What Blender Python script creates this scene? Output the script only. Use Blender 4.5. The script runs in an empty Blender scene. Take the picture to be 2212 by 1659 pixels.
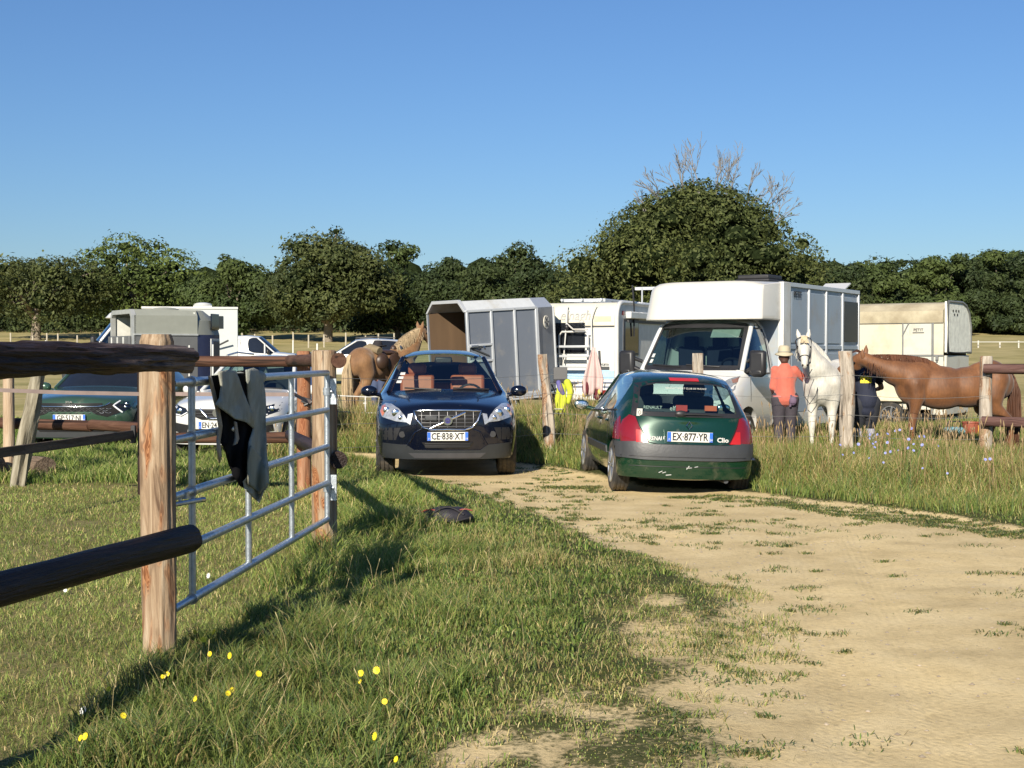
import bpy, bmesh, math, random
import numpy as np
from mathutils import Vector, Matrix, noise
from mathutils.bvhtree import BVHTree

R = math.radians
random.seed(7)
RNG = np.random.default_rng(7)
scene = bpy.context.scene
COL = scene.collection

# ------------------------------------------------------------------ camera, sky, sun, exposure
CAM_H = 1.6
F, CX, CY, HY = 3000.0, 1106.0, 829.5, 765.0      # focal length etc. in the 2212 px wide measuring picture
PITCH = math.atan((CY - HY) / F)
cam = bpy.data.cameras.new('camera'); cam_ob = bpy.data.objects.new('camera', cam); COL.objects.link(cam_ob)
cam.sensor_width = 36.0; cam.lens = 36.0 * F / 2212.0
cam.clip_start = 0.1; cam.clip_end = 3000
cam_ob.location = (0, 0, CAM_H); cam_ob.rotation_euler = (R(90) - PITCH, 0, 0)
scene.camera = cam_ob
SUN_AZ, SUN_EL = 17.0, 26.0                       # behind the camera, to its left
world = bpy.data.worlds.new('World'); scene.world = world; world.use_nodes = True
wt = world.node_tree; bgn = wt.nodes['Background']
sky = wt.nodes.new('ShaderNodeTexSky'); sky.sky_type = 'NISHITA'; sky.sun_disc = False
sky.sun_elevation = R(SUN_EL); sky.sun_rotation = R(180 + SUN_AZ)
sky.altitude = 0; sky.air_density = 1.25; sky.dust_density = 0.15; sky.ozone_density = 4.5
tn = wt.nodes.new('ShaderNodeMix'); tn.data_type = 'RGBA'; tn.blend_type = 'MULTIPLY'; tn.inputs[0].default_value = 1.0
tn.inputs[7].default_value = (0.65, 0.82, 1.10, 1)     # the clear deep blue of the photograph's sky
wt.links.new(sky.outputs[0], tn.inputs[6]); wt.links.new(tn.outputs[2], bgn.inputs[0]); bgn.inputs[1].default_value = 0.060
sl = bpy.data.lights.new('sun', 'SUN'); sl.energy = 5.0; sl.angle = R(0.53); sl.color = (1.0, 0.91, 0.76)
sun_ob = bpy.data.objects.new('sun', sl); COL.objects.link(sun_ob)
to_sun = Vector((-math.sin(R(SUN_AZ)) * math.cos(R(SUN_EL)), -math.cos(R(SUN_AZ)) * math.cos(R(SUN_EL)), math.sin(R(SUN_EL))))
sun_ob.rotation_euler = to_sun.to_track_quat('Z', 'Y').to_euler(); sun_ob.location = (-8, -12, 20)
scene.view_settings.view_transform = 'Standard'; scene.view_settings.look = 'None'
scene.view_settings.exposure = 0.66; scene.view_settings.gamma = 1.0; scene.view_settings.use_curve_mapping = False
scene.cycles.max_bounces = 6; scene.cycles.transparent_max_bounces = 12

# ------------------------------------------------------------------ measuring helpers: a picture point becomes a place in the world
CP, SP = math.cos(PITCH), math.sin(PITCH)
def ray(x, y):
    u, v = (x - CX) / F, -(y - CY) / F
    return Vector((u, CP + v * SP, -SP + v * CP))
def at(x, y, Y):
    d = ray(x, y); return Vector((0, 0, CAM_H)) + d * (Y / d.y)
def gp(x, y, h=0.0):
    d = ray(x, y); return Vector((0, 0, CAM_H)) + d * ((h - CAM_H) / d.z)

def rise(x, y):
    x = np.asarray(x, float); y = np.asarray(y, float)
    t = np.clip(y - 30, 0, 130)
    return 0.0037 * t ** 1.5 + 0.20 * np.exp(-((x + 1.5) / 4.5) ** 2 - ((y - 31.0) / 3.0) ** 2) + 0.32 * np.exp(-((x + 9.5) / 4.5) ** 2 - ((y - 39.0) / 3.5) ** 2)
def terr(x, y):
    return float(rise(x, y))

# ------------------------------------------------------------------ tagging
def tag(o, label=None, cat=None, group=None, kind=None):
    if label: o['label'] = label
    if cat: o['category'] = cat
    if group: o['group'] = group
    if kind: o['kind'] = kind
    return o
def empty(name, loc=(0, 0, 0), rz=0.0, label=None, cat=None, group=None):
    o = bpy.data.objects.new(name, None); COL.objects.link(o)
    o.location = loc; o.rotation_euler = (0, 0, rz); o.empty_display_size = 0.2
    return tag(o, label, cat, group)
def copy_tree(o, parent=None):
    c = o.copy(); COL.objects.link(c); c.parent = parent
    for ch in list(o.children): copy_tree(ch, c)
    return c

# ------------------------------------------------------------------ mesh builder
def rotm(rx=0, ry=0, rz=0):
    return Matrix.Rotation(rz, 3, 'Z') @ Matrix.Rotation(ry, 3, 'Y') @ Matrix.Rotation(rx, 3, 'X')
class MB:
    def __init__(s): s.v = []; s.f = []
    def add(s, vs, fs):
        n = len(s.v); s.v += [tuple(v) for v in vs]; s.f += [tuple(i + n for i in f) for f in fs]; return s
    def box(s, c, d, rot=None):
        x, y, z = d[0] / 2, d[1] / 2, d[2] / 2
        vs = [Vector(p) for p in ((-x,-y,-z),(x,-y,-z),(x,y,-z),(-x,y,-z),(-x,-y,z),(x,-y,z),(x,y,z),(-x,y,z))]
        if rot: vs = [rot @ v for v in vs]
        c = Vector(c)
        return s.add([v + c for v in vs], [(0,3,2,1),(4,5,6,7),(0,1,5,4),(1,2,6,5),(2,3,7,6),(3,0,4,7)])
    def tube(s, pts, rad, seg=8, cap=True, ry=None, closed=False):
        pts = [Vector(p) for p in pts]; n = len(pts)
        if not hasattr(rad, '__len__'): rad = [rad] * n
        up = None; rings = []
        for i, p in enumerate(pts):
            a = pts[(i - 1) % n] if (closed or i > 0) else p
            b = pts[(i + 1) % n] if (closed or i < n - 1) else p
            t = (b - a).normalized()
            if up is None:
                up = Vector((0, 0, 1)) if abs(t.z) < 0.9 else Vector((0, 1, 0))
            u = (up - t * up.dot(t))
            u = u.normalized() if u.length > 1e-6 else t.orthogonal().normalized()
            up = u; w = t.cross(u)
            k = ry if ry else 1.0
            rings.append([p + (u * math.cos(2*math.pi*j/seg) * k + w * math.sin(2*math.pi*j/seg)) * rad[i] for j in range(seg)])
        vs = [v for r in rings for v in r]; fs = []
        m = n if closed else n - 1
        for i in range(m):
            i2 = (i + 1) % n
            for j in range(seg):
                fs.append((i*seg + j, i*seg + (j+1) % seg, i2*seg + (j+1) % seg, i2*seg + j))
        if cap and not closed:
            fs.append(tuple(range(seg))[::-1]); fs.append(tuple((n-1)*seg + j for j in range(seg)))
        return s.add(vs, fs)
    def cyl(s, p0, p1, r0, r1=None, seg=16): return s.tube([p0, p1], [r0, r0 if r1 is None else r1], seg)
    def ball(s, c, r, seg=12, rings=8, rot=None):
        if not hasattr(r, '__len__'): r = (r, r, r)
        c = Vector(c); vs = []; fs = []
        for i in range(rings + 1):
            th = math.pi * i / rings
            for j in range(seg):
                ph = 2 * math.pi * j / seg
                p = Vector((r[0]*math.sin(th)*math.cos(ph), r[1]*math.sin(th)*math.sin(ph), r[2]*math.cos(th)))
                if rot: p = rot @ p
                vs.append(c + p)
        for i in range(rings):
            for j in range(seg):
                fs.append((i*seg+j, (i+1)*seg+j, (i+1)*seg+(j+1)%seg, i*seg+(j+1)%seg))
        return s.add(vs, fs)
    def prism(s, poly, a, b, axis='y'):
        """poly of 2D points extruded from a to b along an axis (y: points are x,z; x: points are y,z; z: x,y)"""
        n = len(poly)
        def P(p, t): return {'y': (p[0], t, p[1]), 'x': (t, p[0], p[1]), 'z': (p[0], p[1], t)}[axis]
        vs = [P(p, a) for p in poly] + [P(p, b) for p in poly]
        fs = [tuple(range(n)), tuple(range(2*n-1, n-1, -1))] + [(i, i + n, (i+1) % n + n, (i+1) % n) for i in range(n)]
        return s.add(vs, fs)
    def quad(s, a, b, c, d): return s.add([a, b, c, d], [(0, 1, 2, 3)])
    def build(s, name, mat=None, parent=None, smooth=35, bevel=0, loc=None, rot=None, mats=None, fmat=None, subsurf=0):
        me = bpy.data.meshes.new(name); me.from_pydata([tuple(v) for v in s.v], [], s.f)
        bm = bmesh.new(); bm.from_mesh(me); bmesh.ops.recalc_face_normals(bm, faces=bm.faces); bm.to_mesh(me); bm.free()
        return mobj(name, me, mat, parent, smooth, bevel, loc, rot, subsurf)
def mobj(name, me, mat=None, parent=None, smooth=35, bevel=0, loc=None, rot=None, subsurf=0):
    if mat: me.materials.append(mat)
    if smooth:
        me.shade_smooth()
        if smooth < 180: me.set_sharp_from_angle(angle=R(smooth))
    o = bpy.data.objects.new(name, me); COL.objects.link(o)
    if parent: o.parent = parent
    if loc is not None: o.location = loc
    if rot is not None: o.rotation_euler = rot
    if bevel:
        m = o.modifiers.new('bevel', 'BEVEL'); m.width = bevel; m.segments = 2; m.limit_method = 'ANGLE'; m.angle_limit = R(40)
        m.harden_normals = False
    if subsurf:
        m = o.modifiers.new('sub', 'SUBSURF'); m.levels = subsurf; m.render_levels = subsurf
    return o
def fast_mesh(name, V, loops, starts, totals, col=None):
    me = bpy.data.meshes.new(name)
    me.vertices.add(len(V)); me.vertices.foreach_set('co', np.ascontiguousarray(V, np.float32).ravel())
    me.loops.add(len(loops)); me.loops.foreach_set('vertex_index', np.ascontiguousarray(loops, np.int32))
    me.polygons.add(len(starts)); me.polygons.foreach_set('loop_start', np.ascontiguousarray(starts, np.int32))
    me.update(calc_edges=True); 
    if col is not None:
        a = me.attributes.new('tint', 'FLOAT_COLOR', 'POINT'); a.data.foreach_set('color', np.ascontiguousarray(col, np.float32).ravel())
    me.validate()
    return me

# ------------------------------------------------------------------ materials
def _nt(name):
    m = bpy.data.materials.new(name); m.use_nodes = True
    return m, m.node_tree, m.node_tree.nodes['Principled BSDF']
def N(t, kind, **kw):
    n = t.nodes.new(kind)
    for k, v in kw.items(): setattr(n, k, v)
    return n
def ramp(t, stops, fac=None):
    n = t.nodes.new('ShaderNodeValToRGB'); e = n.color_ramp.elements
    while len(e) < len(stops): e.new(0.5)
    for i, (p, c) in enumerate(stops):
        e[i].position = p; e[i].color = (*c, 1) if len(c) == 3 else c
    if fac is not None: t.links.new(fac, n.inputs[0])
    return n
def noise_n(t, scale, detail=4, coord='Object', stretch=None, rough=0.55, dist=0.0):
    tc = N(t, 'ShaderNodeTexCoord'); nz = N(t, 'ShaderNodeTexNoise')
    nz.inputs['Scale'].default_value = scale; nz.inputs['Detail'].default_value = detail
    nz.inputs['Roughness'].default_value = rough; nz.inputs['Distortion'].default_value = dist
    if stretch:
        mp = N(t, 'ShaderNodeMapping'); mp.inputs['Scale'].default_value = stretch
        t.links.new(tc.outputs[coord], mp.inputs[0]); t.links.new(mp.outputs[0], nz.inputs['Vector'])
    else: t.links.new(tc.outputs[coord], nz.inputs['Vector'])
    return nz
def mat(name, c, rough=0.5, metal=0.0, var=0.12, vscale=6.0, bump=0.0, bscale=40.0, coat=0.0, spec=0.5, stretch=None, dirt=None, dirt_amt=0.0, dscale=2.0, sheen=0.0):
    m, t, p = _nt(name)
    c = Vector(c)
    nz = noise_n(t, vscale, 5, stretch=stretch)
    rp = ramp(t, [(0.3, tuple(c * (1 - var))), (0.7, tuple(min(1, x) for x in c * (1 + var)))], nz.outputs[0])
    out = rp.outputs[0]
    if dirt:
        dz = noise_n(t, dscale, 8, rough=0.65)
        dr = ramp(t, [(0.62 - dirt_amt * 0.5, (0, 0, 0)), (0.85, (1, 1, 1))], dz.outputs[0])
        mx = N(t, 'ShaderNodeMix', data_type='RGBA'); t.links.new(dr.outputs[0], mx.inputs[0])
        t.links.new(out, mx.inputs[6]); mx.inputs[7].default_value = (*dirt, 1); out = mx.outputs[2]
        rr = ramp(t, [(0, (rough,) * 3), (1, (min(1, rough + 0.4),) * 3)], dr.outputs[0]); t.links.new(rr.outputs[0], p.inputs['Roughness'])
    t.links.new(out, p.inputs['Base Color'])
    if not dirt: p.inputs['Roughness'].default_value = rough
    p.inputs['Metallic'].default_value = metal
    p.inputs['Specular IOR Level'].default_value = spec
    p.inputs['Coat Weight'].default_value = coat; p.inputs['Coat Roughness'].default_value = 0.04
    if sheen: p.inputs['Sheen Weight'].default_value = sheen
    if bump:
        bz = noise_n(t, bscale, 6, stretch=stretch)
        b = N(t, 'ShaderNodeBump'); b.inputs['Strength'].default_value = bump; b.inputs['Distance'].default_value = 0.02
        t.links.new(bz.outputs[0], b.inputs['Height']); t.links.new(b.outputs[0], p.inputs['Normal'])
    return m
def wood(name, cs, knots=None, grain=14.0, rough=0.8, bump=0.6, crack=True):
    """timber with its grain along local Z; cs: three colours from groove to ridge"""
    m, t, p = _nt(name)
    tc = N(t, 'ShaderNodeTexCoord'); mp = N(t, 'ShaderNodeMapping'); mp.inputs['Scale'].default_value = (1, 1, 0.09)
    oi = N(t, 'ShaderNodeObjectInfo'); ad = N(t, 'ShaderNodeVectorMath', operation='ADD')
    sc = N(t, 'ShaderNodeVectorMath', operation='SCALE'); sc.inputs[0].default_value = (3.1, 5.7, 4.3)
    t.links.new(oi.outputs['Random'], sc.inputs['Scale']); t.links.new(tc.outputs['Object'], ad.inputs[0]); t.links.new(sc.outputs[0], ad.inputs[1])
    t.links.new(ad.outputs[0], mp.inputs[0])
    n1 = N(t, 'ShaderNodeTexNoise'); n1.inputs['Scale'].default_value = grain; n1.inputs['Detail'].default_value = 8; n1.inputs['Roughness'].default_value = 0.65
    n1.inputs['Distortion'].default_value = 0.8
    t.links.new(mp.outputs[0], n1.inputs['Vector'])
    n2 = N(t, 'ShaderNodeTexNoise'); n2.inputs['Scale'].default_value = 70; n2.inputs['Detail'].default_value = 4
    t.links.new(mp.outputs[0], n2.inputs['Vector'])
    r1 = ramp(t, [(0.32, cs[0]), (0.5, cs[1]), (0.68, cs[2])], n1.outputs[0])
    out = r1.outputs[0]
    if knots:
        mp2 = N(t, 'ShaderNodeMapping'); mp2.inputs['Scale'].default_value = (1, 1, 0.28); t.links.new(ad.outputs[0], mp2.inputs[0])
        n3 = N(t, 'ShaderNodeTexNoise'); n3.inputs['Scale'].default_value = 7.5; n3.inputs['Detail'].default_value = 3; n3.inputs['Distortion'].default_value = 0.6
        t.links.new(mp2.outputs[0], n3.inputs['Vector'])
        r3 = ramp(t, [(0.52, (0, 0, 0)), (0.60, (1, 1, 1))], n3.outputs[0])
        mlt = N(t, 'ShaderNodeMath', operation='MULTIPLY'); mlt.inputs[1].default_value = 28.0; t.links.new(n3.outputs[0], mlt.inputs[0])
        sn = N(t, 'ShaderNodeMath', operation='SINE'); mlt2 = N(t, 'ShaderNodeMath', operation='MULTIPLY'); mlt2.inputs[1].default_value = 6.28
        t.links.new(mlt.outputs[0], mlt2.inputs[0]); t.links.new(mlt2.outputs[0], sn.inputs[0])
        r4 = ramp(t, [(0.0, knots[0]), (0.6, knots[1])], sn.outputs[0])
        mx = N(t, 'ShaderNodeMix', data_type='RGBA'); t.links.new(r3.outputs[0], mx.inputs[0]); t.links.new(out, mx.inputs[6]); t.links.new(r4.outputs[0], mx.inputs[7])
        out = mx.outputs[2]
    if crack:
        wv = N(t, 'ShaderNodeTexNoise'); wv.inputs['Scale'].default_value = 22; wv.inputs['Detail'].default_value = 1
        mp3 = N(t, 'ShaderNodeMapping'); mp3.inputs['Scale'].default_value = (1, 1, 0.03); t.links.new(ad.outputs[0], mp3.inputs[0]); t.links.new(mp3.outputs[0], wv.inputs['Vector'])
        rc = ramp(t, [(0.30, (0.12, 0.12, 0.12)), (0.34, (1, 1, 1))], wv.outputs[0])
        mc = N(t, 'ShaderNodeMix', data_type='RGBA', blend_type='MULTIPLY'); mc.inputs[0].default_value = 0.85
        t.links.new(out, mc.inputs[6]); t.links.new(rc.outputs[0], mc.inputs[7]); out = mc.outputs[2]
    t.links.new(out, p.inputs['Base Color']); p.inputs['Roughness'].default_value = rough
    p.inputs['Specular IOR Level'].default_value = 0.3
    ma = N(t, 'ShaderNodeMath', operation='ADD'); t.links.new(n1.outputs[0], ma.inputs[0]); t.links.new(n2.outputs[0], ma.inputs[1])
    b = N(t, 'ShaderNodeBump'); b.inputs['Strength'].default_value = bump; b.inputs['Distance'].default_value = 0.012
    t.links.new(ma.outputs[0], b.inputs['Height']); t.links.new(b.outputs[0], p.inputs['Normal'])
    return m
def leafmat(name, mult=(1, 1, 1), transl=0.35, rough=0.6):
    m, t, p = _nt(name)
    at_ = N(t, 'ShaderNodeAttribute', attribute_name='tint')
    mx = N(t, 'ShaderNodeMix', data_type='RGBA', blend_type='MULTIPLY'); mx.inputs[0].default_value = 1
    t.links.new(at_.outputs['Color'], mx.inputs[6]); mx.inputs[7].default_value = (*mult, 1)
    t.links.new(mx.outputs[2], p.inputs['Base Color']); p.inputs['Roughness'].default_value = rough; p.inputs['Specular IOR Level'].default_value = 0.25
    tr = N(t, 'ShaderNodeBsdfTranslucent'); t.links.new(mx.outputs[2], tr.inputs[0])
    ms = N(t, 'ShaderNodeMixShader'); ms.inputs[0].default_value = transl
    t.links.new(p.outputs[0], ms.inputs[1]); t.links.new(tr.outputs[0], ms.inputs[2])
    t.links.new(ms.outputs[0], t.nodes['Material Output'].inputs[0])
    return m
def glassmat(name, tint=(0.75, 0.85, 0.8), refl=0.5, rough=0.02):
    m, t, p = _nt(name)
    t.nodes.remove(p)
    tr = N(t, 'ShaderNodeBsdfTransparent'); tr.inputs[0].default_value = (*tint, 1)
    gl = N(t, 'ShaderNodeBsdfGlossy'); gl.inputs['Roughness'].default_value = rough; gl.inputs[0].default_value = (0.9, 0.95, 1, 1)
    fr = N(t, 'ShaderNodeFresnel'); fr.inputs[0].default_value = 1.5
    mu = N(t, 'ShaderNodeMath', operation='MULTIPLY_ADD'); mu.inputs[1].default_value = 1.6; mu.inputs[2].default_value = 0.02; t.links.new(fr.outputs[0], mu.inputs[0])
    ge = N(t, 'ShaderNodeNewGeometry'); iv = N(t, 'ShaderNodeMath', operation='SUBTRACT'); iv.inputs[0].default_value = 1.0; t.links.new(ge.outputs['Backfacing'], iv.inputs[1])
    m3 = N(t, 'ShaderNodeMath', operation='MULTIPLY'); t.links.new(mu.outputs[0], m3.inputs[0]); t.links.new(iv.outputs[0], m3.inputs[1]); mu = m3
    ms = N(t, 'ShaderNodeMixShader'); t.links.new(mu.outputs[0], ms.inputs[0]); t.links.new(tr.outputs[0], ms.inputs[1]); t.links.new(gl.outputs[0], ms.inputs[2])
    t.links.new(ms.outputs[0], t.nodes['Material Output'].inputs[0])
    return m

M = {}
M['black_glass'] = mat('black_glass', (0.008, 0.008, 0.01), 0.35, var=0.1, spec=0.3)
M['white'] = mat('white_paint', (0.56, 0.56, 0.545), 0.3, var=0.04, vscale=2, coat=0.3, dirt=(0.45, 0.40, 0.30), dirt_amt=0.25, dscale=1.6)
M['grey_plastic'] = mat('grey_plastic', (0.045, 0.048, 0.052), 0.55, var=0.1)
M['black_plastic'] = mat('black_plastic', (0.018, 0.018, 0.02), 0.45, var=0.2)
M['rubber'] = mat('tyre_rubber', (0.03, 0.029, 0.028), 0.85, var=0.25, bump=0.3, bscale=60, dirt=(0.20, 0.155, 0.10), dirt_amt=0.35, dscale=5)
M['dark'] = mat('dark_cavity', (0.006, 0.006, 0.007), 0.9)
M['chrome'] = mat('bright_metal', (0.75, 0.76, 0.78), 0.15, 1.0, var=0.03)
M['alu'] = mat('alloy_metal', (0.50, 0.51, 0.52), 0.35, 0.9, var=0.06)
M['galv'] = mat('galvanised_steel', (0.42, 0.46, 0.50), 0.38, 0.75, var=0.18, vscale=30, bump=0.08, bscale=80)
M['plate'] = mat('plate_white', (0.60, 0.60, 0.56), 0.45, var=0.03)
M['plate_blue'] = mat('plate_blue', (0.02, 0.12, 0.55), 0.45, var=0.05)
M['ink'] = mat('black_ink', (0.012, 0.012, 0.014), 0.6)
M['glass'] = glassmat('car_glass')
M['glass_dark'] = mat('tinted_glass', (0.012, 0.014, 0.018), 0.04, var=0.1, spec=0.8)
M['lens'] = glassmat('clear_lens', (0.95, 0.97, 1.0))
M['red_lens'] = mat('red_lens', (0.17, 0.008, 0.012), 0.15, var=0.1, coat=0.6)
# ------------------------------------------------------------------ ground
def poly_sdf(P, poly):
    """signed distance, negative inside; P (n,2)"""
    poly = np.asarray(poly, float); n = len(poly); d = np.full(len(P), 1e9); ins = np.zeros(len(P), bool)
    for i in range(n):
        a, b = poly[i], poly[(i + 1) % n]; e = b - a; w = P - a
        t = np.clip((w @ e) / max(e @ e, 1e-12), 0, 1); dd = w - t[:, None] * e
        d = np.minimum(d, (dd ** 2).sum(1))
        c = ((a[1] > P[:, 1]) != (b[1] > P[:, 1])) & (P[:, 0] < (b[0] - a[0]) * (P[:, 1] - a[1]) / ((b[1] - a[1]) if b[1] != a[1] else 1e-9) + a[0])
        ins ^= c
    return np.where(ins, -1, 1) * np.sqrt(d)
def vnoise(P, scale, seed=0, octv=3):
    """value noise in numpy, about -1..1"""
    r = np.random.default_rng(1000 + seed); out = np.zeros(len(P)); amp = 1; tot = 0
    for o in range(octv):
        T = r.random((256, 256)) * 2 - 1
        q = P * scale * (2 ** o) + 37.7 * (o + 1); i = np.floor(q).astype(int); f = q - i; f = f * f * (3 - 2 * f)
        a = T[i[:, 0] % 256, i[:, 1] % 256]; b = T[(i[:, 0] + 1) % 256, i[:, 1] % 256]
        c = T[i[:, 0] % 256, (i[:, 1] + 1) % 256]; d = T[(i[:, 0] + 1) % 256, (i[:, 1] + 1) % 256]
        out += amp * ((a * (1 - f[:, 0]) + b * f[:, 0]) * (1 - f[:, 1]) + (c * (1 - f[:, 0]) + d * f[:, 0]) * f[:, 1]); tot += amp; amp *= 0.5
    return out / tot
def G(pts): return [tuple(gp(x, y).xy) for x, y in pts]
DIRT = G([(1330, 2300), (1440, 1659), (1470, 1540), (1540, 1420), (1560, 1340), (1500, 1270), (1400, 1218), (1290, 1172), (1180, 1120), (1060, 1080),
          (950, 1047), (860, 1020), (730, 992), (560, 992), (400, 990), (400, 982), (730, 980), (800, 982), (1000, 992), (1110, 1004), (1200, 1012), (1290, 1032), (1400, 1056),
          (1640, 1068), (1760, 1083), (1900, 1098), (2080, 1120), (2330, 1160), (2800, 1240), (3600, 1500), (3600, 2300)])
STRIP = G([(1180, 1046), (1426, 1062), (1640, 1076), (1820, 1098), (2212, 1142), (2500, 1180), (2500, 1205), (2212, 1164), (1820, 1114), (1640, 1088), (1426, 1074), (1180, 1056)])
THIN = G([(900, 1700), (960, 1590), (1120, 1510), (1290, 1470), (1310, 1390), (1290, 1330), (1480, 1262), (1560, 1340), (1540, 1420), (1470, 1540), (1460, 1659), (1500, 2300), (760, 2300)])
GATE_A = Vector((-1.70, 6.9)); GATE_B = Vector((-1.47, 11.0))
# line between the grazed paddock (left) and the rank verge (right)
PADD = [(-1.9, 2.0), (-1.78, 6.6), (-1.6, 9), (-1.60, 11), (-2.2, 14.0), (-3.2, 16.6), (-12, 17.2), (-30, 17), (-30, 2)]
def masks(P):
    n1 = vnoise(P, 1.6, 1); n2 = vnoise(P, 6.0, 2)
    sd = poly_sdf(P, DIRT)
    near = np.clip((9.5 - P[:, 1]) / 3.5, 0, 1) * (P[:, 0] < 2.2)
    wob = n1 * (0.16 + 0.25 * near) + n2 * 0.08
    dirt = np.clip(0.5 - (sd + wob) / (0.30 + 0.9 * near), 0, 1)
    th = np.clip(0.5 - (poly_sdf(P, THIN) + n1 * 0.12) / 0.35, 0, 1)
    dirt = np.maximum(dirt, th * np.clip(0.46 + 0.55 * vnoise(P, 2.6, 7) + 0.3 * n2, 0, 1))
    pad = np.clip(0.5 - (poly_sdf(P, PADD) + n2 * 0.1) / 0.5, 0, 1)
    st = np.clip(0.5 - (poly_sdf(P, STRIP) + n2 * 0.12 + n1 * 0.1) / 0.25, 0, 1)
    return dirt, pad, st, n1, n2
def height(P):
    dirt, pad, st, n1, n2 = masks(P)
    h = rise(P[:, 0], P[:, 1])
    near = np.clip((34 - P[:, 1]) / 6, 0, 1)
    h = h + near * ((1 - dirt) * 0.035 * (vnoise(P, 0.8, 5)) + (1 - dirt) * (1 - pad) * 0.05 + 0.008 * vnoise(P, 3.5, 6) * dirt + 0.012 * n2 * (1 - dirt))
    # wheel ruts running up the track
    rut = np.zeros(len(P))
    for off in (0.45, 1.62, 2.05, 3.3):
        xx = off + 0.175 * (P[:, 1] - 7) + 0.05 * np.sin(P[:, 1] * 0.5 + off)
        rut += np.exp(-((P[:, 0] - xx) / 0.13) ** 2)
    h = h - 0.014 * np.clip(rut, 0, 1) * dirt * np.clip((17 - P[:, 1]) / 4, 0, 1)
    return h + 0.0
xs = np.concatenate([np.linspace(-900, -60, 12), np.linspace(-55, -14, 22), np.arange(-13, 13.01, 0.09), np.linspace(14, 60, 24), np.linspace(70, 900, 12)])
ys = np.concatenate([np.linspace(-60, 3.5, 12), np.arange(3.6, 14, 0.07), np.arange(14, 32, 0.13), np.linspace(32.5, 60, 40), np.linspace(62, 180, 50), np.linspace(200, 1500, 12)])
gx, gy = np.meshgrid(xs, ys); P2 = np.stack([gx.ravel(), gy.ravel()], 1)
dirt, pad, st, n1, n2 = masks(P2); hz = height(P2)
nx, ny = len(xs), len(ys)
V = np.column_stack([P2, hz])
i0 = (np.arange(ny - 1)[:, None] * nx + np.arange(nx - 1)[None, :]).ravel()
loops = np.stack([i0, i0 + 1, i0 + nx + 1, i0 + nx], 1).ravel()
me = fast_mesh('ground', V, loops, np.arange(len(i0)) * 4, None)
for nm, arr in (('dirt', dirt), ('pad', pad), ('strip', st)):
    a = me.attributes.new(nm, 'FLOAT', 'POINT'); a.data.foreach_set('value', arr.astype(np.float32))
gm, t, p = _nt('ground_surface')
L = t.links.new
def attr(n): return N(t, 'ShaderNodeAttribute', attribute_name=n).outputs['Fac']
nA = noise_n(t, 2.2, 8, rough=0.6); nB = noise_n(t, 28, 6, rough=0.7); nC = noise_n(t, 0.35, 4); nD = noise_n(t, 160, 3)
soil = ramp(t, [(0.25, (0.49, 0.375, 0.195)), (0.5, (0.65, 0.51, 0.275)), (0.75, (0.72, 0.58, 0.335))], nA.outputs[0])
spk = ramp(t, [(0.3, (0.62, 0.60, 0.56)), (0.52, (1, 1, 1)), (0.75, (1.12, 1.1, 1.05))], nB.outputs[0])
m1 = N(t, 'ShaderNodeMix', data_type='RGBA', blend_type='MULTIPLY'); m1.inputs[0].default_value = 0.55; L(soil.outputs[0], m1.inputs[6]); L(spk.outputs[0], m1.inputs[7])
nL = noise_n(t, 0.75, 5, stretch=(1, .6, 1)); lr = ramp(t, [(0.32, (.88,.87,.85)), (0.5, (.98,.98,.98)), (0.68, (1.10,1.09,1.06))], nL.outputs[0])
m0 = N(t, 'ShaderNodeMix', data_type='RGBA', blend_type='MULTIPLY'); m0.inputs[0].default_value = 1.0; L(m1.outputs[2], m0.inputs[6]); L(lr.outputs[0], m0.inputs[7]); m1 = m0
turf = ramp(t, [(0.3, (0.09, 0.105, 0.03)), (0.48, (0.19, 0.175, 0.065)), (0.62, (0.28, 0.22, 0.11)), (0.8, (0.38, 0.29, 0.17))], nB.outputs[0])
lush = ramp(t, [(0.3, (0.03, 0.045, 0.012)), (0.7, (0.09, 0.085, 0.03))], nB.outputs[0])
far = ramp(t, [(0.3, (0.25, 0.23, 0.09)), (0.5, (0.36, 0.31, 0.145)), (0.7, (0.44, 0.37, 0.19))], nC.outputs[0])
mt = N(t, 'ShaderNodeMix', data_type='RGBA'); L(attr('pad'), mt.inputs[0]); L(lush.outputs[0], mt.inputs[6]); L(turf.outputs[0], mt.inputs[7])
geo = N(t, 'ShaderNodeNewGeometry'); sx = N(t, 'ShaderNodeSeparateXYZ'); L(geo.outputs['Position'], sx.inputs[0])
mr = N(t, 'ShaderNodeMapRange'); mr.inputs['From Min'].default_value = 26; mr.inputs['From Max'].default_value = 34; L(sx.outputs['Y'], mr.inputs[0])
nE = noise_n(t, 3.0, 6, stretch=(0.25, 1, 1))
fstr = ramp(t, [(0.3, (0.7, 0.72, 0.66)), (0.7, (1.2, 1.15, 1.1))], nE.outputs[0])
mfar = N(t, 'ShaderNodeMix', data_type='RGBA', blend_type='MULTIPLY'); mfar.inputs[0].default_value = 1; L(far.outputs[0], mfar.inputs[6]); L(fstr.outputs[0], mfar.inputs[7])
mf = N(t, 'ShaderNodeMix', data_type='RGBA'); L(mr.outputs[0], mf.inputs[0]); L(mt.outputs[2], mf.inputs[6]); L(mfar.outputs[2], mf.inputs[7])
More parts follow.
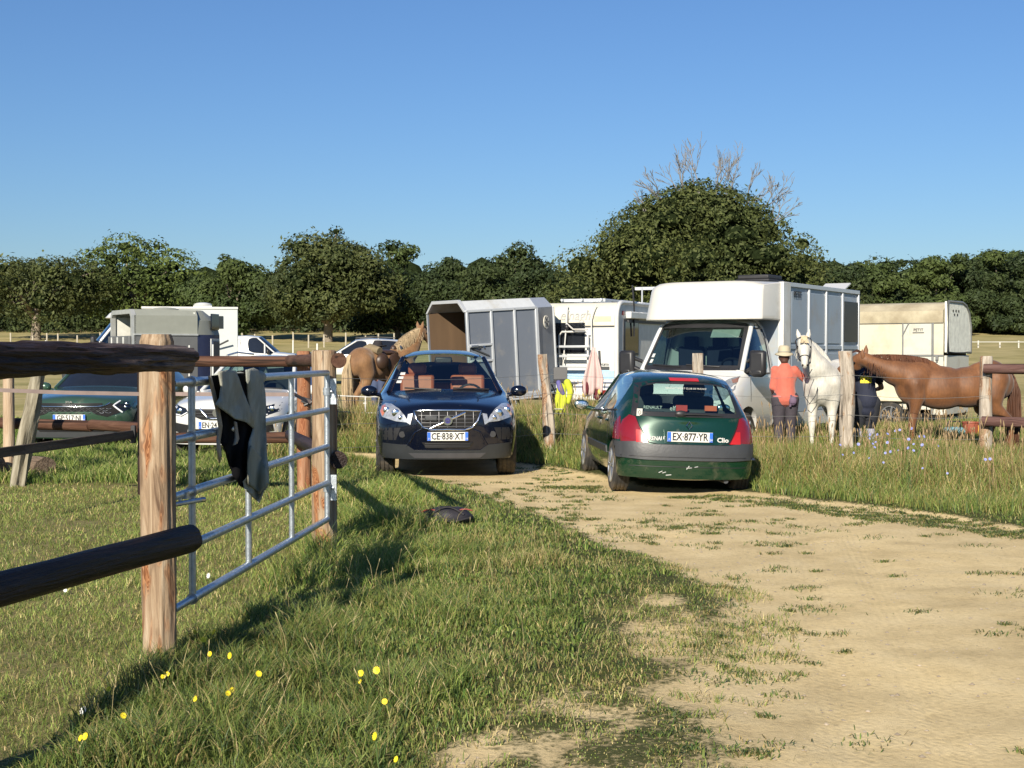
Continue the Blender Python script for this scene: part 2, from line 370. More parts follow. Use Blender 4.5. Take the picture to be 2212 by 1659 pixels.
# broken edge of the track
dn = N(t, 'ShaderNodeMath', operation='MULTIPLY_ADD'); L(nB.outputs[0], dn.inputs[0]); dn.inputs[1].default_value = -1.2; dn.inputs[2].default_value = 0.6
da = N(t, 'ShaderNodeMath', operation='ADD'); L(attr('dirt'), da.inputs[0]); L(dn.outputs[0], da.inputs[1])
dr = ramp(t, [(0.35, (0, 0, 0)), (0.62, (1, 1, 1))], da.outputs[0])
md = N(t, 'ShaderNodeMix', data_type='RGBA'); L(dr.outputs[0], md.inputs[0]); L(mf.outputs[2], md.inputs[6]); L(m1.outputs[2], md.inputs[7])
L(md.outputs[2], p.inputs['Base Color']); p.inputs['Roughness'].default_value = 0.95; p.inputs['Specular IOR Level'].default_value = 0.15
bp = N(t, 'ShaderNodeBump'); bp.inputs['Strength'].default_value = 0.5; bp.inputs['Distance'].default_value = 0.02
ba = N(t, 'ShaderNodeMath', operation='MULTIPLY_ADD'); L(nD.outputs[0], ba.inputs[0]); ba.inputs[1].default_value = 0.4; L(nB.outputs[0], ba.inputs[2])
# tyre tread lines pressed into the sand
u1 = N(t, 'ShaderNodeMath', operation='MULTIPLY_ADD'); L(sx.outputs['Y'], u1.inputs[0]); u1.inputs[1].default_value = -0.175; u1.inputs[2].default_value = 1.225
u2 = N(t, 'ShaderNodeMath', operation='ADD'); L(sx.outputs['X'], u2.inputs[0]); L(u1.outputs[0], u2.inputs[1])
trk = ramp(t, [(0.0, (0, 0, 0)), (0.365, (0, 0, 0)), (0.385, (1, 1, 1)), (0.425, (1, 1, 1)), (0.44, (0, 0, 0)), (0.475, (0, 0, 0)), (0.49, (1, 1, 1)), (0.53, (1, 1, 1)), (0.545, (0, 0, 0))])
u3 = N(t, 'ShaderNodeMath', operation='MULTIPLY'); L(u2.outputs[0], u3.inputs[0]); u3.inputs[1].default_value = 0.25; L(u3.outputs[0], trk.inputs[0])
us = N(t, 'ShaderNodeMath', operation='MULTIPLY'); L(u2.outputs[0], us.inputs[0]); us.inputs[1].default_value = 125.0
uw = N(t, 'ShaderNodeMath', operation='SINE'); L(us.outputs[0], uw.inputs[0])
uy = N(t, 'ShaderNodeMath', operation='MULTIPLY_ADD'); L(sx.outputs['Y'], uy.inputs[0]); uy.inputs[1].default_value = 90.0; L(us.outputs[0], uy.inputs[2])
uz = N(t, 'ShaderNodeMath', operation='SINE'); L(uy.outputs[0], uz.inputs[0]); uq = N(t, 'ShaderNodeMath', operation='MULTIPLY_ADD'); L(uz.outputs[0], uq.inputs[0]); uq.inputs[1].default_value = 0.4; L(uw.outputs[0], uq.inputs[2])
ut = N(t, 'ShaderNodeMath', operation='MULTIPLY'); L(uq.outputs[0], ut.inputs[0]); L(trk.outputs[0], ut.inputs[1])
uf = N(t, 'ShaderNodeMath', operation='MULTIPLY_ADD'); L(ut.outputs[0], uf.inputs[0]); uf.inputs[1].default_value = 0.13; L(ba.outputs[0], uf.inputs[2])
L(uf.outputs[0], bp.inputs['Height']); L(bp.outputs[0], p.inputs['Normal'])
ground = mobj('ground', me, gm, None, 180); tag(ground, kind='structure')
# ------------------------------------------------------------------ grass (nobody could count it)
def blades(name, P, H, W, LEAN, C, mat_, z0=None, label=None):
    n = len(P); z = height(P) if z0 is None else z0
    ang = RNG.random(n) * 2 * np.pi; la = RNG.random(n) * 2 * np.pi
    wd = np.stack([np.cos(ang), np.sin(ang)], 1) * (W / 2)[:, None]
    ld = np.stack([np.cos(la), np.sin(la)], 1) * (LEAN * H)[:, None]
    V = np.zeros((n, 5, 3)); b = P
    V[:, 0, :2] = b - wd; V[:, 1, :2] = b + wd; V[:, 0, 2] = V[:, 1, 2] = z - 0.01
    m = b + ld * 0.35; V[:, 2, :2] = m + wd * 0.8; V[:, 3, :2] = m - wd * 0.8; V[:, 2, 2] = V[:, 3, 2] = z + H * 0.55
    V[:, 4, :2] = b + ld; V[:, 4, 2] = z + H * np.sqrt(np.clip(1 - (LEAN * 0.8) ** 2, 0.1, 1))
    k = np.arange(n)[:, None] * 5
    loops = np.concatenate([k + 0, k + 1, k + 2, k + 3, k + 3, k + 2, k + 4], 1).ravel()
    starts = (np.arange(n)[:, None] * 7 + np.array([0, 4])).ravel()
    col = np.repeat(np.column_stack([C, np.ones(n)]), 5, 0).reshape(n, 5, 4)
    me = fast_mesh(name, V.reshape(-1, 3), loops, starts, None, col.reshape(-1, 4))
    o = mobj(name, me, mat_, None, 0)
    tag(o, label, 'grass', kind='stuff'); return o
def scatter(y0, y1, d0, fall, ref, xl=None, xr=None):
    """points with density d0 per m2 up to distance ref, thinning beyond"""
    out = []
    yy = y0
    while yy < y1:
        s = min(1.0, y1 - yy); a = (-0.42 * (yy + s) - 1.2) if xl is None else xl; b = (0.42 * (yy + s) + 1.2) if xr is None else xr
        n = int((b - a) * s * d0 * (ref / max(ref, yy)) ** fall)
        out.append(np.stack([RNG.random(n) * (b - a) + a, yy + RNG.random(n) * s], 1)); yy += s
    return np.concatenate(out)
def mixcol(n, cols, w, jit=0.18):
    w = np.asarray(w, float); w = w / w.sum(); c = np.asarray(cols)[RNG.choice(len(cols), n, p=w)]
    return c * (1 + (RNG.random((n, 1)) - 0.5) * 2 * jit) * (1 + (RNG.random((n, 3)) - 0.5) * 0.12)
GREEN = (0.135, 0.190, 0.05); LIME = (0.225, 0.275, 0.08); DEEP = (0.07, 0.12, 0.03); STRAW = (0.50, 0.42, 0.23); DRY = (0.36, 0.285, 0.14); OLIVE = (0.21, 0.21, 0.075)
BLUEG = (0.10, 0.145, 0.07)
CARS = []        # footprints kept clear of tall grass: (x, y, rz, halfwidth, halflength)
def car_clear(P, m=0.0):
    ok = np.ones(len(P), bool)
    for x, y, rz, hw, hl in CARS:
        dx, dy = P[:, 0] - x, P[:, 1] - y; c, s = math.cos(-rz), math.sin(-rz)
        lx, ly = dx * c - dy * s, dx * s + dy * c
        ok &= ~((abs(lx) < hw + m) & (abs(ly) < hl + m))
    return ok
grass_mat = leafmat('grass_blades', (1.2, 1.2, 1.05), 0.38, 0.5)
def grow_grass():
    P = scatter(4.6, 33, 4200, 1.55, 7.0)
    dirt, pad, st, n1, n2 = masks(P)
    sd = poly_sdf(P, DIRT)
    y = P[:, 1]; x = P[:, 0]
    ok = car_clear(P)
    px = y / 1389.0                                  # one pixel at that distance
    r = RNG.random(len(P))
    # paddock turf
    k = ok & (pad > 0.5) & (dirt < 0.5)
    bare = vnoise(P, 0.9, 11) + 0.6 * n2
    keep = k & (r < np.where(bare > 0.42, 0.3, 1.0))
    Q = P[keep]; n = len(Q)
    H = (0.02 + 0.045 * RNG.random(n) ** 2) * (1 + 0.6 * (n2[keep] > 0.2)); W = np.maximum(0.0035, px[keep] * 0.6)
    g = np.clip(vnoise(Q, 0.7, 12) * 1.2 + 0.5, 0, 1)[:, None]
    C = mixcol(n, [GREEN, LIME, OLIVE, DRY, STRAW, DEEP], [5, 5, 3.5, 1.6, 1.2, 1.5], 0.35) * 1.1
    C = C * (1 + 0.25 * vnoise(Q, 1.1, 13)[:, None] + 0.2 * vnoise(Q, 4.5, 14)[:, None])
    blades('paddock_turf', Q, H, W, 0.5 + 0.7 * RNG.random(n), C, grass_mat, label='short grazed yellow-green turf inside the metal gate')
    # rank verge between gate and track and behind the paddock
    verge = ok & (pad <= 0.5) & (dirt < 0.45)
    back = (sd > 0) & (y > 14.2 + 0.0 * x) & ~((x < -1.0) & (y < 16.5)) 
    backv = verge & (y > 13.5) & ((x > 0.5) | (y > 19.5)) & (x > -3.2)
    leftv = verge & (x <= -3.2) & (y > 15)
    nearv = verge & ~backv & ~leftv
    edge = np.clip(sd / 1.1, 0.0, 1)
    keep = nearv & (r < 0.40 + 0.6 * edge)
    Q = P[keep]; n = len(Q); e = edge[keep]
    clump = np.clip(0.7 + 1.1 * vnoise(Q, 1.5, 21) + 0.4 * vnoise(Q, 5.0, 25), 0.25, 2.0); gatep = np.exp(-((Q[:, 0] + 1.25) / 0.7) ** 2)
    H = (0.04 + (0.05 + 0.11 * gatep) * e + 0.07 * e * RNG.random(n)) * clump; H = H * np.where(poly_sdf(Q, THIN) < 0.15, 0.4, 1.0); W = np.maximum(0.005, px[keep] * 0.75)
    dryp = np.clip(vnoise(Q, 0.9, 22) * 1.3 + 0.25 - 0.9 * gatep, 0, 1); isdry = RNG.random(n) < 0.20 + 0.5 * dryp
    C = mixcol(n, [GREEN, LIME, DEEP, OLIVE, BLUEG], [4, 3, 2.2, 1.5, 1.4]); C[isdry] = mixcol(int(isdry.sum()), [STRAW, DRY, OLIVE], [1, 2, 2])
    lo = vnoise(Q, 0.55, 23)[:, None]; mid = vnoise(Q, 2.4, 24)[:, None]; C = C * (1 + 0.38 * lo + 0.22 * mid) * np.array([1, 1, 1]) + np.clip(lo, 0, 1) * np.array([.02, .03, .0])
    blades('verge_grass', Q, H, W, 0.35 + 0.75 * RNG.random(n), C, grass_mat, label='rank green verge grass between the gate and the sandy track')
    # broad low leaves (clover, plantain) in the near verge
    k2 = nearv & (y < 13) & (poly_sdf(P, THIN) > 0.1) & (RNG.random(len(P)) < 0.16) & (vnoise(P, 1.3, 31) > -0.25)
    Q = P[k2]; n = len(Q)
    C = mixcol(n, [GREEN, LIME, DEEP], [3, 2, 2]) 
    blades('verge_herbs', Q, 0.025 + 0.05 * RNG.random(n), np.full(n, 0.012), 0.7 + 0.6 * RNG.random(n), C, grass_mat, label='low broad-leaved herbs among the verge grass')
    # long grass left, behind the paddock
    keep = leftv
    Q = P[keep]; n = len(Q)
    C = mixcol(n, [LIME, GREEN, DEEP, STRAW], [4, 4, 1, 0.9])
    blades('meadow_grass', Q, 0.07 + 0.16 * RNG.random(n) * np.clip(0.7 + vnoise(Q, 1.2, 41), 0.3, 1.5), np.maximum(0.006, px[keep] * 0.8), 0.3 + 0.6 * RNG.random(n), C, grass_mat, label='bright green meadow grass at the edge of the grazed paddock')
    # tall seeding grass along the wire fence
    Pb = scatter(13.5, 31, 1250, 0.7, 18.0); db, pb, sb, b1, b2 = masks(Pb); sdb = poly_sdf(Pb, DIRT)
    kb = car_clear(Pb) & (pb < 0.5) & (sdb > 0.05) & ((Pb[:, 0] > 0.5) | (Pb[:, 1] > 19.0)) & (Pb[:, 0] > -3.4)
    Q = Pb[kb]; s_ = sdb[kb]; n = len(Q)
    far_ = np.clip((Q[:, 1] - 27.5) / 3, 0, 1)
    fence = np.clip((s_ - 0.1) / 1.7, 0, 1); rr = RNG.random(n)
    greenish = np.clip((Q[:, 0] - 6.4) / 1.5, 0, 1)
    hz_ = np.where(Q[:, 0] > 2.7, 0.40, 0.64)
    H = (0.12 + hz_ * fence * (0.35 + 0.65 * rr) * np.clip(0.72 + 0.8 * vnoise(Q, 0.9, 51), 0.3, 1.5)) * (1 - 0.6 * far_) * (1 - 0.35 * greenish)
    isdry = RNG.random(n) < np.clip(0.10 + 0.46 * fence * (0.8 + 1.1 * vnoise(Q, 0.6, 52)) , 0, 0.85) * (1 - 0.7 * greenish)
    C = mixcol(n, [GREEN, LIME, OLIVE, DEEP, BLUEG], [3, 2.5, 3, 1.2, 1]); C[isdry] = mixcol(int(isdry.sum()), [STRAW, DRY, OLIVE, (0.24, 0.15, 0.07)], [1.3, 3, 2.2, 1.6], 0.3)
    blades('tall_grass', Q, H, np.maximum(0.006, Q[:, 1] / 1389 * 0.75), 0.15 + 0.55 * RNG.random(n), C, grass_mat, label='tall green and straw-coloured seeding grass along the wire fence')
    # seed stalks
    m = (RNG.random(n) < 0.009) & (s_ > 1.0)
    S = Q[m]; hs = H[m] * 1.2 + 0.22; ns = len(S); mb = MB()
    lst_v = []; lst_f = []; zz = height(S)
    for i in range(ns):
        a = RNG.random() * 6.28; ln = 0.06 + 0.2 * RNG.random(); h = hs[i]; b = Vector((S[i, 0], S[i, 1], zz[i])); d = Vector((math.cos(a), math.sin(a), 0))
        tp = b + Vector((0, 0, h)) + d * ln * h; md = b + Vector((0, 0, h * 0.55)) + d * ln * h * 0.3
        mb.tube([b, md, tp], [0.0032, 0.0028, 0.002], 3, False)
        mb.tube([tp - (tp - md) * 0.22, tp - (tp - md) * 0.08, tp + (tp - md) * 0.05], [0.003, 0.010, 0.002], 4, False)
    o = mb.build('seed_stalks', mat('dry_stalk', (0.30, 0.21, 0.11), 0.8), None, 180); tag(o, 'dry seed-bearing stalks standing above the fence-line grass', 'grass', kind='stuff')
    # small flat plants on the track
    D = scatter(5.0, 19.5, 4.2, 0.2, 6.0, -1.0, 8.5); dd, pp_, ss_, a1, a2 = masks(D); k = (dd > 0.6) & car_clear(D) & (RNG.random(len(D)) < np.clip(0.62 + 1.0 * vnoise(D, 0.55, 61), 0.06, 1))
    D = D[k]
    ex = scatter(11.5, 19.5, 12, 0, 6.0, -2.0, 8.5); de, _, _, _, _ = masks(ex); ex = ex[(de > 0.6) & car_clear(ex) & (RNG.random(len(ex)) < np.clip(0.45 + 0.9 * vnoise(ex, 0.7, 62), 0, 1))]
    s2 = scatter(9.5, 19.5, 60, 0, 6, -1.0, 8.5); s2 = s2[(masks(s2)[2] > 0.4) & car_clear(s2)]
    e2 = scatter(5.0, 19.5, 26, 0.3, 6, -1.5, 8.5); q = poly_sdf(e2, DIRT); nr = (e2[:, 1] < 10) & (e2[:, 0] < 2.5); e2 = e2[(q > np.where(nr, -0.9, -0.5) * RNG.random(len(e2))) & (q < 0.15) & car_clear(e2)]
    cen = np.concatenate([D, ex, s2, e2])
    nb = 46; n = len(cen) * nb; ci = np.repeat(np.arange(len(cen)), nb)
    srad = (0.035 + 0.11 * RNG.random(len(cen)) ** 1.6)[ci]; off = RNG.normal(size=(n, 2)) * 0.5; off[:, 0] *= 1.4
    Q = cen[ci] + off * srad[:, None]
    C = mixcol(n, [DEEP, GREEN, BLUEG, OLIVE, DRY], [1.5, 3, 3, 2.5, 1.5]); 
    blades('track_weeds', Q, 0.012 + 0.03 * RNG.random(n), np.maximum(0.006, Q[:, 1] / 1389 * 0.8), 0.9 + 1.2 * RNG.random(n), C, grass_mat, label='small flat weeds dotted over the sandy track')
    # thin worn turf at the near left edge of the track
    T = scatter(4.6, 10.5, 2200, 0.8, 7.0, -1.6, 2.6); q = poly_sdf(T, DIRT); kk = (((q > -0.45) & (q < 0.5)) | (poly_sdf(T, THIN) < 0.1)) & (vnoise(T, 2.2, 71) + 0.7 * vnoise(T, 7, 72) > -0.08 - 0.5 * np.clip(q, -0.4, 0.4))
    T = T[kk]; n = len(T); C = mixcol(n, [GREEN, LIME, OLIVE, DRY, STRAW], [3, 2.4, 2, 2, 1.4])
    blades('worn_turf', T, 0.02 + 0.05 * RNG.random(n) ** 1.5, np.full(n, 0.0045), 0.6 + 0.7 * RNG.random(n), C, grass_mat, label='thin worn turf at the near edge of the track')
    # tall single grass stems in the near verge
    Z = scatter(5.2, 14, 8, 0.6, 7.0, -2.4, 1.2); q = poly_sdf(Z, DIRT); dz = masks(Z); Z = Z[(dz[1] < 0.5) & (q > 0.2)]; zz = height(Z); mb = MB()
    for i in range(len(Z)):
        a = RNG.random() * 6.28; h = 0.10 + 0.18 * RNG.random(); ln = 0.15 + 0.5 * RNG.random(); b = Vector((Z[i, 0], Z[i, 1], zz[i])); d = Vector((math.cos(a), math.sin(a), 0))
        tp = b + Vector((0, 0, h)) + d * ln * h; md = b + Vector((0, 0, h * 0.55)) + d * ln * h * 0.3
        mb.tube([b, md, tp], [0.0014, 0.0012, 0.0008], 3, False); mb.tube([tp - (tp - md) * 0.3, tp - (tp - md) * 0.1, tp], [0.001, 0.003, 0.001], 4, False)
    o = mb.build('dry_stems', M_straw, None, 180); tag(o, 'pale dry grass stems rising from the near verge', 'grass', kind='stuff')
M_straw = mat('straw_stem', (0.36, 0.30, 0.15), 0.8)
# ------------------------------------------------------------------ trees
leaf_mat = leafmat('tree_leaves', (1, 1, 1), 0.22, 0.65)
bark_mat = mat('tree_bark', (0.20, 0.165, 0.12), 0.9, var=0.3, vscale=5, bump=0.8, bscale=10)
core_mat = mat('shade_fill', (0.014, 0.020, 0.008), 1.0, var=0.3, spec=0.0)  # near-black: the shade inside crowns and wood is put into this colour
dead_mat = mat('dead_wood', (0.21, 0.20, 0.19), 0.85, var=0.15)
def crown_mesh(name, lobes, n, size, cols, w, seed, flat=0.0):
    r = np.random.default_rng(seed)
    L_ = np.array([l[:6] for l in lobes]); area = (L_[:, 3] * L_[:, 4] + L_[:, 3] * L_[:, 5] + L_[:, 4] * L_[:, 5]); pr = area / area.sum()
    li = r.choice(len(L_), n, p=pr)
    d = r.normal(size=(n, 3)); d /= np.linalg.norm(d, axis=1)[:, None]
    rad = 1 - np.abs(r.normal(size=n)) * 0.10 + (r.random(n) < 0.16) * r.random(n) * 0.38
    # small knuckles on each lobe
    kn = np.sin(d[:, 0] * 9 + li) * np.sin(d[:, 1] * 8 + li * 2) * np.sin(d[:, 2] * 9 + li * 3)
    rad = rad * (1 + 0.16 * kn)
    c = L_[li, :3] + d * L_[li, 3:6] * rad[:, None]
    # drop cards buried deep inside other lobes
    bury = np.zeros(n, bool)
    for q in L_:
        bury |= (((c - q[:3]) / (q[3:6] * 0.74)) ** 2).sum(1) < 1
    c = c[~bury]; d = d[~bury]; li = li[~bury]; n = len(c)
    nr = d + r.normal(size=(n, 3)) * 0.55; nr[:, 2] += 0.25; nr /= np.linalg.norm(nr, axis=1)[:, None]
    a = np.cross(nr, r.normal(size=(n, 3))); a /= np.linalg.norm(a, axis=1)[:, None]; b = np.cross(nr, a)
    s = (size * (0.5 + r.random(n) ** 1.5))[:, None]
    V = np.stack([c - a * s, c - b * s * 0.45 + nr * s * 0.12, c + a * s, c + b * s * 0.45 + nr * s * 0.12], 1).reshape(-1, 3)
    ww = np.asarray(w, float); ww /= ww.sum(); lc = np.asarray(cols)[r.choice(len(cols), len(L_), p=ww)]
    col = lc[li] * 0.6 + np.asarray(cols)[r.choice(len(cols), n, p=ww)] * 0.4; col = col * (0.8 + 0.4 * r.random((n, 1)))
    col = np.repeat(np.column_stack([col, np.ones(n)]), 4, 0)
    k = np.arange(n)[:, None] * 4; loops = (k + np.arange(4)).ravel()
    return fast_mesh(name, V, loops, np.arange(n) * 4, None, col)
OAK = [(0.062, 0.080, 0.026), (0.082, 0.098, 0.030), (0.045, 0.062, 0.024), (0.10, 0.112, 0.036)]
LIGHT = [(0.085, 0.12, 0.026), (0.11, 0.145, 0.032), (0.06, 0.085, 0.022)]
DARKP = [(0.028, 0.045, 0.018), (0.042, 0.062, 0.022), (0.055, 0.075, 0.024)]
TOL = [(0.060, 0.088, 0.026), (0.080, 0.108, 0.030), (0.042, 0.064, 0.022)]
def tree(name, label, x, Y, top, w, low, cols=OAK, seed=0, trunk=0.45, n=26000, size=0.155, nl=26, shape='round', depth=0.8, gaps=0.0, cat='tree', group='trees along the far edge of the field', kind=None, lean=0.0, core=True):
    """x, Y: foot; top: height over the foot; w: crown width; low: height of the crown's underside"""
    rs = random.Random(seed); base = Vector((x, Y, terr(x, Y)))
    root = empty(name, base, 0, label, cat, group)
    lobes = []; ch = top - low
    for i in range(nl):
        for _ in range(30):
            if i in (0, 1, 2) and shape == 'round': u, v, q = rs.uniform(-.22, .22), 0.0, 1.0 - .07 * i; break
            u = rs.uniform(-1, 1); v = rs.uniform(-1, 1); q = rs.uniform(0, 1)
            if shape == 'round': lim = math.sqrt(max(0, 1 - (abs(q - 0.36) / 0.66) ** 2.2)) * rs.uniform(.85, 1.12)
            elif shape == 'dome':
                a_ = rs.uniform(0, 2 * math.pi); q = rs.random() ** 1.15; lim = (1 - q ** 1.45) ** 0.60 * rs.uniform(0.74, 1.12); u, v = math.cos(a_) * lim, math.sin(a_) * lim; rr = w * rs.choice((0.04, 0.055, 0.075, 0.10)) * rs.uniform(.9, 1.1); break
            elif shape == 'cone': lim = 1 - q * 0.8
            elif shape == 'flat': lim = 1.0 if q > 0.45 else 0.75
            else: lim = 1 - 0.35 * q
            if u * u + v * v < lim * lim and (u * u + v * v > (0.35 * lim) ** 2 or q > 0.75): break
        if shape != 'dome': rr = w * rs.choice((0.06, 0.085, 0.11, 0.14, 0.165)) * rs.uniform(.9, 1.1) * (0.8 if q > 0.8 else 1)
        cz = low + rr * 0.6 + q * (ch - rr * 1.5)
        cx_ = u * (w / 2 - rr * 0.8) + lean * q * w
        lobes.append((cx_, v * (w / 2 * depth - rr * 0.5), cz, rr * rs.uniform(0.95, 1.35), rr * rs.uniform(0.9, 1.2), rr * rs.uniform(0.6, 0.9)))
    w_ = w; nl = nl
    me = crown_mesh('crown', lobes, n, size, cols, [1] * len(cols), seed + 5)
    cr = mobj('crown', me, leaf_mat, root, 0)
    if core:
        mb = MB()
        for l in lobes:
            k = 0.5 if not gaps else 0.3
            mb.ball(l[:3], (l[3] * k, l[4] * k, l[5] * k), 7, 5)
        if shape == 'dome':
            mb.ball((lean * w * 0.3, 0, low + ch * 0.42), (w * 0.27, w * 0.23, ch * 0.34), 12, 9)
        mb.build('shade_core', core_mat, root, 0)['kind'] = 'stuff'  # added filler blobs that stop see-through; crown shade painted by their dark colour
    tb = MB(); zt = low + ch * 0.5
    tb.tube([(0, 0, -0.3), (0, 0, 0.15), (0.05, 0, low * 0.55 + 0.3), (lean * w * 0.2, 0, zt)], [trunk * 1.35, trunk * 1.0, trunk * 0.85, trunk * 0.35], 12)
    for l in lobes[:14]:
        st = Vector((lean * w * 0.1, 0, low * rs.uniform(0.75, 1.1) + 0.4)); en = Vector(l[:3]); md = (st + en) / 2 + Vector((0, 0, 0.12 * (en - st).length))
        tb.tube([st, md, en], [trunk * 0.45, trunk * 0.27, trunk * 0.1], 6)
    tb.build('trunk', bark_mat, root, 180)
    if kind: root['kind'] = kind
    return root
def X(xd, Y): return (xd - CX) / F * Y
def H(yd, Y, xx=0): return CAM_H + (HY - yd) / F * Y - terr(xx, Y)          # height over the ground there
def T(name, label, xd, topd, wd, Y, lowd, **k):
    k['nl'] = int(k.get('nl', 26) * 1.6)
    w = wd / F * Y * 1.2; low = max(0.2, H(lowd, Y))
    tree(name, label, X(xd, Y), Y, H(topd, Y), w, low, **k)
def grow_trees():
    T('oak_tree', 'dark wide oak at the left edge, its pale trunk showing below the crown', 78, 546, 300, 112, 690, cols=OAK, seed=1, trunk=0.42, nl=34, gaps=0.15, shape='flat')
    T('ash_tree', 'light green airy tree with sky gaps, tallest on the left', 285, 498, 265, 116, 700, cols=LIGHT, seed=3, nl=34, gaps=0.5, n=22000, size=0.16, trunk=0.3, shape='round')
    T('broadleaf_tree', 'lower rounded tree standing between the airy tree and the big oak', 498, 546, 185, 112, 738, cols=TOL, seed=4, nl=26, trunk=0.3, shape='round')
    T('oak_tree', 'largest oak left of centre, thick pale trunk visible under it', 708, 487, 265, 108, 706, cols=OAK, seed=6, nl=46, n=38000, trunk=0.40, shape='round')
    T('broadleaf_tree', 'tall tree joined to the right side of the big central oak', 858, 514, 200, 116, 735, cols=TOL, seed=8, nl=30, trunk=0.3)
    T('broadleaf_tree', 'small dark tree between the central oak and the trailer roof', 970, 553, 140, 112, 738, cols=DARKP, seed=9, nl=22, n=16000, trunk=0.25)
    T('oak_tree', 'dark broad tree directly behind the grey horse trailer', 1122, 519, 225, 106, 735, cols=DARKP, seed=10, nl=34, trunk=0.35, n=26000)
    # the great bushy mound with its dead crown
    T('lime_tree', 'huge bushy mound-shaped tree behind the white horse van', 1500, 386, 565, 86, 752, cols=[(0.075, 0.092, 0.026), (0.10, 0.115, 0.034), (0.055, 0.072, 0.022)], seed=12, nl=150, n=110000, size=0.125, trunk=0.5, shape='dome', depth=0.9, group='trees behind the vehicles')
    dead = empty('dead_tree', (X(1515, 86), 86, terr(0, 86)), 0, 'bare dead tree whose grey branches rise out of the mound-shaped tree', 'tree')
    mb = MB(); rs = random.Random(5)
    def br(p, d, ln, r, lv):
        q = p + d * ln; mid = p + d * ln * 0.5 + Vector((rs.uniform(-1, 1), rs.uniform(-1, 1), rs.uniform(-0.4, 0.6))) * ln * 0.09
        mb.tube([p, mid, q], [max(.016, r), max(.014, r * 0.8), max(.012, r * 0.6)], 5 if lv > 2 else 4, False)
        if lv == 0: return
        for _ in range(rs.choice((2, 3, 3)) if lv > 1 else 3):
            nd = (d + Vector((rs.uniform(-1, 1), rs.uniform(-1, 1), rs.uniform(-0.35, 0.6))) * 0.62).normalized()
            br(q if rs.random() < 0.6 else mid, nd, ln * rs.uniform(0.62, 0.86), r * 0.58, lv - 1)
    Hh = H(470, 88)
    br(Vector((0, 0, 0)), Vector((0.02, 0, 1)), Hh * 0.62, 0.32, 0)
    for xo, dx, l0 in ((-2.3, -0.7, 1.4), (-1.5, -0.45, 1.8), (-0.8, -0.2, 2.1), (-0.2, 0.0, 2.5), (0.5, 0.12, 2.4), (1.0, 0.3, 2.3), (1.7, 0.45, 2.1), (2.3, 0.7, 1.9), (2.9, 1.0, 1.6)):
        zs = H(452, 86) - abs(xo) * .42; mb.tube([(xo * .25, 0, Hh * .55), (xo * .8, -.1, Hh * .8), (xo * 1.35, -.4, zs)], [.16, .12, .085], 6)
        br(Vector((xo * 1.35, -0.4, zs)), Vector((dx, -0.1, 1)).normalized(), l0 * 0.64, 0.075, 4)
    mb.build('branch', dead_mat, dead, 180)
    # wood on the right
    R_ = [(1800, 566, 150, 'dark bushy tree at the foot of the right wood, next to the mound', DARKP), (1875, 560, 120, 'narrow-topped tree in the right wood above the cream trailer', TOL),
          (1945, 552, 130, 'dark tree in the right wood just above the cream trailer roof', DARKP), (2020, 537, 130, 'tallest pointed tree of the wood on the right', TOL),
          (2095, 556, 125, 'rounded dark tree right of the pointed one in the wood', DARKP), (2165, 540, 130, 'dense tree in the wood near the right edge', TOL), (2235, 545, 120, 'last tree of the wood, cut by the right edge of the picture', DARKP)]
    for i, (xd, td, wd, lb, cl) in enumerate(R_):
        T('forest_tree', lb, xd, td, wd * 1.25, 122 + (i % 3) * 3, 722, cols=cl, seed=30 + i, nl=26, n=24000, size=0.17, trunk=0.2, shape='col', group='trees of the wood on the right')
    # understorey that fills the wood behind and between the trunks: reads as one mass
    rs = random.Random(77); lobes = []
    for i in range(620):
        xd = rs.uniform(-500, 2700); Y = rs.uniform(127, 134); x = X(xd, Y)
        top = 578 if xd > 1700 else 618 + 14 * math.sin(xd * .011); z = rs.uniform(0.3, H(top, Y)) + terr(x, Y); r = rs.uniform(1.0, 1.7)
        lobes.append((x, Y, z, r * 1.3, r, r))
    me = crown_mesh('undergrowth', lobes, 150000, 0.22, DARKP, [1] * 3, 99); u = mobj('undergrowth', me, leaf_mat, None, 0)
    tag(u, 'dark dense undergrowth and wood filling the gaps behind the field trees', 'undergrowth', kind='stuff')
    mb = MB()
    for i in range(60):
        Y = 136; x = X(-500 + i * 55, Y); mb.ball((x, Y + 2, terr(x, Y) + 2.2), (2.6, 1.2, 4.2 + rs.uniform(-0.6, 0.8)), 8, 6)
    o = mb.build('distant_wood', core_mat, None, 0); tag(o, 'near-black backing of the wood beyond the field, its shade put into the colour', 'wood', kind='stuff')  # depth of the wood painted as near-black masses, shade in the colour
# ------------------------------------------------------------------ near timber fence, metal gate
W_pale = wood('pale_post_wood', [(0.10, 0.06, 0.035), (0.29, 0.205, 0.13), (0.42, 0.335, 0.24)], knots=[(0.15, 0.055, 0.02), (0.36, 0.17, 0.075)], grain=22)
W_red = wood('red_brown_post_wood', [(0.13, 0.055, 0.028), (0.27, 0.125, 0.065), (0.36, 0.21, 0.13)], knots=[(0.2, 0.07, 0.03), (0.34, 0.15, 0.07)])
W_dark = wood('dark_tarred_rail', [(0.010, 0.006, 0.005), (0.022, 0.012, 0.010), (0.05, 0.03, 0.025)], knots=None, rough=0.55, bump=0.9, crack=False)
W_bark = wood('dark_bark_rail', [(0.010, 0.006, 0.005), (0.032, 0.018, 0.014), (0.26, 0.19, 0.15)], knots=None, grain=7, rough=0.6, bump=1.4)
W_brown = wood('brown_stained_rail', [(0.045, 0.020, 0.012), (0.080, 0.037, 0.022), (0.125, 0.066, 0.042)], knots=None)
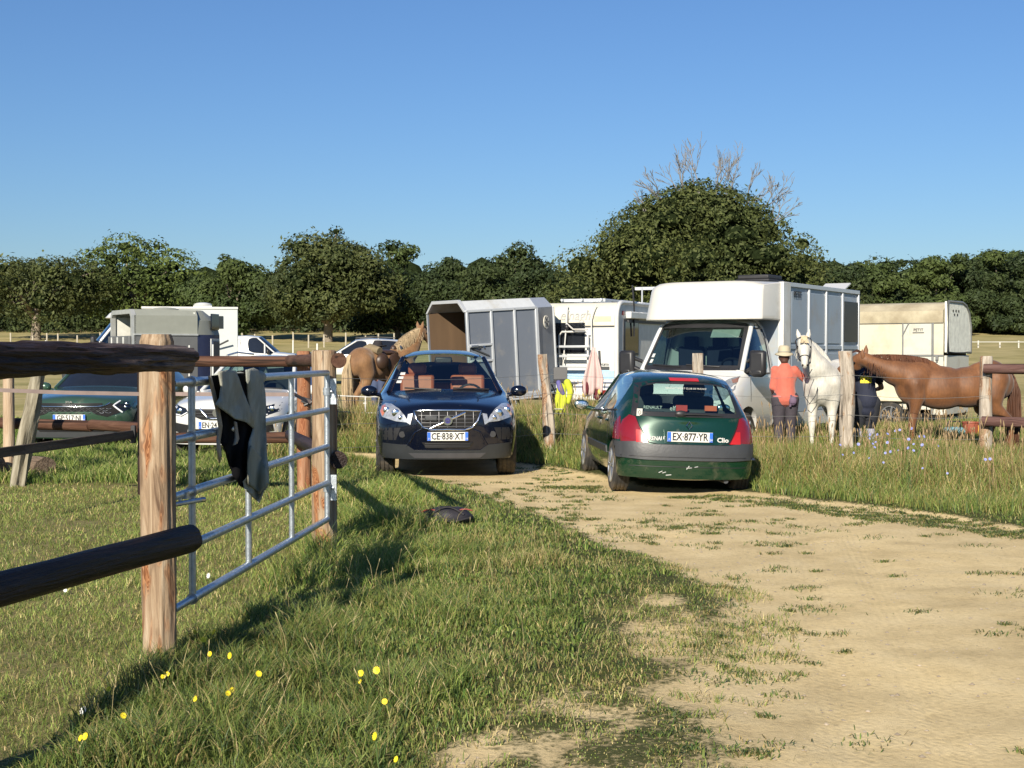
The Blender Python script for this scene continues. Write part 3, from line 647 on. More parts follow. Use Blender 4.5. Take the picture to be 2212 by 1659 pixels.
W_grey = wood('weathered_grey_wood', [(0.16, 0.13, 0.10), (0.36, 0.31, 0.25), (0.50, 0.45, 0.38)], knots=[(0.22, 0.12, 0.07), (0.40, 0.28, 0.18)], grain=18)
W_birch = wood('lichened_branch', [(0.10, 0.085, 0.055), (0.22, 0.195, 0.14), (0.34, 0.31, 0.235)], knots=None, grain=24, crack=False)
W_rrail = wood('purple_brown_rail', [(0.045, 0.022, 0.018), (0.10, 0.05, 0.042), (0.16, 0.10, 0.085)], knots=None, grain=14)
def log(name, p0, p1, r0, r1, mt, parent, seg=20, rough=0.004, cham=0.0, rings=14, seed=0, lump=0.0, flake=0.0):
    p0, p1 = Vector(p0), Vector(p1); Ln = (p1 - p0).length; mb = MB(); pts = []; rs = random.Random(seed)
    vs = []; fs = []; prof = [(i / (rings - 1)) for i in range(rings)]
    zz = [q * Ln for q in prof]; rr = [r0 + (r1 - r0) * q for q in prof]
    if cham:
        zz = zz[:-1] + [Ln - cham, Ln]; rr = rr[:-1] + [r1, r1 * 0.86]
        zz = [cham * 0.0] + zz; rr = [rr[0]] + rr
        z2 = []; r2 = []
        for a, b in zip(zz, rr):
            if not z2 or a > z2[-1] + 1e-5: z2.append(a); r2.append(b)
        zz, rr = z2, r2
    for i, (z, r) in enumerate(zip(zz, rr)):
        for j in range(seg):
            a = 2 * math.pi * j / seg
            nn = noise.noise(Vector((math.cos(a) * 1.3 + seed, math.sin(a) * 1.3, z * 1.6))) * (rough + lump) + noise.noise(Vector((math.cos(a) * 5 + seed, math.sin(a) * 5, z * 0.9))) * rough * 0.8
            q = r + nn
            if flake:
                fk = noise.noise(Vector((math.cos(a) * 2.6 + seed, math.sin(a) * 2.6, z * 3.2))); q += flake * (1 if fk > .08 else (0 if fk < -.02 else .5)) - flake * .5 + flake * .5 * noise.noise(Vector((math.cos(a) * 9, math.sin(a) * 9, z * 9)))
            wx = noise.noise(Vector((seed * 1.7, z * 0.8, 3))) * lump * 0.8
            vs.append((math.cos(a) * q + wx, math.sin(a) * q, z))
    n = len(zz)
    for i in range(n - 1):
        for j in range(seg): fs.append((i*seg+j, i*seg+(j+1)%seg, (i+1)*seg+(j+1)%seg, (i+1)*seg+j))
    fs.append(tuple(range(seg))[::-1]); fs.append(tuple((n-1)*seg+j for j in range(seg)))
    mb.add(vs, fs)
    o = mb.build(name, mt, parent, 50, loc=p0 - (parent.location if parent else Vector()))
    o.rotation_mode = 'QUATERNION'; o.rotation_quaternion = (p1 - p0).to_track_quat('Z', 'Y')
    return o
SA, SB = 435.0, 275.0; YA, YB = F / SA, F / SB
fa = empty('timber_fence', (X(338, YA), YA, 0), 0, 'near timber fence with one thick pale post and two dark round rails', 'fence')
A = Vector((X(338, YA), YA, 0))
log('post', A + Vector((0, 0.03, -0.3)), A + Vector((-0.005, 0.03, H(722, YA))), 0.086, 0.082, W_pale, fa, 64, 0.006, 0.035, 50, 3, 0.006)
log('rail', Vector((X(404, YA - .12), YA - 0.12, 1.575)), Vector((-2.62, 3.0, 1.60)), 0.063, 0.071, W_bark, fa, 64, 0.007, 0.0, 150, 5, 0.010, 0.007)
log('rail', Vector((X(409, YA - .12), YA - 0.12, 0.70)), Vector((-2.62, 3.0, 0.68)), 0.066, 0.072, W_dark, fa, 40, 0.003, 0.0, 60, 8, 0.005)
# metal gate
ga = Vector((-1.70, YA + 0.10, 0)); gb = Vector((X(706, YB - 0.12), YB - 0.12, 0)); gate = empty('field_gate', ga, 0, 'galvanised five-bar metal field gate hung between two timber posts', 'gate')
gd = gb - ga
def gpt(tt, z): return gd * tt + Vector((0, 0, z))
GH = [1.455, 1.168, 0.882, 0.600, 0.315]
for z in GH:
    MB().tube([gpt(0.075, z), gpt(1.0, z)], 0.024, 14).build('rail', M['galv'], gate)
    MB().tube([gpt(-0.01, z), gpt(0.07, z)], 0.0195, 12).build('sliding_tube', M['galv'], gate)
for i, tt in enumerate((0.075, 0.376, 0.68, 1.0)):
    top, bot = (GH[0], GH[-1])
    MB().tube([gpt(tt, bot), gpt(tt, top)], 0.0195 if tt < 1 else 0.022, 12).build('upright', M['galv'], gate)
for z in GH:
    MB().tube([gpt(0.070, z) , gpt(0.078, z)], 0.031, 14).build('clamp_ring', M['alu'], gate)
zl = 0.885
la = MB(); la.tube([gpt(0.0, zl - 0.045) + Vector((-0.01, 0, 0)), gpt(0.062, zl - 0.045) + Vector((0.06, 0, 0))], 0.013, 10)
la.box(gpt(0.035, zl - 0.01), (0.05, 0.06, 0.035)); la.tube([gpt(0.02, zl), gpt(0.02, zl - 0.06)], 0.009, 8); la.build('latch', M['galv'], gate)
MB().tube([gpt(0.062, zl - 0.045) + Vector((0.06, 0, 0)), gpt(0.066, zl - 0.045) + Vector((0.075, 0, 0))], 0.015, 10).build('latch_tip', M['chrome'], gate)
for z in (1.31, 0.56):
    h = MB(); h.box(gpt(1.0, z) + Vector((0.045, 0.02, 0)), (0.05, 0.012, 0.20)); h.tube([gpt(1.0, z - 0.03), gpt(1.0, z + 0.03)], 0.030, 10); h.tube([gpt(1.0, z) + Vector((-0.03, 0, 0)), gpt(1.0, z) + Vector((0.05, 0, 0))], 0.010, 8)
    h.build('hinge', M['galv'], gate)
# hinge post with the rails running off behind it, and the paddock's back fence
hp = Vector((X(699, YB + 0.02), YB + 0.05, 0))
fb = empty('timber_fence', hp, 0, 'brown timber fence from the gate hinge post along the back of the paddock', 'fence')
log('post', hp + Vector((0, 0, -0.3)), hp + Vector((0, 0, H(756, YB))), 0.100, 0.098, W_pale, fb, 24, 0.004, 0.01, 20, 21, 0.005)
YC = 14.8; pc = Vector((X(656, YC), YC, 0))
log('post', pc + Vector((0, 0, -0.3)), pc + Vector((0, 0, H(758, YC))), 0.076, 0.072, W_red, fb, 20, 0.004, 0.01, 16, 33, 0.004)
log('rail', Vector((X(733, YB - .03), YB - 0.05, 1.55)), Vector((-2.42, 15.1, 1.53)), 0.060, 0.058, W_brown, fb, 18, 0.002, rings=10, seed=41)
log('rail', Vector((X(732, YB - .03), YB - 0.05, 0.77)), Vector((-2.42, 15.1, 0.72)), 0.068, 0.060, W_dark, fb, 18, 0.002, rings=10, seed=42)
log('rail', Vector((X(648, 15.0), 15.0, 1.52)), Vector((X(290, 15.6), 15.6, 1.52)), 0.060, 0.062, W_brown, fb, 18, 0.002, rings=12, seed=43)
log('rail', Vector((X(648, 15.0), 15.0, 0.70)), Vector((X(310, 15.6), 15.6, 0.655)), 0.060, 0.062, W_brown, fb, 18, 0.004, rings=12, seed=44)
pd = Vector((X(312, 15.9), 15.9, 0)); log('post', pd + Vector((0, 0, -0.3)), pd + Vector((0, 0, 1.62)), 0.085, 0.08, W_dark, fb, 18, 0.004, rings=10, seed=45)
log('rail', Vector((X(305, 16.1), 16.1, 0.745)), Vector((X(198, 17.0), 17.0, 0.735)), 0.066, 0.066, W_brown, fb, 16, 0.004, rings=8, seed=46)
log('rail', Vector((X(196, 17.0), 17.0, 0.72)), Vector((X(-60, 18.4), 18.4, 0.70)), 0.068, 0.072, W_brown, fb, 16, 0.004, rings=8, seed=47)
log('rail', Vector((X(305, 16.1), 16.1, 1.50)), Vector((X(-60, 18.4), 18.4, 1.50)), 0.066, 0.066, W_brown, fb, 16, 0.004, rings=8, seed=48)
pe = Vector((X(18, 17.6), 17.6, 0)); log('post', pe + Vector((0, 0, -0.3)), pe + Vector((0, 0, 1.6)), 0.072, 0.07, wood('tan_post_wood', [(0.25, 0.17, 0.11), (0.38, 0.28, 0.19), (0.45, 0.36, 0.26)]), fb, 18, 0.004, rings=10, seed=49)
# plank fence running forward on the left
fp = empty('plank_rail', (X(290, 15.8), 15.8, 0), 0, 'long grey-brown plank rail sloping towards the left edge, in front of the leaning branch', 'rail')
p0, p1 = Vector((X(291, 15.8), 15.8, 0.69)), Vector((X(-60, 12.6), 12.6, 0.67)); d_ = p1 - p0
MB().box((0, 0, d_.length / 2), (0.035, 0.095, d_.length)).build('plank', wood('grey_plank', [(0.05, 0.035, 0.025), (0.10, 0.075, 0.055), (0.16, 0.13, 0.10)]), fp, 30, 0.004)
pl = fp.children[0]; pl.location = p0 - fp.location; pl.rotation_mode = 'QUATERNION'; zax = d_.normalized(); xax = Vector((0, 0, 1)).cross(zax).normalized(); yax = zax.cross(xax)
pl.rotation_quaternion = Matrix((xax, yax, zax)).transposed().to_quaternion()
MB().box((0, 0, 0.0), (0.05, 0.06, 0.2)).build('bracket', M['black_plastic'], fp, 30, 0.004, loc=(0, -0.05, 0.69))
# leaning branch used as a post, logs
b0 = gp(36, 1052); b1 = at(79, 815, b0.y + 0.1)
br = empty('leaning_post', b0, 0, 'lichen-spotted crooked branch leaning as a post at the left edge', 'post')
log('stem', b0 + Vector((-0.02, 0, -0.2)), b1 + (b1 - b0) * 0.25, 0.098, 0.088, W_birch, br, 18, 0.014, rings=22, seed=61, lump=0.05)
lg = gp(48, 1040); bk = wood('rough_log_bark', [(0.05, 0.035, 0.025), (0.16, 0.115, 0.08), (0.26, 0.20, 0.15)], grain=20, bump=1.5)
l1 = empty('log', lg + Vector((0.15, 0.15, 0.15)), 0, 'cut log lying behind the foot of the leaning branch', 'log')
log('bark', lg + Vector((-0.2, 0.5, 0.16)), lg + Vector((0.26, 0.1, 0.15)), 0.15, 0.16, bk, l1, 18, 0.02, rings=8, seed=71, lump=0.02)
l2 = empty('log', lg + Vector((-0.35, -0.05, 0.15)), 0, 'split log at the left edge left of the leaning branch', 'log')
log('bark', lg + Vector((-0.75, 0.0, 0.12)), lg + Vector((-0.22, -0.12, 0.20)), 0.14, 0.13, bk, l2, 18, 0.03, rings=8, seed=72, lump=0.03)
MB().box((-0.15, 0.2, 0.22), (0.7, 0.22, 0.06), rotm(0, 0.05, 0.1)).build('cut_face', wood('fresh_cut_wood', [(0.42, 0.22, 0.10), (0.55, 0.33, 0.17), (0.62, 0.42, 0.25)]), l2, 30, 0.01)
# broad electric tape
tape_m = mat('brown_fence_tape', (0.20, 0.15, 0.135), 0.7, var=0.15)
tp = empty('fence_tape', at(300, 850, 14.6), 0, 'flat brown electric fence tape stretched across behind the gate', 'fence tape')
pts = [(-20, 842, 14.2), (140, 848, 14.4), (300, 851, 14.6), (380, 851, 14.5), (500, 852, 14.4), (636, 852, 14.2), (662, 866, 14.6), (682, 872, 14.7)]
mb = MB(); q = [at(*a) - tp.location for a in pts]
for a, b in zip(q, q[1:]):
    mb.add([a + Vector((0, 0, .02)), b + Vector((0, 0, .02)), b - Vector((0, 0, .02)), a - Vector((0, 0, .02)), a + Vector((0, .004, .02)), b + Vector((0, .004, .02)), b + Vector((0, .004, -.02)), a + Vector((0, .004, -.02))],
           [(0,1,2,3),(4,7,6,5),(0,4,5,1),(3,2,6,7)])
mb.build('tape', tape_m, tp, 0)
ins = MB(); qq = at(668, 868, 14.68) - tp.location; ins.box(qq, (0.16, 0.04, 0.06), rotm(0, 0.35, 0)); ins.tube([qq + Vector((-.05, -.03, -.04)), qq + Vector((.1, -.02, .03))], 0.016, 8); ins.build('insulator', M['black_plastic'], tp)
# wire fence
wf = empty('wire_fence', (X(1183, 20.8), 20.8, 0), 0, 'wire fence on rough split posts behind the dark blue and green cars', 'fence')
WP = []
for i, (xd, yt, Y, r, sd) in enumerate(((1183, 765, 20.8, 0.066, 81), (1508, 763, 20.6, 0.074, 82), (1832, 758, 20.2, 0.092, 83))):
    b = Vector((X(xd, Y), Y, 0)); log('post', b + Vector((0.08 if i == 0 else 0.02, 0, -0.3)), b + Vector((-0.06 if i == 0 else (-0.04 if i == 2 else 0), 0, H(yt, Y))), r * 1.25, r, W_grey, wf, 18, 0.02, rings=18, seed=sd, lump=0.03); WP.append(b)
wire_m = mat('fence_wire', (0.25, 0.25, 0.24), 0.5, 0.6)
ps = [Vector((X(728, 17.5), 17.5, 0)), *WP, Vector((X(2133, 19.4), 19.4, 0))]
for z in (1.30, 1.02, 0.72, 0.42):
    mb = MB()
    for a, b in zip(ps, ps[1:]):
        pp_ = [a + (b - a) * (k / 6) + Vector((0, -0.09, z - 0.05 * math.sin(math.pi * k / 6) * (0.6 + 0.4 * (z > 1)))) for k in range(7)]
        mb.tube([v - wf.location for v in pp_], 0.003, 5, False)
    mb.build('wire', wire_m, wf)
# right timber fence
YD = 19.4; pr = Vector((X(2133, YD), YD, 0))
rf = empty('timber_fence', pr, 0, 'weathered post with two purple-brown rails at the right edge', 'fence')
log('post', pr + Vector((0.0, 0.06, -0.3)), pr + Vector((0, 0.06, H(769, YD))), 0.088, 0.085, W_grey, rf, 20, 0.006, 0.02, 16, 91, 0.005)
log('rail', Vector((X(2121, YD), YD - 0.07, 1.40)), Vector((X(2500, YD - 1), YD - 1.0, 1.40)), 0.068, 0.07, W_rrail, rf, 18, 0.006, rings=14, seed=92, lump=0.006)
log('rail', Vector((X(2118, YD), YD - 0.07, 0.665)), Vector((X(2500, YD - 1), YD - 1.0, 0.665)), 0.068, 0.07, W_rrail, rf, 18, 0.006, rings=14, seed=93, lump=0.006)
# ------------------------------------------------------------------ vehicle toolkit: front of every vehicle looks along local -Y
def evaluated(o):
    dg = bpy.context.evaluated_depsgraph_get(); dg.update(); return bpy.data.meshes.new_from_object(o.evaluated_get(dg))
def cage(stations, fmat, cuts=(), levels=2, crease=0.85, rows=(1,)):
    """stations: lists of 8 half-section points (x>=0). fmat(i, j) -> material index. Returns (list of (index, V, F)), BVH)"""
    V = []; idx = {}; jrow = {}
    def vid(i, j, sgn):
        x, y, z = stations[i][j]
        if abs(x) < 1e-6: sgn = 0
        k = (i, j, sgn)
        if k not in idx: idx[k] = len(V); jrow[len(V)] = j; V.append((x * (sgn if sgn else 1), y, z))
        return idx[k]
    Fc = []; fm = []
    for i in range(len(stations) - 1):
        for j in range(7):
            for s in (1, -1):
                q = [vid(i, j, s), vid(i, j + 1, s), vid(i + 1, j + 1, s), vid(i + 1, j, s)]
                if s < 0: q = q[::-1]
                q2 = []
                for a in q:
                    if a not in q2: q2.append(a)
                if len(q2) > 2: Fc.append(tuple(q2)); fm.append(fmat(i, j))
    me = bpy.data.meshes.new('cage'); me.from_pydata(V, [], Fc)
    bm = bmesh.new(); bm.from_mesh(me); bm.faces.ensure_lookup_table()
    for f, m in zip(bm.faces, fm): f.material_index = m
    bmesh.ops.recalc_face_normals(bm, faces=bm.faces)
    cl = bm.edges.layers.float.get('crease_edge') or bm.edges.layers.float.new('crease_edge')
    for e in bm.edges:
        if len({f.material_index for f in e.link_faces}) > 1: e[cl] = crease
        if all(jrow.get(v.index) in rows for v in e.verts): e[cl] = 0.75
    bm.to_mesh(me); bm.free()
    for i in range(8): me.materials.append(None)
    o = bpy.data.objects.new('cage', me); COL.objects.link(o)
    m = o.modifiers.new('s', 'SUBSURF'); m.levels = levels; m.render_levels = levels
    tmp = []
    for (y, z, r, x0, x1) in cuts:
        for sg in (1, -1):
            mb = MB(); mb.tube([(sg * x0, y, z), (sg * x1, y, z)], r, 28); c = mb.build('cut'); tmp.append(c)
            b = o.modifiers.new('b', 'BOOLEAN'); b.operation = 'DIFFERENCE'; b.object = c; b.solver = 'EXACT'
    ev = evaluated(o)
    bpy.data.objects.remove(o)
    for c in tmp: bpy.data.objects.remove(c)
    vs = [v.co.copy() for v in ev.vertices]; groups = {}
    for p in ev.polygons: groups.setdefault(p.material_index, []).append(tuple(p.vertices))
    bvh = BVHTree.FromPolygons(vs, [tuple(p.vertices) for p in ev.polygons])
    return vs, groups, bvh
def islands(faces):
    par = {}
    def fd(a):
        while par[a] != a: par[a] = par[par[a]]; a = par[a]
        return a
    for f in faces:
        for v in f: par.setdefault(v, v)
        for v in f[1:]: par[fd(v)] = fd(f[0])
    g = {}
    for f in faces: g.setdefault(fd(f[0]), []).append(f)
    return list(g.values())
def sub(vs, faces):
    m = {}; V = []
    for f in faces:
        for v in f:
            if v not in m: m[v] = len(V); V.append(tuple(vs[v]))
    return V, [tuple(m[v] for v in f) for f in faces]
def part_of(vs, faces, name, mt, parent, smooth=40):
    V, Fs = sub(vs, faces); me = bpy.data.meshes.new(name); me.from_pydata(V, [], Fs); return mobj(name, me, mt, parent, smooth)
DIRS = {'front': ((0, -9, 0), (0, 1, 0), (0, 2)), 'rear': ((0, 9, 0), (0, -1, 0), (0, 2)), 'right': ((9, 0, 0), (-1, 0, 0), (1, 2)), 'left': ((-9, 0, 0), (1, 0, 0), (1, 2)), 'top': ((0, 0, 9), (0, 0, -1), (0, 1))}
def proj(bvh, view, a, b):
    o, d, (ia, ib) = DIRS[view]; p = Vector(o); p[ia] = a; p[ib] = b
    h = bvh.ray_cast(p, Vector(d)); return (h[0], Vector(d)) if h[0] is not None else (None, Vector(d))
def patch(bvh, name, poly, mt, parent, view='front', off=0.006, thick=0.02, res=0.06, bulge=0.0, smooth=45):
    """a plate-like part shaped to the body surface it lies on"""
    o, d, (ia, ib) = DIRS[view]; bm = bmesh.new()
    vs = []
    for a, b in poly:
        p = [0, 0, 0]; p[ia] = a; p[ib] = b; vs.append(bm.verts.new(p))
    bm.faces.new(vs)
    for ax in (ia, ib):
        lo = min(v.co[ax] for v in bm.verts); hi = max(v.co[ax] for v in bm.verts); n = int((hi - lo) / res)
        for k in range(1, n + 1):
            c = [0, 0, 0]; c[ax] = lo + (hi - lo) * k / (n + 1); nn = [0, 0, 0]; nn[ax] = 1
            bmesh.ops.bisect_plane(bm, geom=bm.verts[:] + bm.edges[:] + bm.faces[:], plane_co=c, plane_no=nn)
    dv = Vector(d); io = [k for k in range(3) if k not in (ia, ib)][0]; last = None; miss = []
    bound = {v for e in bm.edges if len(e.link_faces) == 1 for v in e.verts}
    for v in bm.verts:
        h, _ = proj(bvh, view, v.co[ia], v.co[ib])
        if h is None: miss.append(v)
        else:
            v.co[io] = h[io]; last = h[io]; v.co -= dv * (off + (bulge if v not in bound else 0))
    good = [v for v in bm.verts if v not in miss]
    for v in miss:
        if good:
            g = min(good, key=lambda q: (q.co[ia] - v.co[ia]) ** 2 + (q.co[ib] - v.co[ib]) ** 2); v.co[io] = g.co[io]
    be = [e for e in bm.edges if len(e.link_faces) == 1]
    r = bmesh.ops.extrude_edge_only(bm, edges=be)
    for e in r['geom']:
        if isinstance(e, bmesh.types.BMVert): e.co += dv * thick
    bmesh.ops.recalc_face_normals(bm, faces=bm.faces)
    fs = [f for f in bm.faces]; sgn = sum(f.normal.dot(dv) * f.calc_area() for f in fs if abs(f.normal.dot(dv)) > 0.3)
    if sgn > 0: bmesh.ops.reverse_faces(bm, faces=bm.faces)
    me = bpy.data.meshes.new(name); bm.to_mesh(me); bm.free()
    return mobj(name, me, mt, parent, smooth)
def line(bvh, name, pts, mt, parent, view='front', r=0.006, off=0.0, n=4, closed=False):
    out = []
    q = list(pts) + ([pts[0]] if closed else [])
    for (a, b), (c, d) in zip(q, q[1:]):
        for k in range(n):
            t = k / n; h, dv = proj(bvh, view, a + (c - a) * t, b + (d - b) * t)
            if h is not None: out.append(h - dv * off)
    if not closed:
        h, dv = proj(bvh, view, *q[-1])
        if h is not None: out.append(h - dv * off)
    if len(out) < 2: return None
    return MB().tube(out, r, 6, True, closed=closed).build(name, mt, parent, 60)
def mir(p): return [(-a, b) for a, b in p][::-1]
def text(name, s, size, mt, parent, loc, rot=(R(90), 0, 0), ext=0.002, w=1.0, align='CENTER', off=0.0, shear=0.0, space=1.0):
    c = bpy.data.curves.new(name, 'FONT'); c.body = s; c.size = size; c.extrude = ext; c.align_x = align; c.align_y = 'CENTER'; c.offset = off; c.resolution_u = 2; c.shear = shear; c.space_character = space
    o = bpy.data.objects.new(name, c); COL.objects.link(o); me = evaluated(o); bpy.data.objects.remove(o)
    for v in me.vertices: v.co.x *= w
    me.materials.clear(); o = mobj(name, me, mt, parent, 0, loc=loc, rot=rot); return o
def number_plate(parent, s, loc, rz=0.0, tilt=0.0, right=None):
    """French number plate, 52 x 11 cm, reading towards local -Y when rz is 0"""
    p = MB().box((0, 0, 0), (0.52, 0.012, 0.112)).build('number_plate', M['plate'], parent, 30, 0.003, loc=loc, rot=(tilt, 0, rz))
    MB().box((-0.238, -0.004, 0), (0.042, 0.010, 0.106)).build('blue_band', M['plate_blue'], p, 30)
    MB().box((0.240, -0.004, 0), (0.038, 0.010, 0.106)).build('blue_band', M['plate_blue'], p, 30)
    text('lettering', s, 0.118, M['ink'], p, (0.0, -0.008, -0.002), w=0.78, off=0.0022, space=1.0)
    if right: text('lettering', right, 0.042, M['plate'], p, (0.240, -0.0105, -0.03), w=0.8)
    text('lettering', 'F', 0.035, M['plate'], p, (-0.238, -0.0105, -0.032))
    return p
def wheel(parent, x, y, r=0.34, w=0.22, steer=0.0, spokes=7, rim_mat=None, front=1):
    prof = [(-w/2, r*0.66), (-w/2*1.04, r*0.80), (-w/2*0.98, r*0.93), (-w/2*0.82, r*0.985)]
    xs_ = np.linspace(-w/2*0.72, w/2*0.72, 4)
    for i, a in enumerate(xs_):
        prof += [(a - w*0.075, r), (a + w*0.055, r), (a + w*0.065, r - 0.009), (a + w*0.10, r - 0.009)]
    prof = prof[:-2] + [(w/2*0.82, r*0.985), (w/2*0.98, r*0.93), (w/2*1.04, r*0.80), (w/2, r*0.66)]
    seg = 36; vs = []; fs = []; n = len(prof)
    for k in range(seg):
        a = 2 * math.pi * k / seg
        for (dx, q) in prof: vs.append((dx, q * math.cos(a), q * math.sin(a)))
    for k in range(seg):
        for i in range(n - 1): fs.append((k*n+i, k*n+i+1, ((k+1) % seg)*n+i+1, ((k+1) % seg)*n+i))
    t = MB().add(vs, fs).build('tyre', M['rubber'], parent, 50, loc=(x, y, r), rot=(0, 0, steer))
    rr = r * 0.67; sg = 1 if x > 0 else -1; rim_mat = rim_mat or M['alu']; mb = MB()
    mb.tube([(sg*w*0.40, 0, 0), (sg*w*0.47, 0, 0)], rr * 0.24, 14)
    ring = [(sg*w*0.46, rr*0.97*math.cos(2*math.pi*k/28), rr*0.97*math.sin(2*math.pi*k/28)) for k in range(28)]
    mb.tube(ring, 0.014, 6, closed=True)
    for k in range(spokes):
        a = 2 * math.pi * k / spokes
        mb.tube([(sg*w*0.43, rr*0.15*math.cos(a), rr*0.15*math.sin(a)), (sg*w*0.44, rr*0.96*math.cos(a), rr*0.96*math.sin(a))], [rr*0.13, rr*0.11], 6)
    mb.build('rim', rim_mat, t, 40)
    MB().tube([(sg*w*0.28, 0, 0), (sg*w*0.30, 0, 0)], rr * 0.99, 24).build('rim_back', M['black_plastic'], t, 40)
    return t
def mirror(parent, x, y, z, mt, w=0.24, h=0.16, face='front', glass=True):
    s = 1 if x > 0 else -1
    mb = MB(); mb.ball((0, 0, 0), (w/2, 0.075, h/2), 16, 10)
    vs = []
    for v in mb.v: vs.append((v[0], max(-0.09, min(0.03, v[1])), math.copysign(abs(v[2] / (h/2)) ** 0.8 * h/2, v[2])))
    mb.v = vs; mb.tube([(-s*w*0.35, 0.02, -h*0.25), (-s*(w*0.5+0.10), 0.05, -h*0.5)], [0.03, 0.025], 8)
    o = mb.build('wing_mirror', mt, parent, 50, loc=(x, y, z))
    MB().ball((0, 0.034, 0), (w*0.42, 0.005, h*0.40), 16, 8).build('mirror_glass', M['chrome'], o, 60)
    return o
def paint(name, c, rough=0.22, metal=0.35, dust=0.22, coat=1.0):
    return mat(name, c, rough, metal, var=0.05, vscale=1.5, coat=coat, dirt=(0.22, 0.18, 0.12), dirt_amt=dust, dscale=2.2)
def ell(cx_, cz, rx, rz, n=20, a0=0): return [(cx_ + rx * math.cos(a0 + 2*math.pi*k/n), cz + rz * math.sin(a0 + 2*math.pi*k/n)) for k in range(n)]

# stations of a sport utility vehicle; kx, ky, kz scale it
def suv_stations(kx=1, ky=1, kz=1, low=0.24):
    S = [
     [(0,-2.1,low-.01),(0,-2.20,low+.01),(0,-2.25,.46),(0,-2.29,.66),(0,-2.28,.84),(0,-2.24,.925),(0,-2.18,.965),(0,-2.08,.99)],
     [(0,-1.95,low),(.52,-2.16,low+.01),(.53,-2.21,.46),(.54,-2.25,.66),(.52,-2.23,.84),(.48,-2.17,.925),(.30,-2.12,.97),(0,-2.0,1.005)],
     [(0,-1.85,low),(.83,-1.99,low+.01),(.875,-2.01,.46),(.885,-2.02,.64),(.84,-1.98,.83),(.74,-1.93,.925),(.42,-1.88,.995),(0,-1.85,1.03)],
     [(0,-1.6,low),(.90,-1.68,low+.01),(.92,-1.68,.50),(.935,-1.68,.70),(.90,-1.62,.90),(.78,-1.58,.985),(.44,-1.55,1.045),(0,-1.5,1.065)],
     [(0,-1.2,low),(.86,-1.2,low+.03),(.935,-1.2,.52),(.945,-1.2,.74),(.915,-1.15,.97),(.80,-1.12,1.035),(.46,-1.1,1.085),(0,-1.05,1.105)],
     [(0,-.7,low),(.86,-.7,low+.02),(.92,-.7,.52),(.94,-.7,.76),(.915,-.72,1.01),(.77,-.74,1.075),(.46,-.86,1.105),(0,-.92,1.115)],
     [(0,0,low),(.86,0,low+.02),(.92,0,.52),(.94,0,.76),(.91,-.05,1.05),(.585,.02,1.555),(.36,-.06,1.61),(0,-.09,1.625)],
     [(0,.5,low),(.86,.5,low+.02),(.92,.5,.52),(.94,.5,.76),(.91,.5,1.06),(.60,.5,1.60),(.37,.5,1.655),(0,.5,1.67)],
     [(0,.62,low),(.86,.62,low+.02),(.92,.62,.52),(.94,.62,.76),(.91,.62,1.06),(.60,.62,1.60),(.37,.62,1.655),(0,.62,1.67)],
     [(0,1.35,low),(.86,1.35,low+.03),(.93,1.35,.54),(.945,1.35,.78),(.90,1.35,1.09),(.58,1.35,1.575),(.36,1.35,1.63),(0,1.35,1.64)],
     [(0,1.8,low),(.84,1.8,low+.05),(.91,1.8,.56),(.92,1.8,.80),(.87,1.8,1.12),(.54,1.72,1.53),(.34,1.72,1.585),(0,1.72,1.60)],
     [(0,2.1,low+.06),(.74,2.15,low+.1),(.82,2.2,.56),(.83,2.2,.80),(.78,2.16,1.06),(.50,1.95,1.46),(.32,2.0,1.48),(0,2.02,1.49)],
     [(0,2.2,low+.06),(.4,2.26,low+.1),(.46,2.3,.56),(.46,2.32,.80),(.44,2.28,1.06),(.30,2.20,1.12),(.2,2.22,1.10),(0,2.24,1.09)],
     [(0,2.22,low+.06),(0,2.28,low+.1),(0,2.32,.56),(0,2.34,.80),(0,2.30,1.0),(0,2.28,1.03),(0,2.27,1.05),(0,2.26,1.07)]]
    return [[(x*kx, y*ky, z*kz) for (x, y, z) in s] for s in S]
def suv_mat(i, j):
    if i == 5 and j in (5, 6): return 1
    if i in (5, 6, 8) and j == 4: return 2
    if i == 9 and j == 4: return 2
    if i == 10 and j in (5, 6): return 3
    return 0
def build_body(root, S, fm, body_mat, cuts, glass=None, levels=2):
    vs, g, bvh = cage(S, fm, cuts, levels)
    body = part_of(vs, g[0], 'body', body_mat, root, 30)
    for k, nm in ((1, 'windscreen'), (2, 'side_window'), (3, 'rear_window')):
        if k in g:
            for isl in islands(g[k]): part_of(vs, isl, nm, glass or M['glass'], root, 180)
    return body, bvh
def pillars(root, S, mt, bvh, i0=5, i1=6, r=0.032, j=5):
    for s in (1, -1):
        a, b = Vector(S[i0][j]), Vector(S[i1][j]); a.x *= s; b.x *= s
        pts = []
        for k in range(7):
            q = a + (b - a) * (k / 6); h = bvh.find_nearest(q)
            pts.append(h[0] if h and h[0] else q)
        MB().tube(pts, r, 8).build('pillar', mt, root, 60)
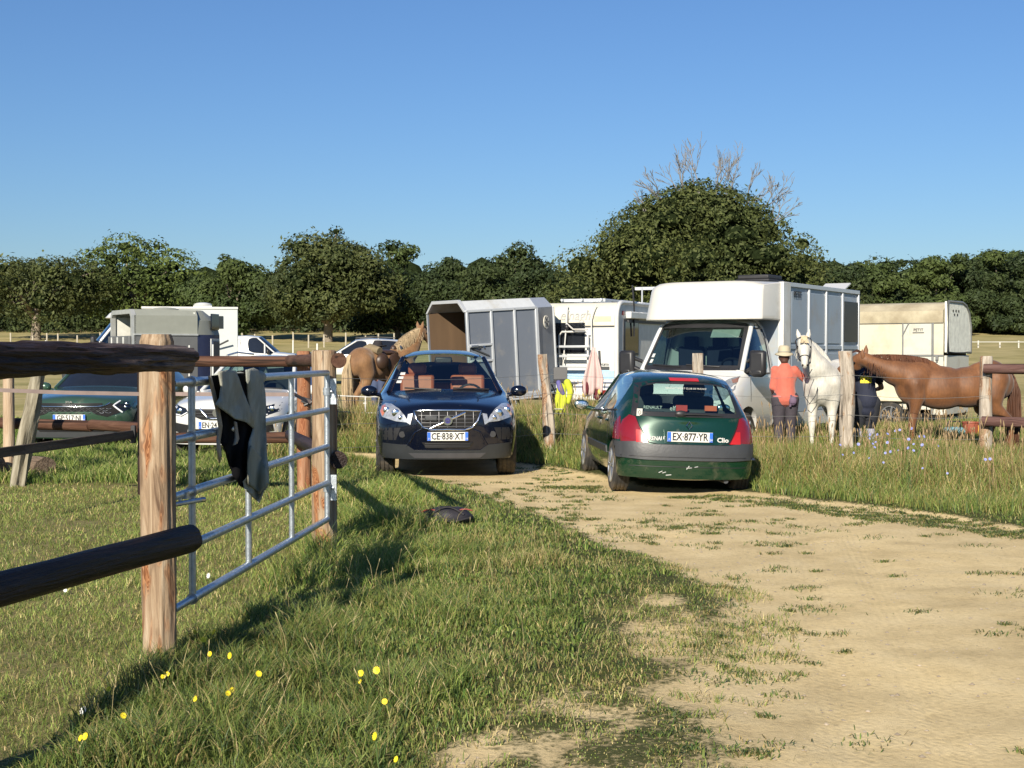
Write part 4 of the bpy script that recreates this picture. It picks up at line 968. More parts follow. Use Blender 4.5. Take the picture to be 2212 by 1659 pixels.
def cabin(root, mt, seat_mt, kx=1, y0=-0.75, y1=1.9, floor=0.45, dash_z=1.03, seat_y=0.25, top=1.42, wheel_x=0.36, rear=True, ky=1.0, dz=0.0):
    MB().box((0, (y0 + y1) / 2 * ky, floor), (1.5 * kx, (y1 - y0) * ky, 0.04)).build('cabin_floor', mt, root, 0)
    MB().prism([(-.86, .55), (-.86, dash_z - 0.05), (-.60, dash_z), (-.42, dash_z - .06), (-.42, .6)], -.76 * kx, .76 * kx, 'x').build('dashboard', mt, root, 40)
    for s in (1, -1):
        m = MB(); m.box((s*.37*kx, seat_y, .72 + dz), (.50, .52, .22)); m.box((s*.37*kx, seat_y + .28, 1.0 + dz), (.50, .15, .62), rotm(-.2)); m.box((s*.37*kx, seat_y + .35, 1.38 + dz), (.27, .11, .18))
        m.build('seat', seat_mt, root, 30, 0.05)
    if rear:
        m = MB(); m.box((0, seat_y + .85, .72 + dz), (1.25*kx, .5, .22)); m.box((0, seat_y + 1.08, .92 + dz), (1.25*kx, .14, .50), rotm(-.2)); m.build('rear_seat', seat_mt, root, 30, 0.05)
    ring = [(wheel_x + .185 * math.cos(a), -.38 - .10 * math.sin(a), dash_z - .02 + .165 * math.sin(a)) for a in [2*math.pi*k/24 for k in range(24)]]
    m = MB().tube(ring, 0.016, 6, closed=True); m.box((wheel_x, -.38, dash_z - .03), (.3, .03, .07)); m.build('steering_wheel', M['black_plastic'], root, 50)
def headlamp_guts(root, pts, r=0.045, name='reflector'):
    for (x, y, z) in pts:
        MB().ball((x, y, z), (r, r * .55, r), 14, 8).build(name, M['chrome'], root, 60)

M['bar_grey'] = mat('grille_bar_grey', (.10,.10,.105), .35, .5)
# ---- dark blue SUV with its nose to the camera
def blue_suv():
    x0, y0, rz = -0.985, 19.93, R(4.2)
    root = empty('parked_car', (x0, y0, 0), rz, 'dark blue sport utility car facing the camera, headlights and chrome grille in front', 'car')
    CARS.append((x0, y0, rz, 0.95, 2.35))
    P = paint('dark_blue_paint', (0.003, 0.0045, 0.012), 0.16, 0.0, 0.0, 0.55); S = suv_stations(kz=1.0)
    body, bvh = build_body(root, S, suv_mat, P, [(-1.40, .37, .42, .60, 1.2), (1.38, .37, .42, .60, 1.2)], glassmat('windscreen_glass', (0.86, 0.95, 0.88)))
    pillars(root, S, P, bvh); cabin(root, mat('grey_green_trim', (0.26, 0.29, 0.25), 0.7), mat('terracotta_leather', (0.27, 0.075, 0.035), 0.5))
    for x in (-.80, .80):
        for y in (-1.40, 1.38): wheel(root, x, y, .365, .235)
    G_ = M['grey_plastic']; BK = M['black_plastic']
    gr = [(-.43,.872),(-.25,.885),(.25,.885),(.43,.872),(.39,.76),(.31,.665),(.22,.638),(-.22,.638),(-.31,.665),(-.39,.76)]
    g = patch(bvh, 'grille', gr, M['dark'], root, off=.010); line(bvh, 'grille_frame', gr, M['chrome'], g, r=.013, off=.018, closed=True)
    for k in range(4): line(bvh, 'grille_bar', [(-.37+.02*k, .82-.047*k), (.37-.02*k, .82-.047*k)], M['bar_grey'], g, r=.006, off=.016, n=6)
    for k in range(7): line(bvh, 'grille_bar', [(-.33+.11*k, .865), (-.33+.11*k, .66)], M['bar_grey'], g, r=.006, off=.017)
    line(bvh, 'badge_bar', [(-.225,.655),(.225,.855)], M['chrome'], g, r=.017, off=.024, n=6)
    h, _ = proj(bvh, 'front', 0, .755)
    b = MB().tube([h + Vector((0,-.03,0)), h + Vector((0,-.045,0))], .060, 24).build('badge', M['chrome'], root, 40)
    MB().tube([h + Vector((0,-.046,0)), h + Vector((0,-.050,0))], .036, 24).build('badge_centre', mat('violet_blue', (0.04, 0.035, 0.16), 0.3), b, 40)
    text('lettering', 'VOLVO', .032, M['chrome'], b, h + Vector((0,-.055,0)))
    MB().box(h + Vector((-.21, -.015, .03)), (.16, .03, .065)).build('radar_cover', G_, root, 40, .015)
    lensm = glassmat('headlamp_lens', (0.92, 0.95, 0.98)); lampm = mat('lamp_housing', (0.55, 0.56, 0.57), 0.25, 0.6, var=0.35, vscale=22)
    for s in (1, -1):
        hl = [(.50,.728),(.66,.742),(.84,.79),(.872,.86),(.85,.925),(.80,.958),(.72,.955),(.62,.90),(.55,.82)]
        q = hl if s > 0 else mir(hl)
        l = patch(bvh, 'headlight', q, lampm, root, off=.014, bulge=.004, res=.035)
        for cx_, cz, r_ in ((.66, .845, .052), (.78, .875, .045), (.60, .79, .030)):
            hh, _ = proj(bvh, 'front', s * cx_, cz)
            if hh: MB().ball(hh + Vector((0, -.022, 0)), (r_, .012, r_), 14, 8).build('reflector', M['chrome'], l, 60)
        am = [(.835,.80),(.868,.86),(.845,.925),(.80,.945),(.79,.87)]; patch(bvh, 'indicator', am if s > 0 else mir(am), mat('amber', (0.55, 0.16, 0.05), 0.2, coat=0.6), l, off=.022, res=.03)
        dr = [(.445,.845),(.505,.835),(.525,.73),(.475,.70)]; patch(bvh, 'running_light', dr if s > 0 else mir(dr), lampm, root, off=.02)
        fg = [(.60,.66),(.84,.655),(.83,.50),(.66,.50)]; patch(bvh, 'air_intake', fg if s > 0 else mir(fg), BK, root, off=.003)
        hh, _ = proj(bvh, 'front', s * .58, .575)
        if hh: MB().tube([hh + Vector((0,-.004,0)), hh + Vector((0,-.012,0))], .040, 18).build('fog_light', M['black_plastic'], root, 40)
        ln = [(.33,.64),(.42,.60),(.47,.50),(.52,.42)]; line(bvh, 'bumper_crease', ln if s > 0 else mir(ln), P, root, r=.016, off=-.004)
        mirror(root, s * 1.045, -.50, 1.085, P, .23, .155)
        MB().tube([(s*.60, -.02, 1.675), (s*.615, .6, 1.715), (s*.59, 1.5, 1.685)], .014, 8).build('roof_rail', M['black_plastic'], root, 50)
    lb = [(-.83,.46),(-.52,.44),(-.42,.37),(.42,.37),(.52,.44),(.83,.46),(.84,.265),(.55,.255),(-.55,.255),(-.84,.265)]
    patch(bvh, 'lower_bumper', lb, mat('dark_bumper_plastic', (.022,.025,.028), .5, var=.15), root, off=.012)
    lg = [(-.33,.475),(.33,.475),(.27,.40),(-.27,.40)]; l = patch(bvh, 'lower_grille', lg, M['dark'], root, off=.014)
    for k in range(3): line(bvh, 'mesh_bar', [(-.29, .46-.022*k), (.29, .46-.022*k)], BK, l, r=.005, off=.018)
    patch(bvh, 'skid_plate', [(-.50,.335),(.50,.335),(.42,.27),(-.42,.27)], mat('silver_plastic', (0.05,0.05,0.055), 0.5), root, off=.02)
    hp_, _ = proj(bvh, 'front', 0, .555); number_plate(root, 'CE·838·XT', (0, hp_.y - .025, .553), right='14')
    cv = MB(); cv.box((0, -.14, 1.515), (.24, .05, .09)); cv.box((0, -.02, 1.50), (.26, .12, .05)); cv.build('camera_housing', BK, root, 40, .02)
    for k in range(3): patch(bvh, 'tax_sticker', [(-.67+.025*k, 1.20+.055*k), (-.60+.025*k, 1.20+.055*k), (-.59+.025*k, 1.235+.055*k), (-.655+.025*k, 1.235+.055*k)], M['plate'], root, off=.006, thick=.002)
    for s in (-.30, .36): line(bvh, 'wiper', [(s + .25, 1.115), (s - .25, 1.135)], BK, root, r=.011, off=.018, n=6)
    return root

# ---- dark green hatchback seen from behind
def hatch_stations():
    S = [
     [(0,-1.75,.22),(0,-1.82,.25),(0,-1.88,.42),(0,-1.88,.58),(0,-1.84,.68),(0,-1.80,.72),(0,-1.75,.74),(0,-1.70,.76)],
     [(0,-1.7,.22),(.45,-1.76,.25),(.5,-1.82,.42),(.5,-1.82,.58),(.48,-1.78,.68),(.44,-1.72,.74),(.28,-1.68,.77),(0,-1.6,.79)],
     [(0,-1.5,.2),(.68,-1.55,.24),(.76,-1.58,.42),(.78,-1.58,.58),(.74,-1.54,.72),(.66,-1.5,.80),(.4,-1.46,.84),(0,-1.42,.86)],
     [(0,-1.1,.2),(.74,-1.1,.22),(.80,-1.1,.45),(.81,-1.1,.62),(.78,-1.1,.80),(.70,-1.08,.88),(.42,-1.06,.92),(0,-1.0,.94)],
     [(0,-.75,.2),(.74,-.75,.2),(.80,-.75,.45),(.81,-.75,.62),(.785,-.72,.86),(.68,-.72,.93),(.42,-.84,.96),(0,-.90,.97)],
     [(0,-.1,.2),(.74,-.1,.2),(.80,-.1,.45),(.815,-.1,.64),(.78,-.08,.89),(.53,-.02,1.335),(.33,-.08,1.375),(0,-.11,1.385)],
     [(0,.28,.2),(.74,.28,.2),(.80,.28,.45),(.815,.28,.64),(.78,.28,.90),(.55,.28,1.37),(.34,.28,1.41),(0,.28,1.42)],
     [(0,.38,.2),(.74,.38,.2),(.80,.38,.45),(.815,.38,.64),(.78,.38,.90),(.55,.38,1.37),(.34,.38,1.41),(0,.38,1.42)],
     [(0,.98,.2),(.74,.98,.22),(.80,.98,.45),(.82,.98,.66),(.78,.98,.93),(.55,1.0,1.345),(.34,1.0,1.39),(0,1.0,1.40)],
     [(0,1.3,.2),(.78,1.3,.20),(.80,1.3,.45),(.82,1.3,.66),(.78,1.32,.94),(.54,1.28,1.31),(.34,1.30,1.355),(0,1.31,1.365)],
     [(0,1.5,.2),(.78,1.5,.20),(.80,1.5,.45),(.815,1.5,.64),(.76,1.50,.90),(.535,1.42,1.25),(.34,1.44,1.30),(0,1.46,1.315)],
     [(0,1.6,.18),(.775,1.70,.20),(.79,1.71,.40),(.79,1.68,.62),(.74,1.66,.84),(.60,1.70,.90),(.36,1.76,.90),(0,1.78,.90)],
     [(0,1.76,.17),(.44,1.85,.195),(.52,1.87,.40),(.52,1.85,.60),(.46,1.80,.76),(.36,1.79,.83),(.2,1.80,.86),(0,1.81,.87)],
     [(0,1.80,.17),(0,1.885,.195),(0,1.905,.40),(0,1.885,.60),(0,1.83,.74),(0,1.82,.80),(0,1.82,.83),(0,1.82,.85)]]
    return S
def hatch_mat(i, j):
    if i == 4 and j in (5, 6): return 1
    if i in (4, 5, 7, 8) and j == 4: return 2
    if i == 10 and j in (5, 6): return 3
    return 0
def green_hatch():
    bx, by = 1.985, 15.62; th = R(-4.5)         # rear bumper centre and heading
    hx, hy = math.sin(th), math.cos(th); x0, y0 = bx + hx * 1.88, by + hy * 1.88
    rz = math.pi - th
    root = empty('parked_car', (x0, y0, -0.01), rz, 'dark green hatchback seen from behind on the edge of the sandy track', 'car'); root.rotation_euler = (0, R(-1.8), rz)
    CARS.append((x0, y0, rz, 0.82, 1.9))
    P = paint('dark_green_paint', (0.004, 0.034, 0.017), 0.24, 0.3, 0.14); S = hatch_stations()
    body, bvh = build_body(root, S, hatch_mat, P, [(-1.22, .30, .34, .50, 1.1), (1.24, .30, .34, .50, 1.1)], glassmat('green_glass', (0.66, 0.80, 0.76)))
    pillars(root, S, P, bvh, 4, 5, .026); cabin(root, mat('dark_trim', (0.03, 0.032, 0.035), 0.8), mat('grey_seat_cloth', (0.05, 0.055, 0.06), 0.9), .86, -.72, 1.5, .4, .88, .15, 1.25, dz=-.20)
    for x in (-.70, .70):
        for y in (-1.22, 1.24): wheel(root, x, y, .295, .185, spokes=8)
    G_ = M['grey_plastic']; BK = M['black_plastic']; GR = mat('worn_grey_bumper', (0.042, 0.044, 0.048), 0.45, var=0.1, bump=0.1)
    # local +x is the car's right-hand side seen from behind on the left of the picture after the half turn
    bt = [(-.80,.60),(-.60,.61),(-.44,.585),(.44,.585),(.60,.61),(.80,.60),(.80,.425),(.5,.41),(-.5,.41),(-.80,.425)]
    patch(bvh, 'bumper_strip', bt, GR, root, 'rear', off=.022, thick=.04)
    for z, r in ((.445, .005), (.335, .005)): line(bvh, 'bumper_groove', [(-.76, z), (.76, z)], BK, root, 'rear', r=r, off=(.022 if z > .4 else 0.001), n=14)
    for s in (1, -1):
        sb = [(1.18,.60),(1.75,.60),(1.75,.425),(1.58,.425)]; patch(bvh, 'bumper_end', [(a, b) for a, b in sb] , GR, root, 'right' if s > 0 else 'left', off=.012, thick=.03)
        tl = [(.755,.60),(.46,.60),(.50,.66),(.565,.78),(.60,.885),(.66,.905),(.73,.84),(.775,.72)]
        q = tl if s > 0 else mir(tl)
        l = patch(bvh, 'tail_light', q, M['red_lens'], root, 'rear', off=.014, bulge=.006)
        il = [(.60,.602),(.47,.602),(.505,.66),(.55,.74),(.60,.74)]; patch(bvh, 'inner_lens', il if s > 0 else mir(il), mat('bright_red_lens', (0.42, 0.015, 0.012), 0.15, coat=0.6), l, 'rear', off=.024)
        sl_ = [(1.42,.62),(1.64,.62),(1.62,.76),(1.50,.88),(1.42,.80)]; patch(bvh, 'tail_light', sl_, M['red_lens'], root, 'right' if s > 0 else 'left', off=.008, thick=.01)
        mirror(root, s * .93, -.52, .93, P, .19, .125)
        vw = 'right' if s > 0 else 'left'
        patch(bvh, 'side_strip', [(-.70,.50),(.98,.50),(.98,.42),(-.70,.42)], GR, root, vw, off=.016)
        for pts in ([(-.62,.88),(-.66,.26)], [(.32,.89),(.33,.24)], [(.96,.90),(1.0,.60)]): line(bvh, 'door_gap', pts, M['dark'], root, vw, r=.004, off=.0)
        for yy in (.18, .86): MB().ball(Vector((s*.805, yy, .80)), (.015, .07, .018), 10, 6).build('door_handle', P, root, 60)
        line(bvh, 'window_trim', [(-.60,.875),(.3,.90),(1.3,.945)], BK, root, vw, r=.010, off=.004, n=8)
    # tailgate shut lines
    line(bvh, 'tailgate_gap', [(-.455,.60),(-.555,.78),(-.60,.90)], M['dark'], root, 'rear', r=.005, off=.002, n=6)
    line(bvh, 'tailgate_gap', [(.455,.60),(.555,.78),(.60,.90)], M['dark'], root, 'rear', r=.005, off=.002, n=6)
    line(bvh, 'tailgate_gap', [(-.455,.605),(-.36,.585),(.36,.585),(.455,.605)], M['dark'], root, 'rear', r=.005, off=.002, n=6)
    # black frame round the rear window
    rw = [(-.55,1.26),(-.35,1.305),(.35,1.305),(.55,1.26)]; patch(bvh, 'window_surround', rw + [(.52,1.22),(.33,1.262),(-.33,1.262),(-.52,1.22)], BK, root, 'rear', off=.004, thick=.01)
    for s in (1, -1):
        sd_ = [(.50,1.262),(.558,1.262),(.645,.91),(.58,.905)]; patch(bvh, 'window_surround', sd_ if s > 0 else mir(sd_), BK, root, 'rear', off=.005, thick=.01)
    patch(bvh, 'window_surround', [(-.62,.945),(.62,.945),(.63,.895),(-.63,.895)], BK, root, 'rear', off=.005, thick=.01)
    patch(bvh, 'brake_light', [(-.17,1.335),(.17,1.335),(.17,1.30),(-.17,1.30)], mat('brake_light_red', (0.5, 0.02, 0.015), 0.3), root, 'rear', off=.015)
    hh, _ = proj(bvh, 'rear', .02, .93)
    w_ = MB(); w_.ball(hh + Vector((.07, .02, 0)), (.075, .03, .04), 12, 8); w_.tube([hh + Vector((.05, .045, .0)), hh + Vector((-.22, .03, .0)), hh + Vector((-.42, -.01, -.015))], [.014, .012, .008], 6); w_.build('rear_wiper', BK, root, 50)
    hp_, _ = proj(bvh, 'rear', 0, .67)
    patch(bvh, 'plate_recess', [(-.29,.75),(.29,.75),(.28,.60),(-.28,.60)], P, root, 'rear', off=.006, thick=.01)
    number_plate(root, 'EX·877·YR', (0, hp_.y + .026, .675), math.pi, 0.0, right='54')
    h2, _ = proj(bvh, 'rear', 0, .80)
    MB().tube([h2 + Vector((math.cos(a)*.034, .012, math.sin(a)*.046)) for a in (0, math.pi/2, math.pi, 1.5*math.pi)], .008, 4, closed=True).build('badge', M['chrome'], root, 40)
    tr = (R(90), 0, math.pi)
    h3, _ = proj(bvh, 'rear', .42, .655); text('lettering', 'RENAULT', .062, M['white'], root, (.345, h3.y + .018, .648), tr, ext=.004, off=.002, w=.85)
    h3, _ = proj(bvh, 'rear', -.40, .655); text('lettering', 'Clio', .072, M['white'], root, (-.385, h3.y + .014, .645), tr, ext=.004, off=.002, w=1.1)
    h4, _ = proj(bvh, 'rear', 0, 1.20); text('lettering', 'RENAULT SPORT CLUB DE FRANCE', .030, M['plate'], root, (0, h4.y + .02, 1.215), (R(90+28), 0, math.pi), ext=.001)
    h5, _ = proj(bvh, 'rear', .50, .93); st_ = MB().box((0, 0, 0), (.065, .004, .085)).build('sticker', M['plate'], root, 0, loc=(.555, h5.y + .006, .935), rot=(R(-12), 0, 0))
    MB().tube([(.018 * math.cos(a), .004, .026 * math.sin(a)) for a in (0, math.pi/2, math.pi, 1.5*math.pi)], .003, 4, closed=True).build('mark', M['ink'], st_, 0)
    m = MB(); m.box((.05, 1.30, .925), (.9, .30, .02)); m.build('parcel_shelf', mat('shelf_dark', (0.02,0.02,0.022), 0.9), root, 0)
    text('lettering', 'RENAULT', .05, M['plate'], root, (.36, 1.46, .985), tr, ext=.001); text('lettering', 'elf', .075, M['plate'], root, (.13, 1.47, .98), tr, ext=.001)
    MB().box((.02, 1.44, .985), (.13, .03, .07)).build('red_sticker', mat('sticker_red', (0.45, .04, .03), .6), root, 0); MB().box((-.33, 1.40, .99), (.14, .03, .06)).build('orange_label', mat('sticker_orange', (0.55, .10, .04), .6), root, 0)
    # scrapes on the lower bumper
    for (a, b, c, d) in ((.0,.35,.03,.31),(-.06,.335,-.10,.345),(.03,.325,-.03,.33),(.30,.285,.34,.265),(.26,.275,.30,.262),(.20,.245,.26,.238)):
        line(bvh, 'scrape', [(a, b), (c, d)], mat('bare_scrape', (0.42,0.42,0.40), .6), root, 'rear', r=.005, off=.001, n=2)
    MB().box((0, 1.55, .22), (1.1, .35, .09)).build('underbody', M['dark'], root, 30, .03)
    MB().tube([(-.45, 1.1, .17), (-.45, 1.78, .18)], .028, 10).build('exhaust', M['grey_plastic'], root, 50)
    return root

# ---- the two cars nosed up to the paddock fence
def grey_green_suv():
    Y = 22.0; x0 = (149 - CX) / F * 21.8 - .0; rz = R(-2); root = empty('parked_car', (x0, Y + 2.25, -.02), rz, 'dark green sport utility car with a wide black honeycomb grille, behind the plank rail', 'car')
    CARS.append((x0, Y + 2.25, rz, .95, 2.3))
    P = paint('grey_green_paint', (0.055, 0.115, 0.075), 0.2, 0.5, 0.08); S = suv_stations(.99, .97, .97, .27)
    body, bvh = build_body(root, S, suv_mat, P, [(-1.38, .37, .42, .60, 1.2), (1.35, .37, .42, .60, 1.2)], M['glass_dark'], 2); pillars(root, S, P, bvh)
    for x in (-.79, .79):
        for y in (-1.38, 1.35): wheel(root, x, y, .36, .23)
    BK = M['black_plastic']
    gr = [(-.80,.80),(-.62,.835),(-.40,.775),(.40,.775),(.62,.835),(.80,.80),(.74,.68),(.58,.62),(.42,.66),(.34,.705),(-.34,.705),(-.42,.66),(-.58,.62),(-.74,.68)]
    g = patch(bvh, 'grille', gr, M['dark'], root, off=.008)
    for r_ in range(3):
        for k in range(13):
            xx = -.60 + .1 * k + (.05 if r_ % 2 else 0); zz = .755 - .033 * r_
            if abs(xx) < .62: line(bvh, 'grille_cell', [(xx - .032, zz), (xx, zz - .012), (xx + .032, zz)], M['alu'] if abs(xx) > .42 else M['grey_plastic'], g, r=.005, off=.012, n=2)
    line(bvh, 'grille_trim', [(-.60,.845),(-.54,.80),(-.42,.785),(.42,.785),(.54,.80),(.60,.845)], M['chrome'], g, r=.009, off=.018)
    for k in range(3): line(bvh, 'upper_slat', [(-.50, .835 - .015*k), (.50, .835 - .015*k)], BK, g, r=.006, off=.012, n=8)
    h, _ = proj(bvh, 'front', 0, .80); MB().box(h + Vector((0,-.012,0)), (.22, .02, .05)).build('sensor_cover', M['grey_plastic'], root, 40, .006)
    text('lettering', 'KIA', .05, M['chrome'], root, h + Vector((0,-.03,.055)), ext=.004, off=.002, w=1.4)
    for s in (1, -1):
        hl = [(.66,.80),(.76,.86),(.87,.85),(.86,.76),(.80,.70)]; l = patch(bvh, 'headlight', hl if s > 0 else mir(hl), M['glass_dark'], root, off=.010)
        for cz in (.82, .77):
            hh, _ = proj(bvh, 'front', s*.80, cz)
            if hh: MB().ball(hh + Vector((0,-.012,0)), (.035,.01,.022), 12, 8).build('reflector', M['chrome'], l, 60)
        bo = [(.72,.87),(.655,.80),(.78,.69)]; line(bvh, 'light_blade', bo if s > 0 else mir(bo), mat('white_light_bar', (.8,.82,.85), .2), l, r=.013, off=.018)
        mirror(root, s * 1.04, -.50, 1.06, P)
    patch(bvh, 'lower_grille', [(-.60,.47),(.60,.47),(.52,.38),(-.52,.38)], M['dark'], root, off=.012); patch(bvh, 'lower_bumper', [(-.82,.42),(-.56,.40),(.56,.40),(.82,.42),(.78,.29),(-.78,.29)], M['grey_plastic'], root, off=.010)
    hp_, _ = proj(bvh, 'front', 0, .60); number_plate(root, 'GP·517·NJ', (0, hp_.y - .022, .605), right='37')
def white_suv():
    x0 = (505 - CX) / F * 20.6; rz = R(-7); root = empty('parked_car', (x0 + .0, 22.8, -.02), rz, 'white sport utility car facing the camera behind the gate and the hanging cloth', 'car')
    CARS.append((x0, 22.8, rz, .92, 2.25))
    P = M['car_white']; S = suv_stations(.975, .95, .965, .26)
    body, bvh = build_body(root, S, suv_mat, P, [(-1.35, .36, .41, .60, 1.2), (1.30, .36, .41, .60, 1.2)], glassmat('pale_windscreen', (.5,.62,.6)), 2); pillars(root, S, P, bvh)
    cabin(root, mat('dark_trim_2', (0.03, 0.032, 0.035), 0.8), mat('black_seat_cloth', (0.03, 0.03, 0.035), 0.9), .95)
    for x in (-.78, .78):
        for y in (-1.35, 1.30): wheel(root, x, y, .35, .22)
    g = patch(bvh, 'grille', [(-.46,.80),(.46,.80),(.40,.70),(.24,.64),(-.24,.64),(-.40,.70)], M['dark'], root, off=.008)
    for k in range(3): line(bvh, 'grille_bar', [(-.40+.04*k, .775-.04*k), (.40-.04*k, .775-.04*k)], M['grey_plastic'], g, r=.005, off=.012, n=6)
    line(bvh, 'chrome_v', [(-.27,.80),(-.13,.66),(.13,.66),(.27,.80)], M['chrome'], root, r=.020, off=.016, n=6)
    h, _ = proj(bvh, 'front', 0, .745); MB().tube([h + Vector((.0,-.02,0)), h + Vector((0,-.035,0))], .062, 24).build('badge', M['chrome'], root, 40)
    for s in (1, -1):
        hl = [(.46,.745),(.52,.81),(.70,.85),(.86,.90),(.88,.86),(.84,.76),(.70,.70),(.58,.685)]; l = patch(bvh, 'headlight', hl if s > 0 else mir(hl), M['glass_dark'], root, off=.008)
        for cx_, cz in ((.62,.765),(.75,.80)):
            hh, _ = proj(bvh, 'front', s*cx_, cz)
            if hh: MB().ball(hh + Vector((0,-.014,0)), (.045,.012,.045), 14, 8).build('reflector', M['chrome'], l, 60)
        line(bvh, 'light_blade', [(s*.48,.75),(s*.58,.70),(s*.72,.72)], mat('white_blade', (.8,.82,.85), .2), l, r=.008, off=.014)
        mirror(root, s * 1.02, -.50, 1.05, P)
        MB().tube([(s*.57, 0, 1.60), (s*.585, .6, 1.65), (s*.56, 1.4, 1.62)], .016, 8).build('roof_rail', M['alu'], root, 50)
        fg = [(.46,.56),(.78,.60),(.80,.47),(.50,.42)]; patch(bvh, 'air_intake', fg if s > 0 else mir(fg), M['black_plastic'], root, off=.005)
    patch(bvh, 'lower_grille', [(-.42,.50),(.42,.50),(.40,.36),(-.40,.36)], M['black_plastic'], root, off=.010)
    hp_, _ = proj(bvh, 'front', 0, .545); number_plate(root, 'EN·241·VK', (-.02, hp_.y - .025, .56))
    for s in (-.28, .34): line(bvh, 'wiper', [(s + .24, 1.075), (s - .24, 1.09)], M['black_plastic'], root, r=.011, off=.016, n=6)
M['car_white'] = mat('gloss_white_paint', (0.60, 0.60, 0.58), 0.2, var=0.03, vscale=1.5, coat=0.8, dirt=(0.5, 0.45, 0.35), dirt_amt=0.1)
def far_suv():
    Y = 54; root = empty('parked_car', (X(698, Y) + 1.35, Y, terr(0, Y) + .12), R(-92), 'distant white sport utility car, mostly hidden by the palomino horse', 'car')
    S = suv_stations(.95, .96, 1.0, .24); body, bvh = build_body(root, S, suv_mat, M['car_white'], [(-1.35,.36,.42,.6,1.2),(1.3,.36,.42,.6,1.2)], M['glass_dark'], 2); pillars(root, S, M['car_white'], bvh)
    for x in (-.78, .78):
        for y in (-1.35, 1.30): wheel(root, x, y, .35, .22)
    for s in (1, -1):
        mirror(root, s*1.0, -.5, 1.08, M['car_white']); MB().tube([(s*.57, 0, 1.66), (s*.585, .6, 1.71), (s*.56, 1.4, 1.68)], .02, 8).build('roof_rail', M['grey_plastic'], root, 50)
def small_van():
    Y = 60; root = empty('parked_van', (X(668, Y) - 2.1, Y, terr(0, Y) - .02), R(92), 'small white panel van facing right beyond the white horse lorry', 'van')
    S = suv_stations(.92, .92, 1.0, .22)
    for i in range(6, 12):
        S[i] = [(x, y, z) if k < 5 else (x * 1.18, y * (1.08 if i > 10 else 1), z + (.16 if i < 11 else .25)) for k, (x, y, z) in enumerate(S[i])]
    def fm(i, j):
        if i == 5 and j in (5, 6): return 1
        if i in (5, 6) and j == 4: return 2
        return 0
    body, bvh = build_body(root, S, fm, M['car_white'], [(-1.3,.35,.40,.6,1.2),(1.3,.35,.40,.6,1.2)], M['glass_dark'], 2); pillars(root, S, M['car_white'], bvh)
    for x in (-.76, .76):
        for y in (-1.3, 1.3): wheel(root, x, y, .33, .2)
    for s in (1, -1):
        mirror(root, s*.98, -.45, 1.12, M['black_plastic'], .2, .24)
        pn = [(.75,1.62),(1.8,1.60),(1.8,1.15),(.75,1.12)]; line(bvh, 'panel_crease', pn, M['grey_plastic'], root, 'right' if s > 0 else 'left', r=.012, closed=True)
# ------------------------------------------------------------------ horse vans, trailers, motorhome
def master_stations():
    return [
     [(0,-.80,.30),(0,-.86,.33),(0,-.93,.50),(0,-.96,.72),(0,-.93,.92),(0,-.88,1.02),(0,-.80,1.08),(0,-.70,1.14)],
     [(0,-.75,.30),(.52,-.80,.33),(.56,-.86,.50),(.58,-.88,.72),(.56,-.84,.94),(.50,-.78,1.06),(.32,-.74,1.12),(0,-.62,1.18)],
     [(0,-.6,.30),(.84,-.58,.34),(.93,-.60,.52),(.95,-.60,.72),(.92,-.56,.98),(.78,-.54,1.12),(.44,-.52,1.20),(0,-.46,1.25)],
     [(0,-.2,.30),(.90,-.25,.34),(.99,-.25,.55),(1.0,-.25,.80),(.97,-.22,1.16),(.86,-.20,1.26),(.50,-.24,1.31),(0,-.30,1.33)],
     [(0,.1,.30),(.92,.1,.34),(1.0,.1,.55),(1.01,.1,.80),(.985,.05,1.24),(.88,.02,1.33),(.50,-.14,1.37),(0,-.18,1.38)],
     [(0,.5,.30),(.92,.5,.34),(1.0,.5,.55),(1.01,.5,.80),(.985,.45,1.26),(.80,.62,2.10),(.48,.50,2.17),(0,.46,2.19)],
     [(0,1.0,.30),(.92,1.0,.34),(1.0,1.0,.55),(1.01,1.0,.80),(.985,1.0,1.27),(.81,1.0,2.17),(.48,1.0,2.26),(0,1.0,2.28)],
     [(0,1.12,.30),(.92,1.12,.34),(1.0,1.12,.55),(1.01,1.12,.80),(.985,1.12,1.27),(.81,1.12,2.17),(.48,1.12,2.27),(0,1.12,2.29)],
     [(0,1.25,.30),(.92,1.25,.34),(1.0,1.25,.55),(1.01,1.25,.80),(.985,1.25,1.27),(.81,1.25,2.17),(.48,1.25,2.27),(0,1.25,2.29)],
     [(0,1.27,.32),(0,1.27,.36),(0,1.27,.55),(0,1.27,.80),(0,1.27,1.27),(0,1.27,2.12),(0,1.27,2.2),(0,1.27,2.26)]]
def master_mat(i, j):
    if i == 4 and j in (5, 6): return 1
    if i in (4, 5) and j == 4: return 2
    return 0
def box_frame(mb, x0, x1, y0, y1, z0, z1, t=0.03):
    pass
